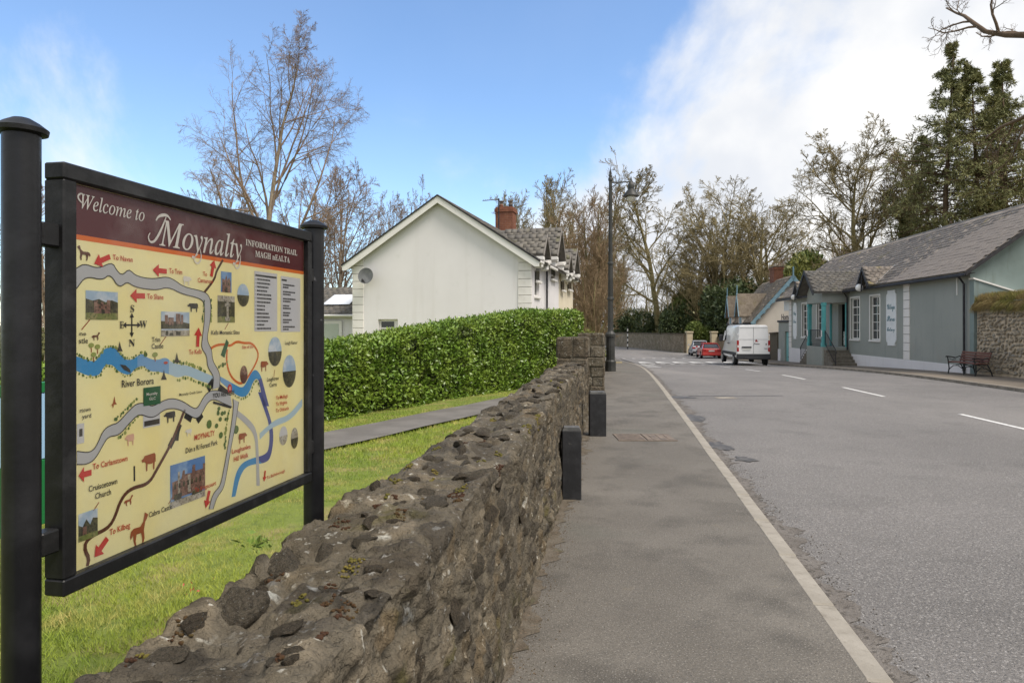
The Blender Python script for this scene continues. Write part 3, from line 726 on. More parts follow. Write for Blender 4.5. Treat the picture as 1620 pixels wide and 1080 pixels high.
# rivers
band('river',A3,[(70,742),(150,770),(200,778),(240,700),(290,682),(330,692),(380,768),(440,762),(490,718),(530,755),(590,770),(650,745),(690,790),(790,800),(900,850),(960,872)],
     [(70,835),(150,870),(220,868),(250,800),(300,792),(340,840),(410,868),(450,820),(500,798),(540,840),(600,840),(680,860),(720,882),(780,860),(860,900),(960,925)],C_blue,1,90,grad=[(0,.40,C_blue),(.40,.62,C_blue2),(.62,1.01,C_blue3)])
band('river',A3,[(985,865),(1080,918),(1140,950),(1170,900),(1198,842),(1228,824),(1260,870),(1280,950),(1310,1062)],[(1000,908),(1090,985),(1140,1008),(1180,985),(1208,900),(1238,880),(1255,950),(1272,1062)],C_blue,1,60,grad=[(0,.2,C_blue2),(.2,.72,C_blue),(.72,1.01,C_indigo)])
band('river',A4,[(1200,0),(1250,130),(1278,250),(1264,380),(1235,432),(1120,442),(1072,500),(1042,634)],[(1180,0),(1215,100),(1250,200),(1250,340),(1225,382),(1150,400),(1080,430),(1040,500),(1018,640)],C_blue,1,60,grad=[(0,.62,C_indigo),(.62,1.01,C_blue)])
# green fringes along the rivers, leaf marks
rr=random.Random(2); dots=[];dots2=[]
def fringe(A,pts,n,off,sz):
    P=resample([A(*p) for p in pts],n)
    for p in P:
        c=p+np.array([rr.uniform(-1,1),rr.uniform(-1,1)])*.003+np.array([0,off]); s_=sz*rr.uniform(.6,1.3)
        (dots if rr.random()<.45 else dots2).append([(c[0]+s_*math.cos(t),c[1]+s_*1.15*math.sin(t)) for t in np.linspace(0,2*math.pi,7,endpoint=False)])
fringe(A3,[(70,742),(150,770),(200,778),(240,700),(290,682),(330,692),(380,768),(440,762),(490,718),(520,735)],34,.003,.0035)
fringe(A3,[(70,838),(150,872),(220,870),(250,802),(300,796),(340,842),(410,870),(450,822),(500,800),(540,842),(600,842)],36,-.003,.0032)
fringe(A3,[(700,785),(790,800),(850,822),(900,850)],15,.004,.005); fringe(A3,[(720,886),(780,866),(860,906),(930,930)],14,-.004,.005)
fringe(A3,[(1090,990),(1140,1010),(1190,980),(1212,905),(1238,888),(1250,950)],16,-.004,.004)
fringe(A4,[(300,185),(350,140),(400,90),(440,50)],14,.006,.004); fringe(A4,[(330,268),(380,210),(440,140)],11,-.006,.004)
fringe(A4,[(1000,110),(985,200),(975,340)],14,0,.006); fringe(A3,[(890,390),(882,520)],9,0,.004); fringe(A3,[(938,380),(938,520)],9,0,.004); fringe(A3,[(985,820),(1040,790)],5,.004,.006)
for (x,y_,r1,r2) in ((880,195,16,27),(925,205,11,15),(940,100,9,13),(960,130,10,14),(935,130,9,12),(975,125,8,12),(948,165,10,14),(980,165,7,11),(952,262,12,20),(1045,228,16,26),(935,120,7,10)):
    dots.append(ell(A4,x,y_,r1,r2,10))
dots.append(ell(A3,515,732,12,16,10))
flat('map_tree_mark',dots,C_leaf,3)['kind']='stuff'; flat('map_leaf_mark',dots2,C_olive,3)['kind']='stuff'
# roads
band('map_road',A4,[(70,360),(150,370),(190,330),(230,230),(280,198),(320,190),(390,110),(440,65),(500,70),(530,90),(590,55),(650,35),(720,55),(790,105),(815,90),(850,20),(890,-12),(950,-8),(1010,20)],
     [(70,440),(130,440),(180,410),(230,320),(260,270),(330,262),(380,200),(450,128),(510,155),(550,150),(610,100),(690,100),(740,130),(800,165),(830,140),(870,60),(910,40),(970,70),(1020,90)],C_grey,3,80,C_black)
band('map_road',A3,[(70,180),(120,148),(210,185),(300,138),(325,190),(365,230),(405,180),(450,230),(560,250),(650,232),(700,255),(760,300),(880,325),(920,350),(935,400),(930,520),(905,640),(942,700),(942,770),(995,850),(990,940)],
     [(70,310),(130,228),(240,258),(285,212),(345,310),(395,262),(440,300),(580,322),(660,298),(750,345),(860,370),(895,400),(893,520),(878,640),(872,690),(910,740),(910,810),(955,870),(945,955)],C_grey,3,90,C_black)
band('map_road',A4,[(1024,40),(1030,90),(1000,300),(955,540),(940,580),(900,620),(878,712)],[(1060,60),(1050,120),(1040,200),(1010,350),(980,530),(965,590),(925,640),(903,712)],C_grey,4,40,C_black)
band('map_road',A4,[(1040,100),(1120,160),(1175,230),(1185,400),(1190,570)],[(1040,140),(1100,190),(1160,260),(1168,400),(1170,570)],C_grey,2,30)
band('map_road',A4,[(1190,250),(1240,205),(1290,165),(1370,140),(1450,40)],[(1190,290),(1240,235),(1290,205),(1380,170),(1450,85)],C_blue3,2,30)
track('map_track',A4,[(730,108),(690,210),(640,330),(560,470),(510,560),(400,585),(340,650),(300,770),(260,830),(150,880),(115,930),(125,980),(145,1010),(135,1055)],.0105,C_brown,3)
track('map_track',A3,[(1012,128),(970,200),(960,250),(895,332)],.009,C_brown,2)
track('map_trail',A3,[(925,700),(970,670),(1030,665),(1060,680),(1100,645),(1150,660),(1200,655),(1245,720),(1230,780),(1190,850),(1150,910),(1115,920),(1060,870),(1035,780),(1040,700)],.0085,C_orange,2)
for p in ([(700,200),(685,240),(680,290)],[(660,290),(640,330)],[(735,140),(770,165)],[(810,175),(835,140)]): track('building_mark',A4,p,.02,C_black,2,8)
for p in ([(918,950),(950,905)],[(990,945),(1040,985)]): track('building_mark',A3,p,.026,C_black,2,6)
track('building_mark',A4,[(905,62),(1012,92)],.008,C_black,5,8); track('building_mark',A4,[(422,452),(423,540)],.006,C_black,2,6)
# leader lines
for A,a,b in ((A3,(158,508),(105,572)),(A3,(650,612),(610,668)),(A3,(1048,530),(1025,570)),(A4,(205,672),(172,722)),(A4,(660,632),(632,680)),(A3,(1345,830),(1340,880))): track('leader_line',A,[a,b],.003,C_cow,2,3)
# red arrows
def arrow(A,t,h,w=1.0):
    a=np.array(A(*t)); b=np.array(A(*h)); d=b-a; L=np.linalg.norm(d); d/=L; n=np.array([-d[1],d[0]]); hw=.0068*w; hl=min(.42*L,.034*w)
    m=b-d*hl; flat('arrow',[[a+n*hw,m+n*hw,m-n*hw,a-n*hw],[m+n*hw*2.6,b,m-n*hw*2.6]],C_red,5)
for A,t,h,w in ((A3,(285,105),(183,150),1),(A3,(650,200),(560,190),1.05),(A3,(510,357),(415,355),1.1),(A3,(937,232),(955,128),1),(A3,(848,682),(855,558),1.1),(A4,(158,488),(78,510),1.1),(A4,(255,890),(176,1005),1.2),(A4,(880,600),(858,706),1),(A4,(1222,478),(1216,545),.7)): arrow(A,t,h,w)
# lettering
for s,A,x0,y0,x1,cap,m in (('To Navan',A3,302,124,430,33,C_text),('To Trim',A3,665,211,748,33,C_text),('To Slane',A3,523,374,628,33,C_text),('To',A3,883,228,908,28,C_text),('Carnaross',A3,849,268,945,28,C_text),
    ('River Borora',A3,360,942,566,46,C_dark),('Trim',A3,553,652,607,32,C_dark),('Castle',A3,552,694,627,32,C_dark),('To Kells',A3,792,730,874,30,C_text),('Kells Monastic Sites',A3,936,604,1118,27,C_dark),
    ('ne',A3,88,610,131,26,C_dark),('stle',A3,84,660,142,34,C_dark),('Loughcrew',A3,1295,904,1370,26,C_dark),('Cairns',A3,1310,940,1357,26,C_dark),('Lough Ramor',A3,1410,668,1490,22,C_dark),
    ('Site of the',A3,1134,694,1206,20,C_text),('Moynalty Credit Union',A3,730,996,876,16,C_dark),
    ('rtown',A4,86,124,152,26,C_dark),('yard',A4,100,162,155,26,C_dark),('To Carlanstown',A4,165,472,378,36,C_text),('Cruiscetown',A4,140,608,315,36,C_dark),('Church',A4,180,652,277,36,C_dark),
    ('To Kilbeg',A4,268,872,394,36,C_text),('Cabra Castle',A4,508,764,652,32,C_dark),('To Kingscourt',A4,790,612,920,27,C_text),('Dún a Rí Forest Park',A4,735,372,930,32,C_dark),('MOYNALTY',A4,788,294,912,34,C_text),
    ('Loughanlea',A4,1018,376,1132,28,C_text),('Hill Walk',A4,1030,424,1118,30,C_text),('To Mullagh',A4,1288,46,1360,22,C_text),('To Virginia',A4,1288,84,1356,22,C_text),('To Oldcastle',A4,1288,124,1366,22,C_text),('To Bailieborough',A4,1232,530,1342,18,C_text)):
    text(s,A,x0,y0,x1,cap,m)
text('YOU ARE HERE',A3,944,1010,1084,30,C_black,7,bold=True)
for s,x0,y0,x1 in (('𝐒',416,460,440),('𝐍',405,680,444),('𝐄',347,564,372),('𝐖',474,560,522)): text(s,A3,x0,y0,x1,46,C_black)
c=A3(426,543)
for (dx,dz) in ((0,1),(0,-1),(1,0),(-1,0)):
    L=.034; n=np.array([-dz,dx]); d=np.array([dx,dz]); b=np.array(c)+d*L; m_=np.array(c)+d*L*.62
    flat('compass_arm',[[np.array(c)+n*.0022,m_+n*.0022,m_-n*.0022,np.array(c)-n*.0022],[m_+n*.008,b,m_-n*.008]],C_black,4)
# green boards with a few white words
rect('map_board',A3,(500,945),(610,1045),C_green,5); text('Moynalty',A3,518,995,588,18,C_white,7); text('GLC',A3,535,1024,576,18,C_white,7)
rect('map_board',A4,(476,140),(580,200),C_list,2); rect('map_board_bar',A4,(482,178),(576,192),C_dark,3)
flat('map_board',[[A3(1035,632),A3(1050,655),A3(1022,752),A3(998,735)]],C_green,3)
rect('map_board',A4,(70,195),(115,308),C_list,2); rect('map_board_bar',A4,(84,225),(104,268),C_dark,3)
# information lists with their lines
for (a,b,x0,n,dbl) in (((1215,195),(1362,582),1236,14,0),((1385,228),(1510,586),1400,14,1)):
    rect('list_sheet',A3,a,b,C_list,2); xa,za=A3(*a); xb,zb=A3(*b); q=[]
    q.append([(xa+.006,za-.012),(xb-.006,za-.012),(xb-.006,za-.019),(xa+.006,za-.019)] if not dbl else [(xa+.006,za-.012),(xa+.045,za-.012),(xa+.045,za-.019),(xa+.006,za-.019)])
    for i in range(n):
        zc=za-.03-(za-zb-.04)*i/(n-1)-( .004 if dbl and i%2==0 else 0); w_=(xb-xa)*rr.uniform(.3,.66)*(1 if not dbl or i%2==0 else .6)
        x=xa+.016
        while x<xa+.016+w_:
            e=x+rr.uniform(.004,.011); q.append([(x,zc+.0036),(e,zc+.0036),(e,zc-.0026),(x,zc-.0026)]); x=e+.0018
        if not dbl: q.append([(xa+.007,zc+.002),(xa+.010,zc+.002),(xa+.010,zc-.001),(xa+.007,zc-.001)])
    flat('list_line',q,C_black,3)['kind']='stuff'
# printed photographs
def photo(A,a,b,items,base):
    rect('printed_photograph',A,a,b,base,2)
    for k,(m,pts) in enumerate(items): flat('photograph_shape',[poly_in(A,a,b,p) for p in pts],m,3+k)
sq=lambda x0,y0,x1,y1:[(x0,y0),(x1,y0),(x1,y1),(x0,y1)]
photo(A3,(130,320),(337,510),[(C_wood,[[(0,.2),(1,.2),(1,.62),(.8,.7),(.6,.62),(.4,.72),(.2,.66),(0,.72)]]),(C_lawn,[sq(0,0,1,.24)]),(C_brick,[sq(.24,.22,.36,.66),sq(.36,.22,.64,.54),sq(.64,.22,.74,.7),sq(.45,.5,.53,.62)]),(C_wood,[sq(.46,.22,.56,.36),sq(.39,.4,.44,.48),sq(.58,.4,.62,.48)])],C_sky)
photo(A3,(615,455),(797,612),[(C_wood,[[(0,.3),(1,.3),(1,.52),(.6,.62),(.3,.58),(0,.62)]]),(C_stone,[sq(0,0,1,.24)]),(C_brick,[sq(.12,.5,.22,.86),sq(.24,.46,.42,.76),sq(.5,.5,.66,.92),sq(.68,.5,.76,.88)]),(C_wood,[sq(.14,.04,.22,.22),sq(.5,.04,.66,.2),sq(.28,.02,.4,.14)])],C_sky)
photo(A3,(1000,198),(1068,337),[(C_brick,[[(.1,0),(.9,0),(.9,.55),(.75,.75),(.6,.6),(.5,.85),(.35,.6),(.1,.66)]]),(C_wood,[sq(.4,0,.6,.25),sq(.2,.35,.3,.48),sq(.65,.35,.75,.48)])],C_deep)
photo(A3,(978,352),(1088,527),[(C_wood,[sq(0,.2,1,.78)]),(C_lawn,[sq(0,0,1,.22)]),(C_stone,[sq(.5,.12,.62,.84),sq(.4,.6,.72,.72),sq(.42,.06,.7,.2)])],C_stone)
photo(A4,(642,448),(855,632),[(C_brick,[[(.05,.2),(1,.2),(1,.82),(.93,.82),(.93,.7),(.7,.7),(.7,.86),(.62,.86),(.6,.68),(.4,.7),(.4,.8),(.34,.8),(.3,.62),(.05,.6)]]),(C_stone,[sq(.0,0,1,.16),sq(.48,.25,.56,.66),sq(.2,.1,.26,.8)]),(C_wood,[sq(.1,.16,.3,.3),sq(.6,.14,.9,.24)]+[sq(.1+.12*i,.42,.15+.12*i,.54) for i in range(7)])],C_deep)
photo(A4,(80,745),(197,872),[(C_wood,[[(0,0),(1,0),(1,.66),(.75,.72),(.6,.5),(.4,.74),(.2,.5),(0,.6)]]),(C_lawn,[sq(0,0,1,.2)]),(C_brick,[sq(.2,.2,.4,.5)])],C_sky)
def oval(A,cx_,cy_,rx,ry,m1,m2,frac=.5):
    E=ell(A,cx_,cy_,rx,ry,24); flat('oval_photograph',[E],m1,2); c=A(cx_,cy_); flat('photograph_shape',[[p for p in E if p[1]<=c[1]+.001]],m2,3)
oval(A3,1143,352,38,73,C_sky,C_wood); oval(A3,1348,712,43,94,C_sky,C_wood); oval(A3,1440,838,42,104,C_sky,C_wood); oval(A4,1335,265,25,58,C_list,C_stone); oval(A4,1403,280,22,64,C_stone,C_wood); oval(A3,1147,860,24,58,C_brick,C_brown)
# small animals of the map
HORSE=[(.05,.55),(.2,.62),(.55,.6),(.72,.72),(.82,1),(1,.9),(.93,.78),(.84,.7),(.76,.45),(.8,.2),(.74,0),(.66,.02),(.68,.2),(.6,.4),(.35,.4),(.3,.2),(.34,.02),(.26,0),(.2,.22),(.16,.42),(.04,.3),(0,.4)]
COW=[(0,.66),(.14,.74),(.2,.86),(.9,.9),(.98,.8),(1,.4),(.95,.4),(.93,.6),(.9,0),(.82,0),(.8,.4),(.72,.34),(.5,.36),(.42,.4),(.4,0),(.32,0),(.3,.45),(.2,.56),(.08,.52)]
def beast(A,a,b,shape,m,flip=False): flat('animal_drawing',[poly_in(A,a,b,[((1-u) if flip else u,v) for u,v in shape])],m,4)
beast(A3,(75,30),(160,135),HORSE,C_brown,True); beast(A3,(168,588),(222,640),HORSE,C_brown); beast(A3,(755,222),(812,290),COW,C_white,True); beast(A3,(782,395),(852,460),COW,C_black); beast(A3,(1255,768),(1305,835),COW,C_cow,True)
beast(A4,(465,378),(552,465),COW,C_cow); beast(A4,(600,118),(672,178),COW,C_black); beast(A4,(362,255),(420,320),COW,C_pink); beast(A4,(395,765),(505,915),HORSE,C_cow); beast(A4,(358,640),(414,680),HORSE,C_cow); beast(A4,(1060,248),(1112,302),COW,C_cow,True)
beast(A4,(730,225),(772,262),COW,C_white); beast(A4,(268,28),(314,95),[(.1,.2),(.45,.4),(.7,1),(.8,.5),(1,.3),(.6,.3),(.5,0),(.35,.3)],C_cow)
for (x,y_,s_) in ((348,680,34),(715,752,34),(632,862,34)):
    flat('map_fir_mark',[[A3(x-s_*.55,y_+s_*.9),A3(x+s_*.55,y_+s_*.9),A3(x+s_*.2,y_),A3(x,y_-s_),A3(x-s_*.2,y_)]],C_dark,4)
for (x,y_) in ((165,680),(205,690),(180,740),(575,740)):
    flat('map_tree_mark',[ell(A3,x,y_-8,18,16,9)],C_olive,4); track('map_tree_stem',A3,[(x,y_),(x+2,y_+36)],.003,C_cow,3,3)
flat('fish_drawing',[[A3(350,795),A3(385,800),A3(412,825),A3(420,848),A3(405,842),A3(375,828)]],C_dark,4)
flat('boat_drawing',[ell(A3,644,784,14,9,8)],C_text,4)
flat('marker_ring',[ell(A3,1055,950,14,30,14)],C_red,5); flat('marker_ring',[ell(A3,1055,948,6,14,10)],C_pink,6)
# the back of a second board beyond the near post
M_sg=mat('board_green',lin(30,110,60),.45); M_sb=mat('board_blue',lin(150,185,215),.45)
b2=thing('notice_board','green and blue notice board mostly hidden behind the near sign post','sign',(-3.05,4.0,0),R(80))
MB().cbox((-.6,-.02,.45),(.42,.02,.86),.004).obj('board',M_sg,b2); MB().cbox((-.6,-.02,.864),(.42,.02,1.28),.004).obj('board',M_sb,b2); MB().cbox((-.6,-.025,1.284),(.42,.025,1.35),.004).obj('board_header',M_sg,b2)
for x in (-.5,.32): MB().tube([(x,.05,-.05),(x,.05,1.7)],.03,10).obj('post',mat('post_yellow',lin(200,180,60),.5) if x>0 else M_blackp,b2)

# clear cover sheet of the board, a little dusty
mcv=bpy.data.materials.new('clear_cover'); mcv.use_nodes=True; cn,cl=mcv.node_tree.nodes,mcv.node_tree.links; cn.clear()
co=cn.new('ShaderNodeOutputMaterial'); ctr=cn.new('ShaderNodeBsdfTransparent'); cgl=cn.new('ShaderNodeBsdfGlossy'); cgl.inputs['Roughness'].default_value=.06
cdf=cn.new('ShaderNodeBsdfDiffuse'); cdf.inputs['Color'].default_value=(.62,.60,.55,1); cfr=cn.new('ShaderNodeFresnel'); cfr.inputs['IOR'].default_value=1.2
ctc=cn.new('ShaderNodeTexCoord'); cns=cn.new('ShaderNodeTexNoise'); cns.inputs['Scale'].default_value=3.2; cns.inputs['Detail'].default_value=9; cns.inputs['Roughness'].default_value=.68; cl.new(ctc.outputs['Object'],cns.inputs['Vector'])
cmr=cn.new('ShaderNodeMapRange'); cmr.inputs['From Min'].default_value=.46; cmr.inputs['From Max'].default_value=.80; cmr.inputs['To Min'].default_value=.01; cmr.inputs['To Max'].default_value=.16; cl.new(cns.outputs['Fac'],cmr.inputs['Value'])
cm1=cn.new('ShaderNodeMixShader'); cl.new(cmr.outputs['Result'],cm1.inputs['Fac']); cl.new(ctr.outputs[0],cm1.inputs[1]); cl.new(cdf.outputs[0],cm1.inputs[2])
cm2=cn.new('ShaderNodeMixShader'); cl.new(cfr.outputs[0],cm2.inputs['Fac']); cl.new(cm1.outputs[0],cm2.inputs[1]); cl.new(cgl.outputs[0],cm2.inputs[2]); cl.new(cm2.outputs[0],co.inputs['Surface'])
MB().quad((PX0,-.0135,PZ0),(PX1,-.0135,PZ0),(PX1,-.0135,PZ1),(PX0,-.0135,PZ1)).obj('clear_cover',mcv,sign)

# ------------------------------------------------------------------ building helpers
M_slate=mat('roof_slate',(.175,.148,.124),.75,[dict(c=(.245,.21,.175),s=3,lo=.4,hi=.6),dict(c=(.10,.088,.076),s=1.3,lo=.5,hi=.7,a=.7),dict(c=(.26,.21,.06),s=1.1,lo=.62,hi=.70,d=8,a=.7),dict(c=(.22,.2,.185),s=14,lo=.6,hi=.7,a=.5)],[(30,.4,.01)])
M_slate2=mat('roof_slate_grey',(.115,.107,.095),.75,[dict(c=(.165,.15,.125),s=3,lo=.4,hi=.6),dict(c=(.12,.115,.045),s=1.4,lo=.6,hi=.7,a=.8),dict(c=(.065,.06,.055),s=6,lo=.52,hi=.7,a=.7)],[(30,.4,.01)])
M_white=mat('white_render',(.715,.692,.685),.85,[dict(c=(.675,.652,.645),s=.5,lo=.4,hi=.65),dict(c=(.60,.58,.56),s=2.2,lo=.6,hi=.75,a=.4),dict(c=(.61,.585,.56),s=.8,lo=.55,hi=.7,a=.4,v=(3,3,.25))],[(55,.25,.006),(3,.08,.02)])
M_cream=mat('cream_render',(.68,.61,.46),.85,[dict(c=(.62,.55,.41),s=.7,lo=.4,hi=.65)],[(55,.25,.006)])
M_quoin=mat('quoin_stone_white',(.72,.69,.65),.85,[dict(c=(.6,.57,.52),s=3,lo=.5,hi=.7,a=.6)],[(40,.3,.006)])
M_joint=mat('quoin_joint',(.22,.2,.18),.9)
M_trim=mat('white_trim',(.72,.70,.66),.5,[dict(c=(.6,.57,.52),s=3,lo=.55,hi=.75,a=.6)])
M_green=mat('shop_grey_green',(.275,.292,.262),.8,[dict(c=(.31,.322,.29),s=.45,lo=.4,hi=.65),dict(c=(.245,.265,.24),s=1.5,lo=.55,hi=.7,a=.6,v=(2,2,.4)),dict(c=(.30,.29,.25),s=.7,lo=.62,hi=.75,a=.5)],[(40,.2,.006),(2,.08,.02)])
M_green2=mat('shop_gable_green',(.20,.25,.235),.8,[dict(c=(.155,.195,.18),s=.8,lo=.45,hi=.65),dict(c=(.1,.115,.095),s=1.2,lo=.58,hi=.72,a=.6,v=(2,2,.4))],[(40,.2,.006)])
M_teal=mat('teal_paint',(.075,.31,.315),.5,[dict(c=(.10,.37,.37),s=2,lo=.45,hi=.65)],[(30,.1,.004)])
M_tealp=mat('pale_teal_paint',(.16,.38,.37),.55,[dict(c=(.2,.43,.42),s=3,lo=.45,hi=.65)])
M_barge=mat('dark_barge',(.022,.021,.024),.6,[dict(c=(.05,.047,.047),s=5,lo=.5,hi=.7)])
M_glass=mat('window_glass',(.035,.04,.042),.08,spec=.6); M_glassl=mat('window_glass_pale',(.20,.22,.21),.15,spec=.6)
M_darkin=mat('dark_interior',(.03,.022,.018),.8,[dict(c=(.08,.045,.025),s=1.2,lo=.5,hi=.6)])
M_step=mat('step_concrete',(.14,.125,.10),.9,[dict(c=(.2,.175,.14),s=4,lo=.4,hi=.65),dict(c=(.08,.075,.055),s=9,lo=.5,hi=.7,a=.6)],[(40,.4,.008)])
M_brick=mat('chimney_brick',(.19,.072,.042),.85,[dict(c=(.25,.105,.06),s=4,lo=.4,hi=.65),dict(c=(.11,.05,.035),s=11,lo=.5,hi=.7,a=.6)],[(35,.4,.008)])
M_mortar=mat('brick_mortar',(.25,.21,.17),.9)
M_blueb=mat('blue_bargeboard',(.15,.26,.32),.6,[dict(c=(.22,.33,.37),s=3,lo=.45,hi=.65)])
M_globe=mat('globe_glass',(.78,.77,.74),.3,spec=.5)

def wall_open(x0,x1,z0,z1,ops,y,depth,back=False):
    """front face with openings (a,b,c,d) at plane y, reveals going to y-depth"""
    xs=sorted({x0,x1,*[o[0] for o in ops],*[o[1] for o in ops]}); zs=sorted({z0,z1,*[o[2] for o in ops],*[o[3] for o in ops]})
    mb=MB()
    for a,b in zip(xs[:-1],xs[1:]):
        for c,d in zip(zs[:-1],zs[1:]):
            mx,mz=(a+b)/2,(c+d)/2
            if any(o[0]<mx<o[1] and o[2]<mz<o[3] for o in ops): continue
            mb.quad((a,y,c),(b,y,c),(b,y,d),(a,y,d))
    for (a,b,c,d) in ops:
        e=y-depth
        mb.quad((a,y,c),(a,e,c),(a,e,d),(a,y,d)); mb.quad((b,e,c),(b,y,c),(b,y,d),(b,e,d)); mb.quad((a,y,d),(a,e,d),(b,e,d),(b,y,d)); mb.quad((a,e,c),(a,y,c),(b,y,c),(b,e,c))
    return mb
def window(parent,a,b,c,d,y,sg=1,nx=2,nz=4,fm=None,gm=None,sill=True,fw=.07):
    """frame, panes and glazing bars in the opening, set behind plane y; sg=+1 when outward is +y"""
    fm=fm or M_trim; e=y-sg*.14; q=lambda v:v*sg
    mb=MB()
    def bx(x0,x1,z0,z1,d0,d1): mb.box((x0,min(d0,d1),z0),(x1,max(d0,d1),z1))
    bx(a+.005,a+fw,c+.005,d-.005,e,e+q(.06)); bx(b-fw,b-.005,c+.005,d-.005,e,e+q(.06)); bx(a+fw,b-fw,c+.005,c+fw,e,e+q(.06)); bx(a+fw,b-fw,d-fw,d-.005,e,e+q(.06))
    w=mb.obj('window',fm,parent)
    if nx>1 or nz>1:
        mb=MB()
        for i in range(1,nx):
            xx=a+fw+(b-a-2*fw)*i/nx; bx(xx-.014,xx+.014,c+fw,d-fw,e+q(.006),e+q(.04))
        for j in range(1,nz):
            zz=c+fw+(d-c-2*fw)*j/nz; bx(a+fw,b-fw,zz-(.03 if j==nz-1 and nz>3 else .014),zz+(.03 if j==nz-1 and nz>3 else .014),e+q(.004),e+q(.037))
        mb.obj('glazing_bar',fm,w)
    for i in range(nx):
        for j in range(nz):
            u0=a+fw+(b-a-2*fw)*i/nx; u1=a+fw+(b-a-2*fw)*(i+1)/nx; v0=c+fw+(d-c-2*fw)*j/nz; v1=c+fw+(d-c-2*fw)*(j+1)/nz
            MB().quad((u0,e+q(.012),v0),(u1,e+q(.012),v0),(u1,e+q(.012),v1),(u0,e+q(.012),v1)).obj('pane',gm or M_glass,w)
    if sill:
        mb=MB(); mb.cbox((a-.08,min(y-sg*.1,y+sg*.07),c-.09),(b+.08,max(y-sg*.1,y+sg*.07),c-.002),.01); mb.obj('sill',fm,w)
    return w
def slates(parent,O,u,v,wid,length,sw,ex,m,nind=0,skip=None,seed=1,clip=None):
    """overlapping slates on a slope: O eave corner, u along the eave, v up the slope"""
    O,u,v=[np.array(q,float) for q in (O,u,v)]; u/=np.linalg.norm(u); v/=np.linalg.norm(v); n=np.cross(u,v)
    if n[2]<0: n=-n
    tilt=.024; L=ex*1.5; a=sw*.485
    base=np.array([(x,y_,z_) for z_ in (0,.011) for (x,y_) in ((-a,0),(a,0),(a,L),(-a,L))])
    fc=[(3,2,1,0),(4,5,6,7),(0,1,5,4),(1,2,6,5),(2,3,7,6),(3,0,4,7)]
    r=np.random.RandomState(seed); lst=[]
    for j in range(int(length/ex)):
        for i in range(int(wid/sw)+1):
            x=(i+.5+(.5 if j%2 else 0))*sw
            if x>wid: continue
            c=O+u*x+v*j*ex
            if clip is not None and not clip(c): continue
            lst.append((c,r.uniform(-.01,.01),r.uniform(-.004,.006)))
    lst.sort(key=lambda q:np.linalg.norm(q[0]))
    me=None; V=[];F=[];k=0
    for idx,(c,rot,lift) in enumerate(lst):
        vv=v*math.cos(-tilt)+n*math.sin(-tilt); nn=np.cross(u,vv); nn=nn if nn[2]>0 else -nn
        uu=u*math.cos(rot)+vv*math.sin(rot); v2=vv*math.cos(rot)-u*math.sin(rot)
        org=c+n*(.03+lift)
        if idx<nind:
            if me is None: me=np_mesh('slate',base,fc,m)
            o=link('slate',me,parent); o.matrix_basis=Matrix([[uu[0],v2[0],nn[0],org[0]],[uu[1],v2[1],nn[1],org[1]],[uu[2],v2[2],nn[2],org[2]],[0,0,0,1]])
        else:
            V.append(org+base@np.stack([uu,v2,nn])); F+= [tuple(k+t for t in f) for f in fc]; k+=8
    if V: 
        o=link('slates',np_mesh('slates',np.concatenate(V),np.array(F),m),parent,'stuff')
def vroof(cx_,apex,hw,feet,th,y0,y1):
    """inverted V extruded along y"""
    s=(apex-feet)/hw
    return MB().prism([(cx_-hw,feet),(cx_,apex),(cx_+hw,feet),(cx_+hw-.02,feet-th),(cx_,apex-th*1.15),(cx_-hw+.02,feet-th)],y0,y1,'xz')
def brick_chimney(parent,cx_,cy_,z0,z1,wx,wy,m=None,cap=True,bh=.085,bl=.24):
    mb=MB(); mb.box((cx_-wx/2+.012,cy_-wy/2+.012,z0),(cx_+wx/2-.012,cy_+wy/2-.012,z1-.01)); ch=mb.obj('chimney',M_mortar,parent)
    V=MB(); z=z0; row=0
    while z<z1-.02:
        out=.05 if z>z1-.26 and z<z1-.06 else 0
        hx,hy=wx/2+out,wy/2+out
        for (ax,ln,hh) in ((0,hx,hy),(1,hy,hx)):
            for sd in (-1,1):
                x=-ln-(bl/2 if row%2 else 0)
                while x<ln:
                    a,b=max(x+.006,-ln),min(x+bl-.006,ln)
                    if b-a>.03:
                        if ax==0: V.box((cx_+a,cy_+min(sd*(hh-.06),sd*hh),z+.006),(cx_+b,cy_+max(sd*(hh-.06),sd*hh),z+bh-.006))
                        else: V.box((cx_+min(sd*(hh-.06),sd*(hh-.002)),cy_+a+.06*(a<=-ln+.01),z+.006),(cx_+max(sd*(hh-.06),sd*(hh-.002)),cy_+b-.06*(b>=ln-.01),z+bh-.006))
                    x+=bl
        z+=bh; row+=1
    V.obj('bricks',m or M_brick,ch,kind='stuff')
    if cap: MB().cbox((cx_-wx/2-.05,cy_-wy/2-.05,z1-.01),(cx_+wx/2+.05,cy_+wy/2+.05,z1+.06),.01).obj('cap',M_step,ch)
    return ch

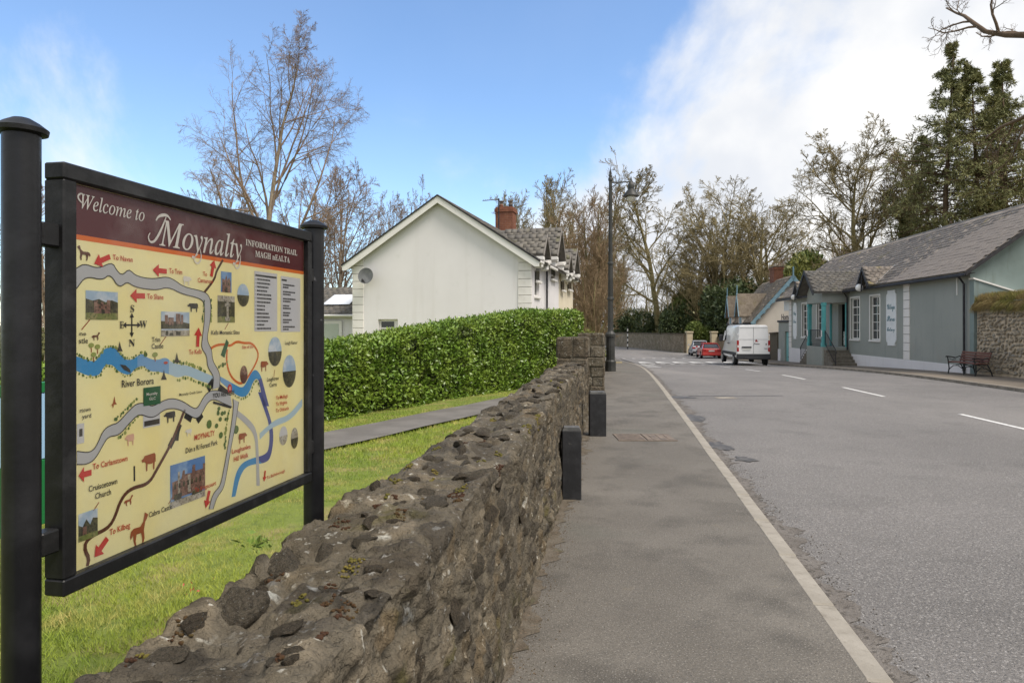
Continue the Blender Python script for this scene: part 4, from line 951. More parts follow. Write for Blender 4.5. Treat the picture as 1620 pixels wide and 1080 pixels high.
# ------------------------------------------------------------------ grey-green shop
shop=thing('shop','long grey-green single-storey shop with slate roof, porch and white plinth','building',(BX,BY,0),math.atan2(bd[1],bd[0]))
EZ,RZ,SL=3.80,6.82,26.0
W1=(10.8,12.05,1.03,3.27); W2=(8.2,9.38,1.03,3.27); W3=(16.6,17.8,1.03,3.27); W4=(19.6,20.9,1.03,3.27); D1=(12.85,14.0,.58,3.0)
wf=wall_open(0,23.9,.2,EZ+.02,[W1,W2,W3,W4,D1],0,.22)
wf.obj('front_wall',M_green,shop)
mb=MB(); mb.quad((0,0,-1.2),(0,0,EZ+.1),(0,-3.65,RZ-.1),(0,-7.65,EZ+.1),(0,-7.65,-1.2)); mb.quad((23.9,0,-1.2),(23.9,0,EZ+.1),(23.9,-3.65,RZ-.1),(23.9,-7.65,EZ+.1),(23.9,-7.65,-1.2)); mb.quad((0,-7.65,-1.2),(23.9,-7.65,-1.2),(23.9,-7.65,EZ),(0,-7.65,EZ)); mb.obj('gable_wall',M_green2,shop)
mb=MB(); mb.cbox((-.03,-.2,-1.2),(12.45,.035,.2),.01); mb.cbox((15.35,-.2,-1.2),(23.93,.035,.2),.01); mb.obj('plinth',M_white,shop)
mb=MB(); mb.box((.3,-7.3,.2),(23.6,-.55,EZ)); mb.obj('interior',M_darkin,shop)
for w_ in (W1,W2,W3,W4):
    w=window(shop,*w_,0,1,2,5)
    a,b,c,d=w_; mb=MB()
    mb.box((a-.09,-.05,c),(a-.001,.022,d+.09)); mb.box((b+.001,-.05,c),(b+.09,.022,d+.09)); mb.box((a-.001,-.05,d+.001),(b+.001,.022,d+.09)); mb.obj('surround',M_trim,w)
a,b,c,d=D1
mb=MB(); mb.box((a+.03,-.3,c),(a+.07,-1.15,d-.03)); dr=mb.obj('door',mat('door_dark',(.025,.022,.02),.5),shop)
MB().tube([(a+.02,-.95,1.6),(a-.03,-.95,1.6)],.02,8).obj('handle',M_iron,dr)
mb=MB(); mb.box((a+.25,-.21,c+.05),(b-.3,-.19,c+.85)); mb.obj('poster',mat('poster_print',(.6,.62,.58),.5,[dict(c=(.12,.2,.12),s=6,lo=.5,hi=.55)]),shop)
# quoin strips
for (t0,t1) in ((4.95,5.55),(23.35,23.95)):
    mb=MB(); mb.box((t0+.01,-.02,.2),(t1-.01,.012,EZ-.08)); st=mb.obj('quoin_strip',M_joint,shop)
    n=9; h=(EZ-.1-.2)/n; me=None
    for i in range(n):
        if me is None: o=MB().cbox((t0,-.01,0.01),(t1,.035,h-.012),.008).obj('quoin',M_quoin,st); me=o.data
        else: o=link('quoin',me,st)
        o.location=(0,0,.2+i*h)
# roof
sv=np.array([0,-4.0,RZ-EZ]); SLN=np.linalg.norm(sv); sv/=SLN
mb=MB(); mb.prism([(.34,EZ-.02),(-3.65,RZ-.02),(-7.65-.34,EZ-.02),(-7.65-.3,EZ-.1),(-3.65,RZ-.12),(.3,EZ-.1)],-.38,SL,'yz'); roof=mb.obj('roof',M_slate,shop)
slates(roof,(-.38,.36,EZ-.03),(1,0,0),sv,SL+.38,SLN+.02,.33,.252,M_slate,300)
mb=MB()
for i in range(58): 
    x=-.38+i*.455; mb.prism([(-3.65-.13,RZ-.09),(-3.65,RZ+.045),(-3.65+.13,RZ-.09),(-3.65,RZ-.02)],x,x+.448,'yz')
mb.obj('ridge_tile',M_slate2,roof,kind='stuff')
mb=MB(); mb.prism([(.36,EZ-.17),(.36,EZ-.03),(-3.65,RZ-.01),(-8,EZ-.03),(-8,EZ-.2),(-3.65,RZ-.22)],-.42,-.385,'yz'); mb.obj('bargeboard',M_barge,roof)
mb=MB(); mb.cbox((-.4,.30,EZ-.19),(12.2,.42,EZ-.085),.02); mb.cbox((15.6,.30,EZ-.19),(SL,.42,EZ-.085),.02); mb.obj('gutter',M_barge,shop)
mb=MB(); mb.box((-.36,.0,EZ-.085),(SL-.05,.33,EZ-.06)); mb.obj('soffit',M_barge,shop)
for tx in (.25,12.32): MB().tube([(tx,.3,EZ-.15),(tx,.1,EZ-.45),(tx,.09,-.4)],.042,10).obj('downpipe',M_barge,shop)
MB().box((.9,.0,2.95),(.96,.02,3.62)).obj('vent_strip',M_trim,shop)
# gablets above the windows with globe lamps
def gablet(tx,hw,apex,feet,y0):
    gb=vroof(tx,apex,hw,feet,.07,-1.25,y0).obj('gablet',M_slate2,shop)
    mb=MB(); s=(apex-feet)/hw; mb.prism([(tx-hw-.02,feet-.06),(tx,apex+.03),(tx+hw+.02,feet-.06),(tx+hw-.1,feet-.16),(tx,apex-.17),(tx-hw+.1,feet-.16)],y0,y0+.035,'xz'); mb.obj('bargeboard',M_barge,gb)
    for sd in (-1,1):
        v=np.array([-sd*hw,0,apex-feet]); slates(gb,(tx+sd*(hw+.02),y0,feet-.02),(0,-1,0),v,1.75,np.linalg.norm(v),.26,.17,M_slate,0,seed=6)
    mb=MB(); mb.prism([(tx-hw+.1,feet-.3),(tx-hw+.1,feet-.08),(tx,apex-.18),(tx+hw-.1,feet-.08),(tx+hw-.1,feet-.3)],-.05,.004,'xz'); mb.obj('gablet_wall',M_green,gb)
    return gb
for tx in (8.8,20.25):
    gb=gablet(tx,.80,4.74,3.80,.62)
    MB().tube([(tx-.0,.4,4.35),(tx,.64,4.3),(tx,.66,3.5)],.035,8).obj('drop_finial',M_barge,gb)
    MB().quad((tx-.82,.3,3.86),(tx-.9,.3,3.865),(tx-.1,-.95,4.85),(tx-.02,-.95,4.84)).obj('valley_flashing',M_trim,gb)
    lab='white globe lamp hanging under the small gable %s'%('beside the tall white shop board' if tx<10 else 'left of the shop porch')
    p=shop.matrix_basis if False else None
# porch
PX_,PW,PD=13.85,1.36,1.38
pz=.57
pr=vroof(PX_,4.98,1.68,3.66,.08,-1.45,1.92).obj('porch_roof',M_slate2,shop)
for sd in (-1,1):
    slates(pr,(PX_+sd*1.70,1.92,3.655) ,(0,-1,0),(-sd*1.68,0,1.32),3.2,2.1,.3,.2,M_slate2,0,seed=4,clip=None)
mb=MB(); mb.prism([(PX_-1.72,3.58),(PX_,5.02),(PX_+1.72,3.58),(PX_+1.6,3.46),(PX_,4.78),(PX_-1.6,3.46)],1.94,1.98,'xz'); mb.obj('bargeboard',M_barge,pr)
mb=MB(); mb.prism([(PX_-PW,3.08),(PX_-PW,3.70),(PX_,4.78),(PX_+PW,3.70),(PX_+PW,3.08)],PD-.12,PD,'xz'); mb.box((PX_-PW,.0,3.08),(PX_-PW+.12,PD-.121,3.68)); mb.box((PX_+PW-.12,.0,3.08),(PX_+PW,PD-.121,3.68)); mb.obj('porch_head',M_green,shop)
for tx in (PX_-PW+.1,PX_+PW-.1):
    po=MB().cbox((tx-.1,PD-.21,pz),(tx+.1,PD-.01,3.079),.012).obj('porch_post',M_teal,shop)
    MB().cbox((tx-.13,PD-.24,pz),(tx+.13,PD+.02,pz+.22),.012).obj('post_moulding',M_teal,po); MB().cbox((tx-.125,PD-.235,2.9),(tx+.125,PD+.015,3.07),.012).obj('post_moulding',M_teal,po)
    MB().box((tx-.1,PD+.012,1.15),(tx+.08,PD+.02,1.5)).obj('notice',M_trim,po)
    MB().cbox((tx-.06,.0,pz),(tx+.06,.1,3.079),.01).obj('pilaster',M_teal,shop)
mb=MB(); mb.cbox((PX_-PW-.05,.0,-1.2),(PX_+PW+.05,PD+.02,pz),.015); mb.obj('porch_base',M_green,shop)
MB().quad((PX_-PW,.0,3.1),(PX_+PW,.0,3.1),(PX_+PW,PD,3.1),(PX_-PW,PD,3.1)).obj('porch_ceiling',M_trim,shop)
for sd in (-1,1):
    for i in range(6):
        z1=pz-.165*(i+1)+.0; e0=PX_+sd*(PW+.05+.001); e1=PX_+sd*(PW+.05+.28*(i+1)); zlow=-1.2
        a_,b_=sorted((PX_+sd*(PW+.05+.28*i+.001),e1)); MB().cbox((a_,.05,zlow),(b_,1.3,z1+.165-.165),.012).obj('step',M_step,shop)
    mb=MB(); p0=(PX_+sd*(PW+.05),1.24,pz+.92); p1=(PX_+sd*(PW+1.75),1.24,-.42+.86)
    mb.tube([p0,p1,(p1[0]+sd*.1,1.24,p1[2]-.15)],.022,8)
    q0=(p0[0],1.24,p0[2]-.75); q1=(p1[0],1.24,p1[2]-.75); mb.tube([q0,q1],.014,6)
    for i in range(13):
        u=i/12; mb.tube([(p0[0]+(p1[0]-p0[0])*u,1.24,p0[2]+(p1[2]-p0[2])*u),(p0[0]+(p1[0]-p0[0])*u,1.24,p0[2]-.82+(p1[2]-p0[2])*u)],.009 if i%12 else .02,6)
    mb.obj('handrail',M_barge,shop)
mb=MB(); mb.tube([(PX_-PW+.2,PD-.1,pz+.95),(PX_+PW-.2,PD-.1,pz+.95)],.02,8); mb.tube([(PX_-PW+.2,PD-.1,pz+.12),(PX_+PW-.2,PD-.1,pz+.12)],.015,6)
for i in range(19): x=PX_-PW+.25+(2*PW-.5)*i/18; mb.tube([(x,PD-.1,pz),(x,PD-.1,pz+.95)],.009,6)
mb.obj('porch_railing',M_barge,shop)
# wing wall at the near gable, its sloping coping
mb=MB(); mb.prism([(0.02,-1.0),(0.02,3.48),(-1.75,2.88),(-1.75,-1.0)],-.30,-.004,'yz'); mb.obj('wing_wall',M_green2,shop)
mb=MB(); mb.prism([(.06,3.50),(.06,3.56),(-1.8,2.93),(-1.8,2.87)],-.34,-.002,'yz'); mb.obj('wing_coping',M_trim,shop)
def wpt(t,y,z): return (BX+bd[0]*t-bd[1]*y,BY+bd[1]*t+bd[0]*y,z)
MBR=math.atan2(bd[1],bd[0])
for tx,lab in ((8.8,'white globe lamp under the gablet beside the tall shop board'),(20.25,'white globe lamp under the far gablet beyond the shop porch')):
    t=thing('globe_lamp',lab,'lamp',wpt(tx+.35,.62,3.72),MBR,'globe lamps on the shop front')
    mb=MB(); mb.lathe([(.01,-.19)]+[(.19*math.sin(a),-.19*math.cos(a)) for a in np.linspace(.2,2.9,12)]+[(.04,.19)],(0,0,0),20); mb.obj('globe',M_globe,t,True)
    mb=MB(); mb.tube([(0,0,.18),(0,0,.3),(-.15,-.1,.36),(-.3,-.61,.36)],.018,8); mb.lathe([(.07,.16),(.07,.2),(.03,.22)],(0,0,0),12); mb.obj('bracket',M_barge,t)
# painted boards on the shop front
M_boardw=mat('shop_board_white',(.70,.71,.70),.5,[dict(c=(.62,.64,.64),s=2,lo=.5,hi=.7)]); M_lett=mat('lettering_blue_grey',(.13,.22,.25),.5); M_lettr=mat('lettering_faded_red',(.55,.25,.25),.5)
def text_mesh(s,m,name='lettering',bold=.0):
    c=bpy.data.curves.new('t','FONT'); c.body=s; c.extrude=.004; c.offset=bold; c.resolution_u=2
    o=bpy.data.objects.new('t',c); COL.objects.link(o); bpy.context.view_layer.update()
    me=bpy.data.meshes.new_from_object(o.evaluated_get(bpy.context.evaluated_depsgraph_get())); bpy.data.objects.remove(o); bpy.data.curves.remove(c)
    me.materials.clear(); me.materials.append(m); V=np.array([v.co[:] for v in me.vertices]); return me,V
def facade_text(s,m,parent,x_right,x_left,z,h,y,bold=0.):
    """reads from the road: runs towards -x of the facade frame"""
    me,V=text_mesh(s,m,bold=bold); w=V[:,0].max()-V[:,0].min(); o=link('lettering',me,parent)
    sx=(x_left-x_right)/w; sz=h/.7
    o.matrix_basis=Matrix([[-sx,0,0,x_left+V[:,0].min()*sx],[0,0,1,y],[0,sz,0,z],[0,0,0,1]])
def shop_board(t0,t1,z0,z1,lab,words):
    b=thing('shop_board',lab,'sign',wpt(0,0,0),MBR,'white boards on the shop front')
    w=t1-t0; n=.14
    poly=[(t0+n,z0),(t1-n,z0),(t1-n,z0+n),(t1-.03,z0+n+.06),(t1,z0+n*2.2),(t1,z1-n*2.2),(t1-.03,z1-n-.06),(t1-n,z1-n),(t1-n,z1),(t0+n,z1),(t0+n,z1-n),(t0+.03,z1-n-.06),(t0,z1-n*2.2),(t0,z0+n*2.2),(t0+.03,z0+n+.06),(t0+n,z0+n)]
    MB().prism(poly,.004,.045,'xz').obj('board',M_boardw,b)
    for (s,zc,h,m) in words: facade_text(s,m,b,t0+.12,t1-.1,zc,h,.047,.022)
wordsA=[('𝓥𝓲𝓵𝓵𝓪𝓰𝓮',2.55,.28,M_lett),('𝓢𝓽𝓸𝓻𝓮𝓼',1.98,.28,M_lett),('𝓔𝓪𝓽𝓮𝓻𝔂',1.5,.2,M_lett)]
shop_board(6.28,7.36,.80,3.46,'tall white scalloped board with blue-grey script between window and quoin strip',wordsA)
shop_board(22.0,22.85,.85,3.4,'white scalloped board at the far end of the shop front',[('𝓥𝓲𝓵𝓵𝓪𝓰𝓮',2.55,.25,M_lett),('𝓢𝓽𝓸𝓻𝓮𝓼',1.98,.25,M_lett)])
# store with teal door at the far end
st=thing('store','small grey flat-roofed store with teal door at the far end of the shop','building',(BX,BY,0),MBR)
wall_open(24.0,26.9,-1.2,2.05,[(24.15,25.2,-1.1,1.35)],-.02,.2).obj('front_wall',M_green,st)
mb=MB(); mb.box((24.0,-4.,-1.2),(26.9,-.25,2.03)); mb.obj('store_body',M_green,st)
MB().cbox((23.98,-4.1,2.052),(26.95,.08,2.2),.015).obj('roof_edge',M_barge,st)
dd=MB().cbox((24.17,-.2,-1.05),(25.18,-.13,1.33),.008).obj('door',M_tealp,st)
for z in (-.55,.9): MB().box((24.25,-.132,z),(24.75,-.118,z+.06)).obj('hinge',M_barge,dd)
MB().box((26.2,-.06,-1.2),(26.92,.03,.0)).obj('plinth',M_white,st)
facade_text('Home',mat('lettering_brown',(.10,.075,.06),.6),st,24.05,26.4,2.24,.42,-.1,.03)
MB().cbox((24.3,-.16,2.9),(25.7,-.1,3.65),.01).obj('small_sign',M_boardw,st)
# ------------------------------------------------------------------ roadside cottage with blue bargeboards
cd=np.array([.128,.9918]); CR=math.atan2(cd[1],cd[0])
cot=thing('cottage','cream cottage with brown tiled roof and carved blue bargeboards behind the van','building',(23.4,57,0),CR)
CA,CE,HW=6.0,2.15,3.35
M_tile=mat('brown_tile',(.17,.14,.105),.85,[dict(c=(.23,.19,.145),s=2,lo=.4,hi=.6),dict(c=(.12,.10,.045),s=1,lo=.55,hi=.7,a=.8),dict(c=(.1,.075,.05),s=7,lo=.5,hi=.68,a=.7)],[(20,.5,.015)])
M_cotw=mat('cottage_render',(.70,.64,.55),.85,[dict(c=(.63,.57,.48),s=.7,lo=.4,hi=.65)])
mb=MB(); mb.prism([(-HW+.25,-1.6),(-HW+.25,CE+.1),(0,CA-.15),(HW-.25,CE+.1),(HW-.25,-1.6)],.1,10,'yz'); mb.obj('wall',M_cotw,cot)
mb=MB(); mb.prism([(-HW-.1,CE-.1),(0,CA),(HW+.1,CE-.1),(HW,CE-.2),(0,CA-.14),(-HW,CE-.2)],-.3,10.2,'yz'); crf=mb.obj('roof',M_tile,cot)
cv=np.array([0,-HW,CA-CE]); slates(crf,(-.3,HW+.12,CE-.12),(1,0,0),cv,10.5,np.linalg.norm(cv),.3,.22,M_tile,0)
def carved_barge(parent,y_half,z_eave,z_apex,x,plane,cen,n=9):
    mb=MB()
    for sd in (-1,1):
        a=np.array([cen+sd*(y_half+.1),z_eave-.12]); b=np.array([cen,z_apex+.02]); d=b-a; L=np.linalg.norm(d); d/=L; nn=np.array([-d[1],d[0]]); nn=nn if nn[1]<0 else -nn
        w=.24 if n>6 else .16
        mb.prism([tuple(a),tuple(b),tuple(b+nn*w*1.2),tuple(a+nn*w)],x,x+.05,plane)
        for i in range(n):
            c=a+d*L*(i+.4)/n+nn*w; r=w*.55; mb.prism([tuple(c+r*np.array([math.cos(t),math.sin(t)])) for t in np.linspace(0,2*math.pi,8,endpoint=False)],x+.003,x+.047,plane)
    return mb.obj('bargeboard',M_blueb,parent)
carved_barge(crf,HW,CE,CA,-.37,'yz',0)
MB().tube([(-.33,0,CA-.3),(-.33,0,CA+.7)],.06,8).obj('finial',M_blueb,crf)
brick_chimney(crf,5.6,-.1,CA-.5,7.15,1.5,.8,bh=.1,bl=.3)
for xd in (3.5,8.2):
    dz=4.68; dw=.95; df=2.75
    dm=MB(); dm.prism([(xd-dw+.15,1.9),(xd-dw+.15,df),(xd,dz-.15),(xd+dw-.15,df),(xd+dw-.15,1.9)],.8,HW+.15,'xz'); dmo=dm.obj('dormer',M_cotw,cot)
    vroof(xd,dz,dw,df-.1,.1,.9,HW+.45).obj('dormer_roof',M_tile,dmo)
    carved_barge(dmo,dw,df,dz,HW+.46,'xz',xd,5)
    MB().quad((xd-.4,HW+.16,2.0),(xd+.4,HW+.16,2.0),(xd+.4,HW+.16,2.75),(xd-.4,HW+.16,2.75)).obj('dormer_window',M_blueb,dmo)
    MB().tube([(xd,HW+.44,dz-.2),(xd,HW+.44,dz+.75)],.05,8).obj('finial',M_blueb,dmo)
mb=MB(); mb.cbox((-.3,HW+.05,CE-.3),(10.2,HW+.2,CE-.18),.02); mb.obj('gutter',M_barge,cot)

# ------------------------------------------------------------------ white gabled house and its cream neighbour
hd=np.array([.2255,.9742]); HR=math.atan2(hd[1],hd[0])
hs=thing('house','white rendered house with blank gable, grey quoins and slate roof behind the hedge','house',(.75,27,0),HR)
HWD=7.62; HE=4.56; HA=7.02; RS=(HA-4.33)/(HWD/2+.36)
def hz(y): return 4.33+RS*(y+.36) if y<HWD/2 else 4.33+RS*(HWD+.36-y)
GW=(5.62,6.50,1.05,2.02)
# gable wall lies in plane x=0; build it in (y,z) with the window hole
ys_=[0,GW[0],GW[1],HWD]; mb=MB()
def gquad(y0,y1,z0,z1a,z1b): mb.quad((0,y0,z0),(0,y1,z0),(0,y1,z1b),(0,y0,z1a))
gquad(0,HWD/2,-.8,hz(0)-.1,hz(HWD/2)-.1); gquad(HWD/2,GW[0],-.8,hz(HWD/2)-.1,hz(GW[0])-.1); gquad(GW[1],HWD,-.8,hz(GW[1])-.1,hz(HWD)-.1)
gquad(GW[0],GW[1],-.8,GW[2],GW[2]); gquad(GW[0],GW[1],GW[3],hz(GW[0])-.1,hz(GW[1])-.1)
for (a,b) in (((GW[0],GW[2]),(GW[0],GW[3])),((GW[1],GW[2]),(GW[1],GW[3])),((GW[0],GW[3]),(GW[1],GW[3])),((GW[0],GW[2]),(GW[1],GW[2]))):
    mb.quad((0,a[0],a[1]),(.25,a[0],a[1]),(.25,b[0],b[1]),(0,b[0],b[1]))
mb.obj('gable_wall',M_white,hs)
mb=MB()
for (a,b,c,d) in ((GW[0],GW[0]+.22,GW[2],GW[3]),(GW[1]-.08,GW[1],GW[2],GW[3]),(GW[0]+.22,GW[1]-.08,GW[3]-.09,GW[3]),(GW[0]+.22,GW[1]-.08,1.62,1.68)): mb.box((.14,a+.003,c),(.2,b-.003,d-.003))
w=mb.obj('window',M_trim,hs); MB().quad((.17,GW[0],GW[2]),(.17,GW[1],GW[2]),(.17,GW[1],GW[3]),(.17,GW[0],GW[3])).obj('pane',M_glass,w)
FL=6.9
fops=[(.75,1.75,2.95,4.2),(.75,1.75,.4,1.9),(4.4,5.9,3.0,4.5),(4.4,5.9,.3,2.0)]
# front wall faces -y : build mirrored with wall_open at plane y=0 and depth -0.2
wall_open(0,FL,-.8,4.45,[o for o in fops if o[3]<4.45],0,-.2).obj('front_wall',M_white,hs)
for o in fops:
    if o[3]<4.45: window(hs,*o,0,-1,2,2)
mb=MB(); mb.quad((0,HWD,-.8),(FL,HWD,-.8),(FL,HWD,4.5),(0,HWD,4.5)); mb.obj('back_wall',M_white,hs)
for (y0,y1) in ((-.03,.52),(HWD-.47,HWD+.03)):
    mb=MB(); mb.box((-.012,y0+.02,-.8),(.1,y1-.02,4.5)); stp=mb.obj('quoin_strip',M_joint,hs); me=None; h=.325; z=-.62
    while z<4.42:
        if me is None: o=MB().cbox((-.035,y0,.008),(.12,y1,h-.012),.006).obj('quoin',M_quoin,stp); me=o.data
        else: o=link('quoin',me,stp)
        o.location=(0,0,z); z+=h
def gable_roof(parent,x0,x1,m):
    mb=MB(); mb.prism([(-.36,4.33),(HWD/2,HA),(HWD+.36,4.33),(HWD+.32,4.24),(HWD/2,HA-.12),(-.32,4.24)],x0,x1,'yz'); r=mb.obj('roof',m,parent)
    for sd in (0,1):
        O=(x0,-.38,4.31) if sd==0 else (x0,HWD+.38,4.31); v=(0,HWD/2+.36,HA-4.33) if sd==0 else (0,-(HWD/2+.36),HA-4.33)
        slates(r,O,(1,0,0),v,x1-x0,np.linalg.norm(v),.3,.22,m,0,seed=sd)
    mb=MB()
    for i in range(int((x1-x0)/.45)): mb.prism([(HWD/2-.13,HA-.07),(HWD/2,HA+.05),(HWD/2+.13,HA-.07),(HWD/2,HA-.01)],x0+i*.45,x0+i*.45+.44,'yz')
    mb.obj('ridge_tile',m,r,kind='stuff'); return r
hr_=gable_roof(hs,-.22,FL,M_slate2)
mb=MB(); mb.prism([(-.38,4.06),(-.38,4.30),(HWD/2,HA-.02),(HWD+.38,4.30),(HWD+.38,4.06),(HWD+.2,4.06),(HWD/2,HA-.30),(-.2,4.06)],-.27,-.225,'yz'); mb.obj('bargeboard',M_trim,hr_)
mb=MB(); mb.prism([(-.43,4.29),(HWD/2,HA+.03),(HWD+.43,4.29),(HWD+.40,4.24),(HWD/2,HA-.03),(-.40,4.24)],-.31,-.222,'yz'); mb.obj('verge',M_barge,hr_)
mb=MB(); mb.cbox((-.22,-.46,4.2),(.45,-.36,4.3),.015); mb.cbox((2.2,-.46,4.2),(3.9,-.36,4.3),.015); mb.cbox((-.22,HWD+.36,4.2),(FL,HWD+.46,4.3),.015); mb.obj('gutter',M_trim,hs)
def front_gable(parent,xc,hw,apex,feet,m,wm,yo=-.42,yi=2.5):
    r=MB(); r.prism([(xc-hw,feet),(xc,apex),(xc+hw,feet),(xc+hw-.02,feet-.09),(xc,apex-.11),(xc-hw+.02,feet-.09)],yo,yi,'xz'); ro=r.obj('dormer_roof',m,parent)
    for sd in (-1,1):
        v=np.array([-sd*hw,0,apex-feet]); slates(ro,(xc+sd*(hw+.02),yo,feet-.02),(0,1,0),v,yi-yo-.3,np.linalg.norm(v),.3,.2,m,0,seed=3)
    mb=MB(); mb.prism([(xc-hw-.02,feet-.08),(xc-hw-.02,feet),(xc,apex+.03),(xc+hw+.02,feet),(xc+hw+.02,feet-.08),(xc+hw-.08,feet-.08),(xc,apex-.1),(xc-hw+.08,feet-.08)],yo-.03,yo-.002,'xz'); mb.obj('bargeboard',M_joint,ro)
    for sd in (-1,1): MB().cbox((xc+sd*(hw-.08)-.14,yo-.02,feet-.24),(xc+sd*(hw-.08)+.14,1.2,feet-.095),.01).obj('eaves_box',M_trim,ro)
    mb=MB(); mb.prism([(xc-hw+.22,4.0),(xc-hw+.22,feet-.05),(xc,apex-.15),(xc+hw-.22,feet-.05),(xc+hw-.22,4.0)],-.015,.3,'xz'); dw=mb.obj('dormer_wall',wm,parent)
    MB().cbox((xc-hw*.45,-.03,feet-1.0),(xc+hw*.45,-.016,feet+.05),.004).obj('dormer_window',M_glass,dw)
    MB().cbox((xc-hw*.5,-.14,feet-1.12),(xc+hw*.5,-.017,feet-1.02),.01).obj('sill',M_trim,dw)
    for sd in (-1,1):
        mb=MB(); mb.cbox((xc+sd*(hw-.2)-.13,yo+.06,feet-.55),(xc+sd*(hw-.2)+.13,-.017,feet-.16),.05); mb.cbox((xc+sd*(hw-.2)-.18,yo+.0,feet-.32),(xc+sd*(hw-.2)+.18,-.018,feet-.16),.03); mb.obj('corbel',M_trim,dw)
front_gable(hs,1.3,.85,5.50,4.62,M_slate2,M_white,yi=1.6)
front_gable(hs,5.15,1.25,6.30,4.95,M_slate2,M_white,yi=2.7)
MB().tube([(3.1,-.09,4.2),(3.1,-.09,-.6)],.045,8).obj('downpipe',M_barge,hs)
# rear dormer on the garden side
MB().prism([(3.6,5.25),(4.6,6.02),(5.6,5.25),(5.55,5.15),(4.6,5.9),(3.65,5.15)],HWD/2+.4,HWD+.35,'xz').obj('rear_dormer_roof',M_slate2,hs)
MB().prism([(3.8,4.0),(3.8,5.2),(4.6,5.85),(5.4,5.2),(5.4,4.0)],HWD/2+.6,HWD+.05,'xz').obj('rear_dormer_wall',M_trim,hs)
cr=thing('house','cream house adjoining the far end of the white house, brick chimney on its ridge','house',(.75,27,0),HR)
mb=MB(); mb.prism([(.05,-.8),(.05,4.45),(HWD/2,HA-.2),(HWD-.05,4.45),(HWD-.05,-.8)],FL+.003,12.3,'yz'); mb.obj('wall',M_cream,cr)
crr=gable_roof(cr,FL+.002,12.5,M_slate2)
front_gable(cr,8.15,.85,5.45,4.6,M_slate2,M_cream,yi=1.5); front_gable(cr,10.6,1.2,5.95,4.75,M_slate2,M_cream,yi=2.2)
mb=MB(); mb.cbox((FL+.01,-.46,4.2),(7.3,-.36,4.3),.015); mb.cbox((9.0,-.46,4.2),(9.4,-.36,4.3),.015); mb.obj('gutter',M_trim,cr)
ch=brick_chimney(crr,11.6,HWD/2,HA-.5,8.45,1.0,1.0,cap=False,bh=.1,bl=.28)
for yq,pot in ((HWD/2+.27,0),(HWD/2-.27,1)):
    mb=MB(); mb.lathe([(.14,8.4),(.11,8.62),(.13,8.66),(.10,8.7)],(11.6,yq,0),14); pt=mb.obj('chimney_pot',M_brick if pot==0 else M_barge,ch,True,angle=40)
    mb=MB(); mb.lathe([(.10,8.70),(.10,8.86),(.17,8.88),(.17,8.91),(.02,8.95)],(11.6,yq,0),14); mb.obj('cowl',M_iron,pt)
def hpt(x,y,z): return (.75+hd[0]*x-hd[1]*y,27+hd[1]*x+hd[0]*y,z)
ae=thing('television_aerial','thin television aerial on a pole beside the brick chimney','aerial',hpt(10.9,HWD/2+.25,0),HR)
mb=MB(); mb.tube([(0,0,HA-.3),(0,0,8.95)],.04,8); mb.obj('mast',M_barge,ae)
mb=MB(); mb.tube([(0,-.05,8.9),(0,.95,8.85)],.022,6)
for i in range(8): mb.tube([(-.18,.1+i*.11,8.89),(.18,.1+i*.11,8.89)],.008,5)
mb.obj('antenna_boom',M_iron,ae)
sd_=thing('satellite_dish','grey round satellite dish fixed to the white gable','satellite dish',hpt(-.42,6.86,3.80),HR+math.pi)
mb=MB(); Mr=Matrix.Rotation(R(80),4,'Y')
mb.lathe([(.003,-.06),(.12,-.052),(.22,-.028),(.30,.0),(.335,.02),(.335,.03),(.29,.012),(.2,-.015),(.1,-.038),(.003,-.046)],(0,0,0),28,Mr); mb.obj('dish',mat('dish_grey',(.115,.118,.12),.5,[dict(c=(.15,.155,.155),s=5,lo=.4,hi=.6)]),sd_,True,angle=50)
mb=MB(); mb.tube([Mr@Vector((.3,0,.0)),Mr@Vector((.2,0,.33))],.015,6); mb.cbox((.24,-.05,-.28),(.33,.05,-.18),.01); mb.tube([(-.04,0,-.03),(-.24,0,-.1),(-.42,0,-.1)],.02,8); mb.obj('feed_arm',M_barge,sd_)
gx=thing('annexe','low annexe with skylight and pale garage door beside the white house','outbuilding',(.75,27,0),HR)
mb=MB(); mb.box((1.6,HWD+.05,-.8),(6.0,HWD+6,2.28)); mb.obj('wall',M_white,gx)
mb=MB(); mb.prism([(1.3,2.28),(4.0,3.62),(6.6,2.35),(6.6,2.25),(4.0,3.5),(1.35,2.2)],HWD+.03,HWD+6.2,'xz'); ar=mb.obj('roof',M_slate2,gx)
slates(ar,(1.28,HWD+.03,2.27),(0,1,0),(2.7,0,1.34),6,3.0,.3,.22,M_slate2,0)
avn=np.array([2.7,0,1.34])/np.linalg.norm([2.7,0,1.34]); an=np.array([-avn[2],0,avn[0]])
def apt(s,y,h): p=np.array([1.28,0,2.27])+avn*s+an*h; return (p[0],y,p[2])
mb=MB(); mb.quad(apt(.8,HWD+1.15,.11),apt(.8,HWD+2.5,.11),apt(1.9,HWD+2.4,.11),apt(1.9,HWD+1.2,.11)); mb.obj('skylight',mat('skylight_glass',(.75,.78,.8),.12,spec=.8),ar)
mb=MB(); mb.tube([(1.22,HWD+.03,2.2),(1.22,HWD+6.2,2.2)],.06,8); mb.tube([(1.22,HWD+.2,2.2),(1.35,HWD+.2,1.95),(1.55,HWD+.12,1.9),(1.55,HWD+.12,-.6)],.045,8); mb.obj('gutter',M_trim,gx)
mb=MB(); mb.cbox((1.50,HWD+1.3,-.8),(1.585,HWD+3.2,1.98),.01); gdo=mb.obj('garage_door_frame',M_trim,gx)
MB().box((1.485,HWD+1.45,-.7),(1.51,HWD+3.05,1.84)).obj('garage_door',mat('garage_door_pale_green',(.46,.50,.43),.6),gx)

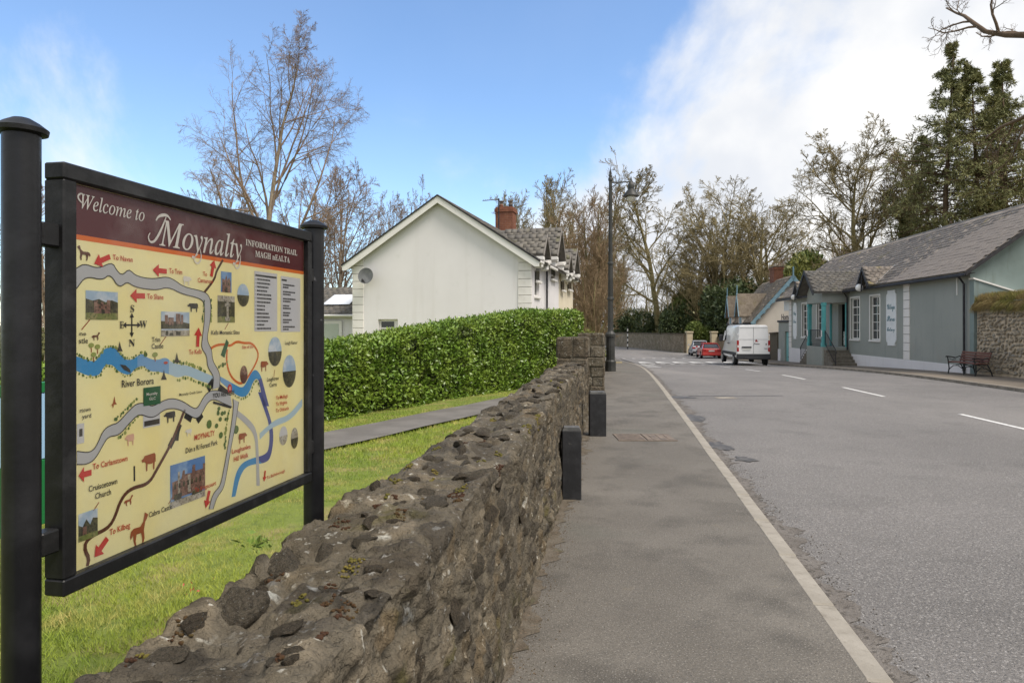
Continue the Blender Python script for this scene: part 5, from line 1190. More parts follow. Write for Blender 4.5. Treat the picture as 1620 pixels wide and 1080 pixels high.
# ------------------------------------------------------------------ retaining wall and far estate wall
M_rubble=stone_mat('pale_rubble',(.44,.365,.265),(.54,.465,.35),(.62,.55,.44),.6)
M_rub2=stone_mat('pale_rubble_grey',(.46,.41,.33),(.56,.50,.41),(.64,.58,.49),.7)
rw=thing('retaining_wall','tall pale rubble retaining wall behind the bench with grass along its top','wall',(BX,BY,0),MBR)
mb=MB(); mb.box((-22,-.5,-.5),(-.36,-.06,2.62)); mb.obj('mortar_core',mat('lime_mortar',(.52,.43,.31),.95,[dict(c=(.38,.31,.22),s=5,lo=.4,hi=.6)],[(25,.7,.02)]),rw)
RB=[rock_mesh('stone',80+i,(M_rubble,M_rub2)[i%2],2,.8,10) for i in range(8)]
r3=np.random.RandomState(21); z=.04; cnt=0; far_V=[];far_F=[];kk=0
rows=[]
while z<2.6:
    h=r3.uniform(.07,.13); x=-.4
    while x>-10:
        w=r3.uniform(.10,.26); rows.append((x-w/2,z+h/2+r3.uniform(-.03,.03),w/2*r3.uniform(.75,1.05),h/2*r3.uniform(.7,1.25))); x-=w+.012
    z+=h+.012
rows.sort(key=lambda q:-q[0])
RBL=[rock_mesh('stone',90+i,M_rubble,1,.8,8) for i in range(8)]
bvs=[np.array([v.co[:] for v in m.vertices]) for m in RBL]; bfs=[np.array([p.vertices[:] for p in m.polygons]) for m in RBL]
for i,(x,zc,a,c) in enumerate(rows):
    pos=(x,-.075+r3.uniform(-.012,.02),zc); rot=(r3.uniform(-.1,.1),r3.uniform(-.45,.45),r3.uniform(-.1,.1))
    if i<300: put_rock(RB[i%8],rw,pos,(a*1.04,.07,c*1.06),rot)
    else:
        k=i%8; far_V.append(bvs[k]*np.array([a,.07,c])+np.array(pos)); far_F.append(bfs[k]+kk); kk+=len(bvs[k])
link('stones',np_mesh('stones',np.concatenate(far_V),np.concatenate(far_F),M_rubble,True),rw,'stuff')
# grass bank above it
def bank_h(p): return 2.45+.35*(1-np.exp(-np.maximum(p,0)*1.2))+.11*np.maximum(p-1,0)
def bank_grid(t0,t1,p0,p1,nt,npp):
    T,P=np.meshgrid(np.linspace(t0,t1,nt),p0+(p1-p0)*np.linspace(0,1,npp)**1.6,indexing='ij')
    X=BX+bd[0]*T+bd[1]*P; Y=BY+bd[1]*T-bd[0]*P
    Z=np.minimum(bank_h(P-.3),9)+.12*(fbm(np.stack([X.ravel()*.8,Y.ravel()*.8,0*X.ravel()],1),3,4)).reshape(X.shape)
    V=np.stack([X,Y,Z],-1).reshape(-1,3); i=(np.arange(nt-1)[:,None]*npp+np.arange(npp-1)).ravel()
    return V,np.stack([i,i+1,i+npp+1,i+npp],1)
M_bank=mat('bank_grass',(.17,.16,.04),.95,[dict(c=(.24,.185,.07),s=1.2,lo=.4,hi=.6),dict(c=(.09,.11,.025),s=3,lo=.5,hi=.7,a=.7)],[(20,.8,.04)])
Va,Fa=bank_grid(-22,-1.85,.10,60,70,40); Vb,Fb=bank_grid(-1.85,70,8.6,70,60,40)
link('grass_bank',np_mesh('grass_bank',np.concatenate([Va,Vb]),np.concatenate([Fa,Fb+len(Va)]),M_bank,True),None,'structure')

M_est=mat('estate_wall_stone',(.19,.15,.10),.9,[dict(c=(.26,.21,.15),s=1.6,lo=.4,hi=.6),dict(c=(.11,.09,.055),s=4,t='cell',lo=.5,hi=.9,a=.7,v=(1,1,2)),dict(c=(.1,.1,.04),s=.6,lo=.55,hi=.7,a=.6)],[(4,.8,.05,(1,1,2.2),'edge'),(25,.4,.02)])
def poly_wall(name,label,pts,h,t,m,parent=None,cop=None):
    root=thing(name,label,'wall'); mb=MB(); mc=MB()
    for (a,b) in zip(pts[:-1],pts[1:]):
        a=np.array(a);b=np.array(b); d=(b-a)/np.linalg.norm(b-a); n=np.array([-d[1],d[0]])*t/2; za,zb=float(g(a[1])),float(g(b[1]))
        for M_,w,z0,z1 in ((mb,1,-.5,h),(mc,1.25,h,h+.14)):
            q=[a+n*w,a-n*w,b-n*w,b+n*w]; zz=[za,za,zb,zb]
            M_.add([(p[0],p[1],z_+z0) for p,z_ in zip(q,zz)]+[(p[0],p[1],z_+z1) for p,z_ in zip(q,zz)],[(3,2,1,0),(4,5,6,7),(0,1,5,4),(1,2,6,5),(2,3,7,6),(3,0,4,7)])
    mb.obj('wall_body',m,root); mc.obj('coping',M_stone2,root); return root
poly_wall('estate_wall','long brown stone estate wall beyond the bend of the road',[(21.0,82.5),(20.6,86),(20.2,92),(19.3,102),(17.6,114),(14,128),(6,142)],2.15,.5,M_est)
poly_wall('estate_wall','stretch of stone wall between gateway pier and blue-trimmed cottage',[(25.0,82.3),(25.6,74),(24.9,68.6)],1.75,.5,M_est)
poly_wall('boundary_wall','dark stone wall with grass on top between store and cottage',[tuple(wpt(27.0,-.2,0)[:2]),tuple(wpt(29.6,-.3,0)[:2]),tuple(wpt(30.2,-2,0)[:2])],2.1,.5,M_wall)
M_pier=mat('pier_cream',(.50,.43,.30),.85,[dict(c=(.4,.34,.23),s=2,lo=.4,hi=.65)])
for x,y_,lab in ((21.35,82.3,'cream gateway pier at the end of the long estate wall'),(24.4,82.6,'cream gateway pier between the red car and the white van')):
    t=thing('gate_pier',lab,'pillar',(x,y_,float(g(y_))),0,'cream gateway piers')
    MB().cbox((-.35,-.35,-.4),(.35,.35,2.35),.02).obj('shaft',M_pier,t); MB().cbox((-.42,-.42,2.351),(.42,.42,2.55),.03).obj('cap',M_pier,t)

# ------------------------------------------------------------------ bollards
M_boll=mat('recycled_plastic_black',(.017,.017,.018),.55,[dict(c=(.032,.032,.034),s=9,lo=.45,hi=.7),dict(c=(.10,.095,.085),s=28,lo=.66,hi=.74,a=.6)],[(40,.3,.004)])
M_bollt=mat('bollard_top_grey',(.085,.085,.082),.7,[dict(c=(.15,.148,.14),s=14,lo=.45,hi=.65)])  # tops a paler grey than the post sides
for (x,y_,w,d,h,rz,lab) in ((.592,6.79,.19,.16,.71,-.06,'narrow black square bollard against the wall, the one nearer the sign'),(1.34,10.72,.262,.2,.69,-.03,'wide black square bollard beside the iron access covers')):
    t=thing('bollard',lab,'bollard',(x,y_,0),rz,'black bollards along the wall')
    MB().cbox((-w/2,-d/2,-.1),(w/2,d/2,h-.03),.008).obj('post',M_boll,t)
    MB().prism([(-w/2+.004,h-.03),(w/2-.004,h-.03),(w/2-.02,h),(-w/2+.02,h)],-d/2+.004,d/2-.004,'xz').obj('top',M_bollt,t)
t=thing('bollard','slim black post at the far kerb corner near the crossing','bollard',(7.05,47.5,float(g(47.5))))
mb=MB(); mb.lathe([(.07,-.1),(.07,.9),(.09,.92),(.09,.97),(.05,1.02),(.01,1.04)],(0,0,0),14); mb.obj('post',M_boll,t,True,angle=40); MB().cbox((-.6,-.12,-.1),(.6,.12,.045),.01).obj('base_kerb',mat('yellow_kerb',(.45,.36,.16),.8),t)
t=thing('crossing_pole','black and white banded pole by the far estate wall','pole',(16.6,98,float(g(98))))
for i in range(9): 
    MB().tube([(0,0,i*.36-.05*(i==0)),(0,0,(i+1)*.36-.001)],.08,10).obj('band',M_trim if i%2 else M_boll,t)

# ------------------------------------------------------------------ street lamp
M_lamp=mat('lamp_post_paint',(.028,.029,.026),.5,[dict(c=(.055,.055,.05),s=2,lo=.45,hi=.7),dict(c=(.10,.085,.06),s=9,lo=.62,hi=.72,a=.5)],[(20,.2,.006)])
lx,ly=4.17,28.9; lz=float(g(ly))
lamp=thing('street_lamp','tall black heritage street lamp with hanging lantern beside the wall end','street lamp',(lx,ly,lz))
mb=MB(); mb.lathe([(.23,-.1),(.23,.42),(.20,.46),(.185,.5),(.185,1.42),(.215,1.46),(.215,1.58),(.16,1.64),(.125,1.7)],(0,0,0),12); mb.obj('base',M_lamp,lamp)
mb=MB(); mb.lathe([(.12,1.7),(.115,3.0),(.15,3.02),(.15,3.1),(.11,3.14),(.10,4.5),(.13,4.52),(.13,4.58),(.092,4.62),(.07,8.05),(.10,8.07),(.10,8.15),(.065,8.2)],(0,0,0),14); sh=mb.obj('shaft',M_lamp,lamp,True,angle=40)
mb=MB(); mb.lathe([(.06,8.2),(.075,8.26),(.04,8.32),(.055,8.38),(.025,8.5),(.004,8.66)],(0,0,0),12); mb.obj('finial',M_lamp,sh,True,angle=50)
mb=MB(); mb.tube([(0,0,7.98),(.5,0,8.0),(.95,0,8.02)],.028,8); mb.tube([(.06,0,7.8),(.18,0,7.86),(.3,0,7.96)],.018,6); mb.obj('arm',M_lamp,lamp)
mb=MB(); mb.lathe([(.006,8.26),(.04,8.1),(.03,8.04),(.10,7.97),(.145,7.86),(.13,7.70),(.19,7.62),(.34,7.44),(.345,7.40),(.20,7.40)],(.87,0,0),20); lan=mb.obj('lantern_hood',M_lamp,lamp,True,angle=40)
mb=MB(); mb.lathe([(.19,7.41),(.18,7.30),(.12,7.2),(.01,7.16)],(.87,0,0),18); mb.obj('lantern_glass',mat('lantern_glass',(.62,.60,.54),.2,spec=.6),lan,True)

# ------------------------------------------------------------------ bench
M_slat=mat('bench_slat_red_brown',(.12,.045,.032),.55,[dict(c=(.17,.075,.05),s=4,lo=.4,hi=.65,v=(.3,4,4)),dict(c=(.20,.17,.14),s=9,lo=.63,hi=.74,a=.5)],[(20,.3,.004,(.3,5,5))])
M_cast=mat('cast_iron_black',(.018,.019,.018),.5,[dict(c=(.05,.052,.046),s=8,lo=.5,hi=.7)])
bq=wpt(-1.15,.62,0)
bench=thing('bench','dark red slatted bench with black cast iron ends before the retaining wall','bench',(bq[0],bq[1],float(g(bq[1]))+.035),MBR)
BW=.95
for i,(y_,z_,ry) in enumerate(((.24,.435,0),(.13,.445,0),(.02,.445,0),(-.09,.44,0))):
    MB().cbox((-BW,y_-.047,z_),(BW,y_+.047,z_+.03),.006).obj('seat_slat',M_slat,bench)
for i in range(4):
    z_=.50+i*.092; y_=-.15-.028*i
    MB().cbox((-BW,y_-.017,z_),(BW,y_+.012,z_+.074),.006).obj('back_slat',M_slat,bench)
for x in (-BW+.04,0,BW-.04):
    mb=MB()
    if abs(x)>.1:
        mb.tube([(x,.28,-.0),(x,.25,.2),(x,.27,.42),(x,.30,.60),(x,.33,.635)],[.026,.022,.024,.022,.02],8)
        mb.tube([(x,.37,.615),(x,.35,.65),(x,.30,.645),(x,.16,.63),(x,.02,.60),(x,-.12,.66),(x,-.2,.63)],[.018,.024,.024,.022,.02,.02,.02],8)
        mb.tube([(x,-.30,0),(x,-.24,.2),(x,-.13,.42),(x,-.19,.62),(x,-.27,.86),(x,-.32,.90)],[.026,.022,.024,.022,.022,.02],8)
        mb.tube([(x,.24,.57),(x,.1,.5),(x,.0,.53),(x,.06,.57),(x,.12,.55)],.012,6)
    else:
        mb.tube([(x,.2,0),(x,.14,.2),(x,.18,.43)],.02,8); mb.tube([(x,-.22,0),(x,-.16,.2),(x,-.12,.43),(x,-.24,.84)],.02,8)
    mb.tube([(x,.27,.425),(x,-.14,.43)],.02,8); mb.tube([(x,.25,.16),(x,.1,.30),(x,-.08,.30),(x,-.25,.16)],.016,6)
    mb.obj('cast_end' if abs(x)>.1 else 'cast_support',M_cast,bench)
mb=MB(); mb.tube([(-BW+.04,0,.33),(-BW/2,0,.40),(0,0,.33),(BW/2,0,.40),(BW-.04,0,.33)],.014,6); mb.obj('brace',M_cast,bench)

# ------------------------------------------------------------------ vehicles
def car_paint(name,c,r=.3): return mat(name,c,r,coat=.6,coat_rough=.06,spec=.5,layers=[dict(c=tuple(x*.82 for x in c),s=1.5,lo=.45,hi=.75,a=.5)])
M_vwhite=car_paint('van_white',(.80,.80,.79)); M_cred=car_paint('car_red',(.52,.035,.028)); M_csil=car_paint('car_silver',(.44,.45,.48))
M_plas=mat('dark_plastic',(.035,.036,.04),.6); M_tyre=mat('tyre_rubber',(.018,.018,.018),.8); M_rim=mat('wheel_rim',(.32,.32,.33),.35,metal=.6); M_tail=mat('tail_light_red',(.33,.015,.015),.2,spec=.6); M_amber=mat('indicator_amber',(.45,.14,.02),.25)
M_plate=mat('number_plate',(.62,.62,.58),.5); M_carglass=mat('car_glass',(.02,.024,.026),.06,spec=.7); M_seam=mat('door_seam',(.06,.06,.06),.7); M_crglass=mat('car_glass_pale',(.17,.20,.21),.08,spec=.7)
def rr_sec(x,hw0,hw1,z0,z1,r=.1,k=4):
    """rounded cross-section at x: hw0 at the belt, hw1 at the roof"""
    pts=[]
    for cx_,cz,a0 in ((hw0-r,z0+r,-90),(hw1-r,z1-r,0),(-hw1+r,z1-r,90),(-hw0+r,z0+r,180)):
        for i in range(k+1):
            a=R(a0+90*i/k); pts.append((x,cx_+r*math.cos(a),cz+r*math.sin(a)))
    return pts
def wheel(parent,x,y,r,w,sg):
    mb=MB(); Mx=Matrix.Translation((x,y,r)) @ Matrix.Rotation(math.pi/2,4,'X')
    mb.lathe([(r*.6,-w/2),(r*.93,-w/2),(r,-w/2+.03),(r,w/2-.03),(r*.93,w/2),(r*.6,w/2)],(0,0,0),24,Mx); wh=mb.obj('wheel',M_tyre,parent,True,angle=35)
    mb=MB(); Mx2=Matrix.Translation((x,y+sg*w*.46,r)) @ Matrix.Rotation(math.pi/2,4,'X')
    mb.lathe([(.02,-.03),(r*.62,-.03),(r*.62,.03),(.02,.03)],(0,0,0),20,Mx2); mb.obj('rim',M_rim,wh)
    return wh
def place(root,x,y_,rz): root.location=(x,y_,float(g(y_))-.055); root.rotation_euler=(0,0,rz)
# van: local x forward, z up
van=thing('van','white high-roofed panel van parked on the road, seen from behind','van')
mb=MB(); mb.loft([rr_sec(0,.955,.83,.50,2.44,.10),rr_sec(.05,.99,.86,.44,2.48,.14),rr_sec(1.2,1.0,.88,.40,2.50,.16),rr_sec(3.5,1.0,.88,.40,2.50,.18),rr_sec(3.95,1.0,.86,.40,2.44,.2),rr_sec(4.35,1.0,.82,.40,2.12,.2),rr_sec(4.75,.99,.80,.40,1.62,.16),rr_sec(5.05,.97,.82,.40,1.28,.14),rr_sec(5.4,.92,.78,.42,1.08,.14),rr_sec(5.58,.84,.7,.5,.9,.12)])
body=mb.obj('body',M_vwhite,van,True,angle=32)
mb=MB(); mb.cbox((-.09,-1.0,.38),(.1,1.0,.72),.03); mb.cbox((-.14,-.55,.40),(-.08,.55,.52),.02); mb.obj('bumper',M_plas,van)
for sd in (-1,1):
    mb=MB(); mb.cbox((-.02,min(sd*.86,sd*.985),.86),(.08,max(sd*.86,sd*.985),1.55),.02); tl=mb.obj('tail_light',M_tail,van)
    MB().cbox((-.026,min(sd*.88,sd*.96),1.1),(.0,max(sd*.88,sd*.96),1.25),.006).obj('indicator',M_trim,tl)
    mb=MB(); mb.cbox((.25,sd*1.0-.012,.62),(4.4,sd*1.0+.018,.80),.006); mb.obj('side_moulding',M_plas,van)
    mb=MB(); yq=sd*1.004; mb.add([(3.62,sd*.952,1.50),(4.55,sd*.948,1.46),(4.28,sd*.882,2.12),(3.66,sd*.885,2.14),(3.62,sd*.975,1.50),(4.55,sd*.971,1.46),(4.28,sd*.902,2.12),(3.66,sd*.905,2.14)],[(0,1,2,3),(4,5,6,7),(0,1,5,4),(1,2,6,5),(2,3,7,6),(3,0,4,7)]); mb.obj('cab_window',M_carglass,van)
    mb=MB(); mb.cbox((4.22,min(sd*1.02,sd*1.28),1.42),(4.36,max(sd*1.02,sd*1.28),1.86),.03); mb.obj('wing_mirror',M_plas,van)
    MB().cbox((2.3,min(sd*.985,sd*1.012),1.32),(3.0,max(sd*.985,sd*1.012),1.37),.004).obj('door_rail',M_plas,van)
    for xw in (.92,4.55):
        mb=MB(); mb.lathe([(.40,-.02),(.40,.02)],(0,0,0),22,Matrix.Translation((xw,sd*.985,.37)) @ Matrix.Rotation(math.pi/2,4,'X')); mb.obj('wheel_arch',M_plas,van)
        wheel(van,xw,sd*.90,.345,.24,sd)
mb=MB(); mb.box((-.012,-.006,.74),(.03,.006,2.36)); mb.box((-.008,-.83,2.30),(.05,.83,2.312)); mb.box((-.008,-.86,1.60),(.05,-.02,1.611)); mb.box((-.008,.02,1.60),(.05,.86,1.611)); mb.obj('door_seam',M_seam,van)
mb=MB(); mb.cbox((-.03,.12,1.08),(.0,.70,1.17),.006); hd_=mb.obj('plate_trim',M_plas,van); MB().cbox((-.022,.16,.94),(.0,.66,1.06),.004).obj('number_plate',M_plate,van)
mb=MB(); mb.prism([(-.10,1.46),(-.22,1.60),(-.13,1.60),(-.30,1.46)],-.006,.03,'yz'); mb.obj('emblem',M_tail,van)
mb=MB(); mb.box((-.006,-.36,1.30),(.03,-.12,1.345)); mb.box((-.006,-.84,1.05),(.03,-.62,1.07)); mb.box((-.006,-.84,1.0),(.03,-.66,1.02)); mb.obj('badge_lettering',M_seam,van)
mb=MB(); mb.cbox((-.03,-.10,1.32),(.0,-.05,1.40),.008); mb.cbox((-.03,-.78,1.27),(.0,-.72,1.36),.008); mb.obj('door_handle',M_plas,van)
for z in (1.0,1.9): 
    for sd in (-1,1): MB().cbox((-.02,sd*.93-.03,z+.75*(z<1.5)*0-.04),(.06,sd*.93+.03,z+.04),.008).obj('hinge',M_vwhite,van)
mb=MB(); mb.cbox((.02,-.3,2.44),(.09,.3,2.50),.01); mb.obj('high_brake_light',M_vwhite,van)
place(van,14.82,41.9,math.pi/2-.115)
def hatch(name,label,paint,suv):
    c=thing(name,label,'car'); h=1.62 if suv else 1.44; bz=1.05 if suv else .96; L=4.4
    mb=MB(); mb.loft([rr_sec(0,.78,.74,.38,bz-.12,.1),rr_sec(.08,.86,.80,.30,bz,.12),rr_sec(.5,.90,.80,.24,bz+.02,.14),rr_sec(2.0,.90,.82,.22,bz+.02,.14),rr_sec(3.1,.90,.82,.22,bz,.14),rr_sec(3.9,.87,.78,.24,bz-.12,.14),rr_sec(4.3,.78,.7,.3,bz-.25,.12),rr_sec(4.4,.68,.6,.38,bz-.4,.1)]); mb.obj('body',paint,c,True,angle=32)
    mb=MB(); mb.loft([rr_sec(.12,.74,.66,bz-.08,bz+.04,.03),rr_sec(.42 if suv else .62,.76,.60,bz-.08,h-.1,.06),rr_sec(.75 if suv else 1.05,.78,.60,bz-.08,h-.015,.08),rr_sec(2.2,.78,.60,bz-.08,h-.02,.08),rr_sec(2.6,.77,.58,bz-.08,h-.12,.06),rr_sec(3.25,.74,.64,bz-.08,bz+.02,.03)]); gh=mb.obj('cabin_glass',M_carglass,c,True,angle=32)
    mb=MB(); mb.loft([rr_sec(.34 if suv else .62,.66,.62,h-.10,h-.06,.015),rr_sec(.8 if suv else 1.05,.65,.61,h-.06,h+.004,.02),rr_sec(2.2,.65,.61,h-.06,h,.02),rr_sec(2.62,.63,.58,h-.16,h-.10,.02)]); mb.obj('roof_panel',paint,c,True,angle=32)
    for sd in (-1,1):
        for (x0,z0,x1,z1) in ((.1,bz-.02,.6 if suv else .85,h-.06),(1.45,bz,1.5,h-.05)):
            mb=MB(); mb.tube([(x0,sd*.765,z0),(x1,sd*.625,z1)],.04,6); mb.obj('roof_pillar',paint,c)
        mb=MB(); mb.cbox((-.01,min(sd*.50,sd*.84),bz-.28),(.14,max(sd*.50,sd*.84),bz-.10),.02); mb.obj('tail_light',M_tail,c)
        for xw in (.85,3.45): wheel(c,xw,sd*.80,.33,.21,sd)
        MB().cbox((2.75,min(sd*.86,sd*1.02),bz),(2.87,max(sd*.86,sd*1.02),bz+.14),.02).obj('wing_mirror',paint,c)
    MB().quad((.185 if suv else .24,-.60,bz+.08),(.185 if suv else .24,.60,bz+.08),(.40 if suv else .60,.56,h-.14),(.40 if suv else .60,-.56,h-.14)).obj('rear_window',M_crglass,c)
    mb=MB(); mb.cbox((-.04,-.80,.30),(.12,.80,.50),.03); mb.obj('bumper',M_plas if suv else paint,c)
    MB().cbox((-.03,-.26,bz-.30),(.02,.26,bz-.18),.005).obj('number_plate',M_plate,c)
    return c
red=hatch('car','bright red hatchback parked between the white van and the silver car',M_cred,False); place(red,18.25,62.4,math.pi/2-.13)
sil=hatch('car','silver car parked ahead of the red hatchback by the estate gateway',M_csil,True); place(sil,19.75,71.5,math.pi/2-.16)

# ------------------------------------------------------------------ vegetation
def nrm(a): return a/np.maximum(np.linalg.norm(a,axis=-1,keepdims=True),1e-9)
def grow(rs,P0,D,L,R0,R1,n,wander,up):
    B=len(P0); pts=[P0]; d=nrm(D)
    for i in range(n-1):
        d=nrm(d+rs.normal(0,wander,(B,3))+np.array([0,0,1.])*up); pts.append(pts[-1]+d*(L/(n-1))[:,None])
    t=np.linspace(0,1,n); return np.stack(pts,1),R0[:,None]*(1-t)+R1[:,None]*t
def spawn(rs,pts,rad,L,m,f0,f1,ang,jit,lr,rr_,taper=.55):
    B,n,_=pts.shape; f=f0+(f1-f0)*((np.arange(m)[None,:]+rs.rand(B,m))/m); x=f*(n-1); i=np.minimum(x.astype(int),n-2); w=(x-i)[...,None]
    b=np.arange(B)[:,None]; p=pts[b,i]*(1-w)+pts[b,i+1]*w; t=nrm(pts[b,i+1]-pts[b,i]); r=rad[b,i]*(1-w[...,0])+rad[b,i+1]*w[...,0]
    q=rs.normal(size=p.shape); q=nrm(q-(q*t).sum(-1,keepdims=True)*t); a=np.radians(ang+rs.normal(0,jit,f.shape))[...,None]
    d=t*np.cos(a)+q*np.sin(a); Lc=L[:,None]*lr*(1-taper*f)*rs.uniform(.7,1.25,f.shape); rc=np.minimum(r*rr_,r*.95)
    return p.reshape(-1,3),d.reshape(-1,3),Lc.ravel(),rc.ravel()
def tubes(pts,rad,k):
    B,n,_=pts.shape; t=np.empty_like(pts); t[:,1:-1]=pts[:,2:]-pts[:,:-2]; t[:,0]=pts[:,1]-pts[:,0]; t[:,-1]=pts[:,-1]-pts[:,-2]; t=nrm(t)
    ref=np.where(np.abs(t[...,2:3])<.85,np.array([0,0,1.]),np.array([1.,0,0])); u=nrm(np.cross(t,ref)); v=np.cross(t,u)
    a=2*np.pi*np.arange(k)/k; V=pts[:,:,None,:]+rad[:,:,None,None]*(u[:,:,None,:]*np.cos(a)[:,None]+v[:,:,None,:]*np.sin(a)[:,None])
    base=(np.arange(B)[:,None,None]*n+np.arange(n-1)[None,:,None])*k; j=np.arange(k)[None,None,:]; j2=(j+1)%k
    F=np.stack([base+j,base+j2,base+k+j2,base+k+j],-1).reshape(-1,4); return V.reshape(-1,3),F
def join(parts):
    V=[];F=[];k=0
    for v,f in parts: V.append(v);F.append(f+k);k+=len(v)
    return np.concatenate(V),np.concatenate(F)
def leaves(P,size,rs,up=.3,asp=.5,nrmv=None,fold=.25):
    """small diamond leaves at the points"""
    n=len(P); d=nrm(rs.normal(size=(n,3))+np.array([0,0,up])); 
    if nrmv is not None: d=nrm(d*.9+nrmv*.6)
    q=rs.normal(size=(n,3)); s=nrm(np.cross(d,q)); w=np.cross(d,s); L=(size*rs.uniform(.6,1.3,n))[:,None]
    V=np.stack([P,P+d*L*.5+s*L*asp*.5+w*L*fold*.3,P+d*L,P+d*L*.5-s*L*asp*.5+w*L*fold*.3],1).reshape(-1,3); i=np.arange(n)*4
    return V,np.stack([i,i+1,i+2,i+3],1)
def bark(name,c,c2,c3=None): return mat(name,c,.9,[dict(c=c2,s=2.2,lo=.4,hi=.65),dict(c=c3 or tuple(x*.5 for x in c),s=8,lo=.52,hi=.7,a=.7,v=(1,1,.3))],[(12,.6,.03)])
K_birch=bark('birch_bark',(.30,.23,.165),(.40,.33,.25),(.10,.07,.05)); K_birchtw=bark('birch_twig',(.23,.165,.12),(.31,.225,.165))
K_oak=bark('tree_bark',(.18,.15,.066),(.24,.205,.10)); K_oaktw=bark('tree_twig',(.215,.175,.085),(.29,.24,.125)); K_red=bark('reddish_twig',(.215,.15,.085),(.29,.205,.12))
K_grey=bark('grey_bark',(.19,.16,.115),(.26,.225,.165)); K_pine=bark('conifer_bark',(.11,.075,.048),(.16,.11,.07))
def leaf_mat(name,a,b,c,rough=.5): return mat(name,a,rough,[dict(c=b,s=1.1,lo=.4,hi=.62),dict(c=c,s=9,lo=.48,hi=.68,a=.8)],spec=.3)
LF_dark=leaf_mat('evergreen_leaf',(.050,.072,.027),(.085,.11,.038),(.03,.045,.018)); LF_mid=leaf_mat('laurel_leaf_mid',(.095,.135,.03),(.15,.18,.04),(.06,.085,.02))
LF_con=leaf_mat('conifer_needle',(.18,.19,.08),(.26,.25,.105),(.11,.125,.055),.8); LF_ivy=leaf_mat('ivy_leaf',(.085,.092,.024),(.13,.125,.036),(.05,.055,.017)); LF_dry=leaf_mat('dry_leaf',(.16,.11,.05),(.22,.16,.08),(.1,.07,.035),.8)
LF_olive=leaf_mat('olive_leaf',(.14,.155,.035),(.21,.21,.055),(.085,.10,.026))
def bare_tree(seed,H,r0,fork=.3,nl=9,ang=48,up0=.10,up1=.03,limbl=.62,dens=(6,5,5,4),wander=.10,twig=.012,kb=None,kt=None,lean=(0,0),multi=1,droop=0.,leafy=0,leafm=None,leafs=.15,flat=1.0,ivy=0):
    """returns (trunk mesh, crown mesh, extra leaf mesh or None)"""
    rs=np.random.RandomState(seed)
    P0=np.zeros((multi,3)); 
    if multi>1: P0[:,:2]=rs.normal(0,r0*1.2,(multi,2))
    D=np.tile(np.array([lean[0],lean[1],1.]),(multi,1))+np.concatenate([rs.normal(0,.13 if multi>1 else .03,(multi,2)),np.zeros((multi,1))],1)
    L=np.full(multi,H)*rs.uniform(.8 if multi>1 else 1,1,multi); T,TR=grow(rs,P0,D,L,np.full(multi,r0),np.full(multi,r0*.12),12,.05,.05)
    TR[:,0]*=1.35
    lev=[]
    p,d,l,r=spawn(rs,T,TR,L,nl,fork,.97,ang,10,limbl,.62,.62); l1=l; A,AR=grow(rs,p,d,l,r,np.maximum(r*.18,twig),9,wander,up0); lev.append((A,AR,6))
    p,d,l,r=spawn(rs,A,AR,l,dens[0],.18,.98,42,12,.55,.6); B_,BR=grow(rs,p,d,l,r,np.maximum(r*.2,twig),7,wander,up1); lev.append((B_,BR,4))
    p,d,l,r=spawn(rs,B_,BR,l,dens[1],.15,.98,40,14,.55,.6); C_,CR_=grow(rs,p,d,l,np.maximum(r,twig),np.full(len(r),twig*.8),5,wander*1.3,up1-droop); lev.append((C_,CR_,3))
    p,d,l,r=spawn(rs,C_,CR_,l,dens[2],.15,1,38,14,.62,.7); E_,ER=grow(rs,p,d,l,np.full(len(r),twig*.8),np.full(len(r),twig*.5),3,wander*1.5,up1-droop*1.6); lev.append((E_,ER,3))
    if dens[3]:
        p,d,l,r=spawn(rs,E_,ER,l,dens[3],.2,1,36,14,.62,.7); G_,GR=grow(rs,p,d,l,np.full(len(r),twig*.55),np.full(len(r),twig*.35),2,wander*1.5,up1-droop*2); lev.append((G_,GR,3))
    tv,tf=tubes(T,TR,10); cv,cf=join([tubes(a,b,k) for a,b,k in lev])
    ex=None; lp=[]
    if leafy:
        src=lev[-1][0][:,-1]; q=src[rs.choice(len(src),leafy)]+rs.normal(0,.1,(leafy,3)); ex=np_mesh('leaf_remnants',*leaves(q,leafs,rs),leafm or LF_dry)
    if ivy:
        n=ivy; f=rs.rand(n)*.75; x=f*11; i=np.minimum(x.astype(int),10); b=rs.randint(0,multi,n); pp=T[b,i]*(1-(x-i))[:,None]+T[b,i+1]*(x-i)[:,None]
        a=rs.rand(n)*6.283; rad=(TR[b,i]+rs.uniform(.05,.45,n)*(1.1-f)); pp=pp+np.stack([np.cos(a)*rad,np.sin(a)*rad,0*a],1); ex=np_mesh('ivy_leaves',*leaves(pp,.2,rs,0),LF_ivy)
    return np_mesh('trunk',tv,tf,kb or K_oak,True),np_mesh('crown',cv,cf,kt or K_oaktw,True),ex
def plant_tree(name,label,meshes,loc,rz=0,sc=1.,group=None,cat='tree',exn='leaf_remnants'):
    t=thing(name,label,cat,loc,rz,group); t.scale=(sc,sc,sc) if not isinstance(sc,tuple) else sc
    link('trunk',meshes[0],t); link('crown',meshes[1],t)
    if meshes[2] is not None: link(exn,meshes[2],t,'stuff')
    return t
GZ=lambda x,y:(x,y,float(g(y))-.1)
TG='bare trees behind the house and along the road'
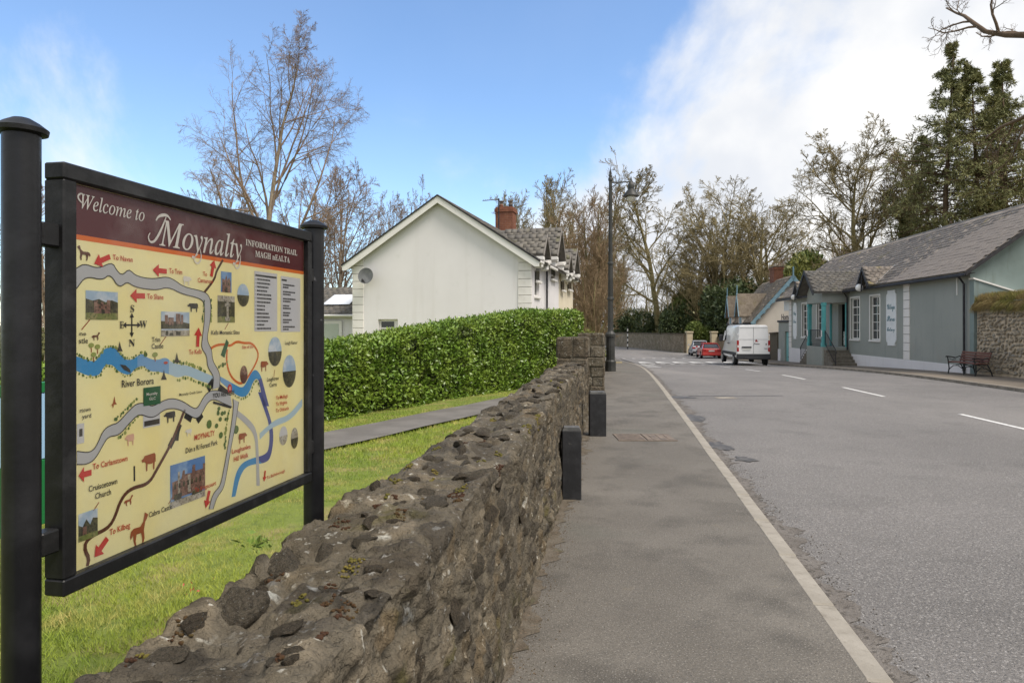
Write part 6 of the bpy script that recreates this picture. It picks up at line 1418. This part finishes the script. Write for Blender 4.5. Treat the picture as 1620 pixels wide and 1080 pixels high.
# birch behind the sign
plant_tree('birch_tree','tall bare birch with fine drooping twigs rising behind the map sign',bare_tree(11,13.0,.18,.22,16,31,.05,.012,.60,(8,7,6,5),.09,.0050,K_birch,K_birchtw,(.0,0),1,.05),GZ(-10.2,28),.6,.97)
mA=bare_tree(21,11,.15,.18,12,28,.10,.06,.55,(6,5,5,3),.08,.010,K_birch,K_birchtw,(0,0),2)
mB=bare_tree(22,12,.17,.2,11,30,.10,.05,.55,(6,5,5,3),.09,.011,K_grey,K_birchtw,(0,0),2)
plant_tree('bare_tree','slender forked bare tree between the birch and the white gable',mA,GZ(-9.6,38),0,.92,TG)
plant_tree('bare_tree','bare tree just left of the annexe, next beyond the slender forked one',mB,GZ(-13.2,42),1,.95,TG)
plant_tree('bare_tree','bare tree behind the map sign, nearest the sign top edge',mA,GZ(-18.5,44),2,.9,TG)
plant_tree('bare_tree','bare tree behind the map sign, left of the birch trunk',mB,GZ(-15.8,37),3.1,.85,TG)
plant_tree('bare_tree','bare tree hidden low behind the near sign post',mA,GZ(-27,40),4.1,.9,TG)
plant_tree('bare_tree','pale thin tree showing over the left slope of the white gable',mA,GZ(-11.2,62),2.5,(1.0,1.0,1.28),TG)
plant_tree('bare_tree','second pale thin tree over the white gable, nearer its apex',mB,GZ(-9.3,66),.5,(.9,.9,1.28),TG)
# upright twiggy trees right of the house
mC=bare_tree(31,14,.22,.12,16,21,.09,.06,.5,(6,5,4,3),.07,.012,K_oak,K_red,(0,0),3)
mD=bare_tree(32,13,.2,.10,18,22,.09,.06,.5,(6,5,4,3),.08,.014,K_grey,K_oaktw,(0,0),3)
plant_tree('upright_tree','dense upright reddish tree right behind the cream house',mC,GZ(6.4,52),0,.97,TG)
plant_tree('upright_tree','tall upright grey-brown tree between chimney and street lamp, behind the reddish one',mD,GZ(5.2,60),1.3,(1.2,1.2,1.25),TG)
plant_tree('upright_tree','grey-brown tree rising above the slate roof beside the chimney',mD,GZ(2.4,66),2.2,(1.2,1.2,1.2),TG)
plant_tree('upright_tree','reddish twiggy tree immediately left of the street lamp',mC,GZ(7.2,62),2.4,(1.0,1.0,.92),TG)
plant_tree('upright_tree','low reddish thicket tree at the foot of the street lamp',mC,GZ(5.3,46),3.6,(.6,.6,.55),TG)
# broad crowned trees beyond the bend
mE=bare_tree(41,23,.42,.24,15,48,.06,.03,.5,(8,6,6,4),.11,.026,K_oak,K_oaktw,(0,0),1,0,500,LF_dry,.22)
mF=bare_tree(42,20,.45,.12,14,36,.08,.045,.72,(7,6,5,4),.10,.024,K_oak,K_oaktw,(0,0),2)
mG=bare_tree(43,19,.42,.14,13,40,.07,.04,.68,(7,6,5,4),.10,.024,K_oak,K_oaktw,(0,0),2)
plant_tree('bare_tree','tall bare tree with a few brown leaves right of the street lamp',mE,GZ(22.2,103),0,(1.25,1.25,1.08),TG)
plant_tree('bare_tree','broad fan-shaped bare tree left of the pair above the van',mF,GZ(29.2,96),.4,(1.3,1.3,1.04),TG)
plant_tree('bare_tree','broad bare tree above the cottage chimney, right of the pair',mG,GZ(34.3,92),1.7,(1.3,1.3,1.02),TG)
plant_tree('bare_tree','smaller spreading tree between the leafy one and the fan-shaped one',mG,GZ(25.4,93),3.0,(.95,.95,.74),TG)
plant_tree('bare_tree','bare tree far behind the estate wall right of the lamp shaft',mF,GZ(17.0,118),5.0,.8,TG)
plant_tree('bare_tree','pale small bare tree beside the cottage chimney',mA,GZ(31.2,80),1.0,(1.1,1.1,.95),TG)
# right: on the bank behind the shop
BZ=lambda x,y,z=4.5:(x,y,z)
mH=bare_tree(51,13,.26,.2,18,42,.08,.035,.58,(8,7,6,4),.10,.018,K_oak,K_oaktw,(0,0),1)
mI=bare_tree(52,13.5,.34,.38,11,45,.06,.02,.40,(7,6,6,3),.14,.018,K_oak,K_oaktw,(.05,0),2,0,0,None,.15,1.,9000)
plant_tree('bare_tree','round-crowned bare tree above the shop roof left of the ivy-clad trunk',mH,BZ(30.3,59,3),0,(1.2,1.2,1.02),TG)
plant_tree('ivy_tree','forked tree with ivy-clad trunk between bare tree and conifers',mI,BZ(32.6,57.5,3),0,1.03,None,'tree','ivy_leaves')
plant_tree('bare_tree','small bare sapling at the far end of the shop ridge',mA,BZ(30.8,64,2),1,(.8,.8,.72),TG)
plant_tree('oak_tree','gnarled bare oak whose branches reach in at the top edge over the conifers',bare_tree(61,21,.6,.35,12,62,.02,.0,.62,(6,5,5,3),.20,.014,K_pine,K_pine,(.05,-.1),1),BZ(26.9,31.0,3.5),2.2,1.08)
def conifer(seed,H,r0,w,bare=.3,n=170,dens=46,size=.24):
    rs=np.random.RandomState(seed); T,TR=grow(rs,np.zeros((1,3)),np.array([[0,0,1.]]),np.array([H]),np.array([r0]),np.array([.02]),14,.015,.05)
    f=bare+(1-bare)*np.sort(rs.rand(n)); prof=np.minimum(1,(1.02-f)*2.0)*(.55+.45*np.sin(np.clip((f-bare)/(1-bare),0,1)*math.pi*.9+.6)); L=w*prof*rs.uniform(.35,1.2,n)+.25
    x=f*13; i=np.minimum(x.astype(int),12); p=T[0,i]*(1-(x-i))[:,None]+T[0,i+1]*(x-i)[:,None]; a=rs.rand(n)*6.283; d=np.stack([np.cos(a),np.sin(a),rs.uniform(-.1,.45,n)],1)
    A,AR=grow(rs,p,d,L,np.clip(L*.018,.015,.06),np.full(n,.008),7,.06,-.045)
    p2,d2,l2,r2=spawn(rs,A,AR,L,9,.25,1,50,12,.38,.6); B_,BR=grow(rs,p2,d2,l2,np.maximum(r2,.008),np.full(len(r2),.005),4,.1,-.05)
    m=int(dens*.85); b=rs.randint(0,len(B_),n*m); s=rs.rand(n*m); xx=s*3; ii=np.minimum(xx.astype(int),2); q=B_[b,ii]*(1-(xx-ii))[:,None]+B_[b,ii+1]*(xx-ii)[:,None]+rs.normal(0,.05,(n*m,3))
    lv,lf=leaves(q,size,rs,-.15,.22,nrm(B_[b,-1]-B_[b,0])*1.6)
    tv,tf=tubes(T,TR,10); cv,cf=join([tubes(A,AR,4),tubes(B_,BR,3)])
    return np_mesh('trunk',tv,tf,K_pine,True),np_mesh('branches',cv,cf,K_pine,True),np_mesh('needles',lv,lf,LF_con)
cA=conifer(71,17.5,.26,3.7,.22,150,150,.27); cB=conifer(72,17,.28,3.8,.33,135,150,.27); cC=conifer(73,16,.24,3.4,.24,135,140,.27)
CG='conifers on the bank behind the shop'
for x,y_,z_,m_,rz,sc,lab in ((31.9,50.5,3.6,cA,0,1.06,'tall dark conifer leftmost of the row behind the shop roof'),(33.9,49.5,3.8,cB,1.2,1.0,'conifer with long bare lower trunk, second in the row behind the shop'),(35.6,49,4,cC,2.2,1.05,'conifer at the picture edge behind the shop ridge, nearest the oak branches'),(37.6,52,4,cA,3.3,.95,'conifer deepest behind the others at the picture edge'),(32.6,54.5,4,cC,4.2,.80,'lower conifer filling between the ivy tree and the tall dark conifer')):
    t=thing('conifer',lab,'tree',(x,y_,z_),rz,CG); t.scale=(sc,sc,sc); link('trunk',m_[0],t); link('branches',m_[1],t); link('needles',m_[2],t,'stuff')
def shrub_mesh(seed,rx,ry,rz_,n,size,lm,lobes=9):
    rs=np.random.RandomState(seed); P=[];N=[]
    for k in range(lobes):
        c=np.array([rs.uniform(-.6,.6)*rx,rs.uniform(-.6,.6)*ry,rz_*rs.uniform(.3,.75)]); r=np.array([rx,ry,rz_*.7])*rs.uniform(.32,.55); m=n//lobes
        d=nrm(rs.normal(size=(m,3))); q=c+d*r*(rs.uniform(.55,1.0,(m,1))**.5)*(1+.18*fbm(d*3+k,2,k)[:,None]); P.append(q);N.append(d)
    P=np.concatenate(P);N=np.concatenate(N); ok=P[:,2]>-.1; P,N=P[ok],N[ok]
    lm_=np_mesh('foliage',*leaves(P,size,rs,.2,.5,N),lm)
    m=14; a=rs.rand(m)*6.28; d=np.stack([np.cos(a)*.5*rx/rz_,np.sin(a)*.5*ry/rz_,np.ones(m)],1); A,AR=grow(rs,np.zeros((m,3)),d,np.full(m,rz_*.8),np.full(m,.06),np.full(m,.015),5,.1,0); tv,tf=tubes(A,AR,4)
    return lm_,np_mesh('stems_or_dark_core',tv,tf,K_oak,True)
def shrub(label,me,loc,rz=0,sc=(1,1,1),group=None,name='evergreen_shrub'):
    t=thing(name,label,'shrub',loc,rz,group); t.scale=sc if isinstance(sc,tuple) else (sc,)*3
    link('foliage',me[0],t,'stuff'); link('stems_or_dark_core',me[1],t); return t
sA=shrub_mesh(81,3.2,2.6,5.0,9000,.34,LF_dark); sB=shrub_mesh(82,3.0,2.6,4.6,9000,.36,LF_mid); sC=shrub_mesh(83,4.0,3,6.5,11000,.40,LF_dark,12); sD=shrub_mesh(84,2.6,2.2,3.2,7000,.30,LF_olive)
SG='evergreen shrubs behind the estate wall'
for lab,me,x,y_,z_,rz,sc in (('dark evergreen shrub just right of the street lamp shaft',sA,20.2,114,-1.4,0,(1.1,1.1,1.15)),('grey-green rounded shrub above the silver car',sA,23.0,93.5,-1.4,1.2,(1.1,1,1.15)),('bright green laurel right of the rounded shrub',sB,25.8,96,-1.2,0,(1.3,1,1.7)),
    ('tall dark evergreen behind the white van roof',sC,27.5,86,-1.2,2,(1.05,1,1.35)),('dark evergreen mass left of the cottage chimney',sC,31.0,90,-1,.7,(1.1,1,1.5)),('low green shrub at the gateway between the piers',sB,23.2,86,-1.4,2.2,(.75,.7,.75)),
    ('dark green shrub low behind the estate wall centre',sA,21.9,105,-1.4,3.0,(1.,1.,1.)),('evergreen behind the cottage roof ridge',sC,36.5,84,0,1.9,(1.1,1,1.45))):
    shrub(lab,me,(x,y_,z_),rz,sc,SG)
for lab,me,x,y_,z_,rz,sc in (('rounded olive laurel above the far end of the shop roof',sD,33.5,68,2.5,0,(1.6,1.5,2.0)),('yellow-green shrub beside the cottage gable apex',sD,29.6,67,2.2,1.,(1.3,1.2,1.9)),('mid green shrub between cottage and shop roof',sB,31.6,72,2.0,2.,(1.2,1.2,1.5)),('olive shrub under the round-crowned bare tree',sD,33.0,60,2.8,2.5,(1.1,1.1,1.3)),('low dark shrub beneath the ivy-clad tree',sA,36.5,58,3,0,(1,1,.8))):
    shrub(lab,me,(x,y_,z_),rz,sc,'laurels on the bank beyond the shop')
shrub('pale green garden shrub between the hedge end and the street lamp',sD,(3.3,33.0,-.25),0,(.45,.4,.5),None,'garden_shrub')
# woodland that closes the view
def thicket(name,x0,x1,y0,y1,n,H,seed,m,zf=lambda x,y:float(g(y)),keep=lambda X,Y:np.ones(len(X),bool)):
    rs=np.random.RandomState(seed); X=rs.uniform(x0,x1,n); Y=rs.uniform(y0,y1,n); P=np.stack([X,Y,np.array([zf(a,b) for a,b in zip(X,Y)])],1); d=np.tile([0,0,1.],(n,1))+rs.normal(0,.12,(n,3)); L=H*rs.uniform(.5,1.1,n)
    _k=keep(X,Y); P=P[_k]; d=d[_k]; L=L[_k]; n=len(L); A,AR=grow(rs,P,d,L,L*.009+.01,np.full(n,.015),8,.07,.03); p,d,l,r=spawn(rs,A,AR,L,10,.1,1,34,12,.4,.6); B_,BR=grow(rs,p,d,l,np.maximum(r*.7,.016),np.full(len(r),.010),5,.12,.03); p,d,l,r=spawn(rs,B_,BR,l,5,.2,1,36,12,.55,.7); C_,C_R=grow(rs,p,d,l,np.full(len(r),.013),np.full(len(r),.008),2,.14,.02)
    v,f=join([tubes(A,AR,5),tubes(B_,BR,3),tubes(C_,C_R,3)]); o=link(name,np_mesh(name,v,f,m,True),None,'stuff'); return o
tag(thicket('woodland',-6,46,88,150,370,13,91,K_oaktw,keep=lambda X,Y:X>np.interp(Y,[82,92,102,114,128,142,150],[22.6,21.8,21,19.4,16,8,-6])),'brown leafless woodland closing the view beyond the bend','woodland')
tag(thicket('brown_thicket',-1,12.5,44,96,420,6.2,92,K_red,keep=lambda X,Y:(X<fp_in(Y)-1.0)&((Y>50)|(X>4.5))),'tangled reddish brown thicket between cream house and street lamp','thicket')
tag(thicket('far_scrub',-45,-8,46,75,130,7,93,K_birchtw),'thin leafless scrub behind the annexe and map sign','scrub')
tag(thicket('bank_scrub',31,60,48,80,120,9,94,K_oaktw,lambda x,y:4.),'leafless undergrowth among the conifers on the bank','scrub')
rs=np.random.RandomState(5); n=26000; P=np.stack([rs.uniform(-4,44,n),rs.uniform(86,140,n),np.abs(rs.normal(0,2.2,n))-1.4],1); P=P[P[:,0]>np.interp(P[:,1],[82,92,102,114,128,142,150],[22.2,21.4,20.5,18.9,15.5,7.5,-6])]
P[:,2]+=1.2*fbm(np.stack([P[:,0]*.3,P[:,1]*.3,0*P[:,0]],1),2,3); v,f=leaves(P,.5,rs,.3,.6); tag(link('undergrowth',np_mesh('undergrowth',v,f,LF_ivy),None,'stuff'),'ivy and bramble undergrowth at the foot of the woodland','undergrowth')
n=16000; P=np.stack([rs.uniform(-44,-9,n),rs.uniform(44,60,n),np.abs(rs.normal(0,1.3,n))-.9],1); v,f=leaves(P,.4,rs,.3,.6); tag(link('far_bramble',np_mesh('far_bramble',v,f,LF_ivy),None,'stuff'),'brambles at the foot of the scrub behind the lawn','undergrowth')

# laurel hedge
H0=np.array([-3.37,12.2]); HD=np.array([3.24,6.0]); HL=np.linalg.norm(HD); HD/=HL; HN=np.array([-HD[1],HD[0]])      # HN points to the house side
def hedge_h(s): return np.interp(s,[-9,0,.55*HL,1.33*HL,1.8*HL],[1.08,1.25,1.68,2.17,2.25])
S0,S1,HWI=-8.0,1.80*HL,1.15
rs=np.random.RandomState(6)
def hedge_pts(n,depth):
    s=rs.uniform(S0,S1,n); u=rs.rand(n); hh=hedge_h(s); P=np.zeros((n,3)); N=np.zeros((n,3)); per=hh+HWI+hh*.35+.0; w=u*per
    fr=w<hh; tp=(w>=hh)&(w<hh+HWI); bk=w>=hh+HWI
    off=np.where(fr,0,np.where(tp,w-hh,HWI)); z=np.where(fr,w,np.where(tp,hh,hh-(w-hh-HWI)))
    r_=.22; cz=np.maximum(0,z-(hh-r_)); 
    off=off+np.where(fr,cz**2/r_*.6,0); z=z-np.where(tp,np.clip(r_-(w-hh),0,1)**2/r_*.6+np.clip(r_-(hh+HWI-w),0,1)**2/r_*.6,0)
    bump=.13*fbm(np.stack([s*1.5,off*2,z*2],1),4,8)-depth-rs.exponential(.02,n)
    N2=np.where(fr[:,None],-HN,np.where(bk[:,None],HN,0*HN)); nz_=np.where(tp,1,0)
    endf=np.clip((s-(S1-.35))/.35,0,1); off=off+(HWI/2-off)*endf**2*.55
    XY=H0+HD*s[:,None]+HN*off[:,None]+N2*bump[:,None]; z=z+nz_*bump
    return np.stack([XY[:,0],XY[:,1],g(XY[:,1])+np.maximum(z,.03)],1),np.concatenate([N2,nz_[:,None]],1)
LF_hedge=mat('laurel_leaf',(.13,.225,.024),.38,[dict(c=(.20,.285,.036),s=1.4,lo=.42,hi=.6),dict(c=(.07,.12,.017),s=12,lo=.48,hi=.66,a=.75),dict(c=(.33,.40,.07),s=22,lo=.62,hi=.72,a=.8)],spec=.45)
hedge=thing('hedge','clipped glossy green laurel hedge in front of the white house','hedge',(H0[0],H0[1],0))
loc=np.array([H0[0],H0[1],0])
P1,N1=hedge_pts(66000,.0); _h=fbm(P1*1.9,3,17)>-.38; P1,N1=P1[_h],N1[_h]; P1+=rs.normal(0,.035,P1.shape); v,f=leaves(P1-loc,.09,rs,.25,.46,N1); link('foliage',np_mesh('foliage',v,f,LF_hedge),hedge,'stuff')
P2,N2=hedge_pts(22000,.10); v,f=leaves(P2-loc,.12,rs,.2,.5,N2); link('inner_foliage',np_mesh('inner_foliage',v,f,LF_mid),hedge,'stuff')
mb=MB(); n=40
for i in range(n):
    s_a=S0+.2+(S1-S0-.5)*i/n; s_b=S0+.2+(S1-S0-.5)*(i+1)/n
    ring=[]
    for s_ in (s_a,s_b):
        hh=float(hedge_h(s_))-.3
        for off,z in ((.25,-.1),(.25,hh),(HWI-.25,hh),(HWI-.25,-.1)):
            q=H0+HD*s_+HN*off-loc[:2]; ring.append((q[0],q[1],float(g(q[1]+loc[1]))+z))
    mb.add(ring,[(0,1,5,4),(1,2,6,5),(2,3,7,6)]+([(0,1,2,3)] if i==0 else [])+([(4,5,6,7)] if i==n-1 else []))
mb.obj('stems_or_dark_core',mat('hedge_shade',(.018,.026,.009),.9),hedge)  # solid core between the leaves; inner shade of the hedge put into its colour

# ivy on the shop gable
rs=np.random.RandomState(9); P=[]
for k in range(9):
    y0=-1.7-.55*k+rs.uniform(-.15,.15); top=2.9+.62*min(k*.5,3)+rs.uniform(-.4,.4); m=650
    z=2.3+(top-2.3)*rs.rand(m)**1.2; yv=y0+rs.normal(0,.13,m)*(1.5-.25*(z-2.3)); P.append(np.stack([-.02-.12*rs.rand(m),yv,z],1))
P=np.concatenate(P); v,f=leaves(P,.11,rs,-.1,.7); iv=thing('ivy','streaks of dark ivy climbing the near gable of the shop','climbing plant',(BX,BY,0),MBR); link('ivy_leaves',np_mesh('ivy_leaves',v,f,LF_ivy),iv,'stuff')
# grasses
def blades(X,Y,Z,h,w,rs,lean=.5,hang=None):
    n=len(X); a=rs.rand(n)*6.283; hh=h*rs.uniform(.5,1.3,n); b=rs.rand(n)*6.283; l=lean*hh*rs.rand(n)
    B=np.stack([X,Y,Z],1); s=np.stack([np.cos(a),np.sin(a),0*a],1)*w/2; tip=B+np.stack([np.cos(b)*l,np.sin(b)*l,hh],1) if hang is None else B+np.stack([hang[0]*hh*.5,hang[1]*hh*.5,-hh*rs.uniform(.3,1,n)],1)
    V=np.stack([B-s,B+s,tip],1).reshape(-1,3); i=np.arange(n)*3; return V,np.stack([i,i+1,i+2],1)
rs=np.random.RandomState(10)
def lawn_pts(n,y0,y1,wid):
    Y=y0+(y1-y0)*rs.rand(n)**1.25; X=wall_x(Y)-.47-wid*rs.rand(n)**1.1*(.25+.75*(Y-y0)/(y1-y0)+.35); 
    c=(np.stack([X,Y],1)-np.array([-2.85,9.75]))@pnv; ok=(np.abs(c)>.5); hdg=(np.stack([X,Y],1)-H0)@HN; ok&=hdg<.15; ok&=(fbm(np.stack([X*2.2,Y*2.2,0*X],1),3,2)>-.42)|(rs.rand(n)<.35)
    return X[ok],Y[ok]
X,Y=lawn_pts(150000,1.6,7.5,4.0); V1=blades(X,Y,g(Y)+.01,.042,.0045,rs,1.2)
X,Y=lawn_pts(90000,6.5,18,5.5); V2=blades(X,Y,g(Y)+.01,.045,.009,rs,1.0)
v,f=join([V1,V2]); tag(link('grass',np_mesh('grass',v,f,M_blade),None,'stuff'),'short patchy green lawn grass behind the low wall','grass')
n=9000; T=rs.uniform(-5.5,-.3,n); p=rs.uniform(-.02,.5,n); X=BX+bd[0]*T+bd[1]*p; Y=BY+bd[1]*T-bd[0]*p
M_tuft=mat('bank_tuft',(.20,.185,.045),.85,[dict(c=(.27,.20,.075),s=1.6,lo=.42,hi=.58),dict(c=(.12,.095,.045),s=5,lo=.5,hi=.66,a=.8)])
V1=blades(X,Y,2.62+.25*(1-np.exp(-np.maximum(p,0)*2))+0*X,.22,.02,rs,.8)
p=rs.uniform(-.02,.14,n); T=rs.uniform(-5.5,-.35,n); X=BX+bd[0]*T+bd[1]*p; Y=BY+bd[1]*T-bd[0]*p; V2=blades(X,Y,2.64+.12*fbm(np.stack([T*1.5,T*0,T*0],1),3,6),.42,.022,rs,.5,(-bd[1],bd[0]))
v,f=join([V1,V2]); tag(link('hanging_grass',np_mesh('hanging_grass',v,f,M_tuft),None,'stuff'),'dry yellow-green grass and moss hanging over the retaining wall','grass')
# weeds on the wall, gutter grit, dead leaves
M_weed=mat('weed_leaf',(.12,.20,.03),.6,[dict(c=(.2,.27,.06),s=20,lo=.4,hi=.6)]); M_fl=mat('red_herb',(.45,.07,.06),.6)
for lab,(yq,oq),m_,n,sz in (('small green weed growing on the wall top under the sign',(2.02,-.50),M_weed,45,.026),('tiny red-leaved herb on the wall coping near the camera',(1.66,-.47),M_fl,9,.010)):
    P=np.stack([rs.normal(0,.018,n),rs.normal(0,.022,n),np.abs(rs.normal(0,.012,n))],1); v,f=leaves(P,sz,rs,.9,.4); t=thing('weed',lab,'weed',(float(wall_x(yq))+oq,yq,WALL_H+.02)); link('weed_leaves',np_mesh('weed_leaves',v,f,m_),t,'stuff')
base=[np.array([v.co[:] for v in m.vertices]) for m in ROCKS_S[:3]]
tet=np.array([(1,0,-.4),(-.5,.87,-.4),(-.5,-.87,-.4),(0,0,.7)]); tf_=np.array([(0,2,1),(0,1,3),(1,2,3),(2,0,3)])
def grit(name,label,X,Y,Z,s,m,cat):
    n=len(X); a=rs.rand(n)*6.283; R_=np.stack([np.stack([np.cos(a),-np.sin(a),0*a],1),np.stack([np.sin(a),np.cos(a),0*a],1),np.stack([0*a,0*a,0*a+1],1)],1)
    V=np.einsum('kj,nij->nki',tet,R_)*s[:,None,None]*rs.uniform(.6,1.2,(n,1,3))+np.stack([X,Y,Z],1)[:,None,:]; F=(tf_[None]+np.arange(n)[:,None,None]*4).reshape(-1,3)
    tag(link(name,np_mesh(name,V.reshape(-1,3),F,m),None,'stuff'),label,cat)
n=2600; Y=2.0+17*rs.rand(n)**1.4; X=kerb_l(Y)+.03+np.abs(rs.normal(0,.10,n))*(1+.9*(fbm(np.stack([Y*.9,Y*0,Y*0],1),2,5)>.05)); grit('gutter_grit','dark grit and leaf litter lying along the near kerb',X,Y,g(Y)-.052,rs.uniform(.003,.009,n),mat('grit',(.065,.056,.045),.9,[dict(c=(.15,.13,.105),s=30,lo=.5,hi=.6)]),'grit')
n=1800; Y=1.8+12*rs.rand(n)**1.3; X=wall_x(Y)+.02+np.abs(rs.normal(0,.085,n)); grit('wall_foot_litter','brown leaf litter and crumbs at the foot of the low wall',X,Y,g(Y)+.002,rs.uniform(.002,.008,n),mat('litter',(.10,.072,.046),.95,[dict(c=(.15,.10,.055),s=25,lo=.5,hi=.6),dict(c=(.05,.055,.025),s=4,lo=.55,hi=.65)]),'litter')
n=500; Y=2.2+14*rs.rand(n); X=wall_x(Y)+.1+1.6*rs.rand(n); grit('path_crumbs','scattered pale crumbs and small stones on the footpath',X,Y,g(Y)+.002,rs.uniform(.002,.006,n),mat('crumb',(.22,.18,.14),.9,[dict(c=(.4,.38,.34),s=9,lo=.5,hi=.55)]),'crumbs')
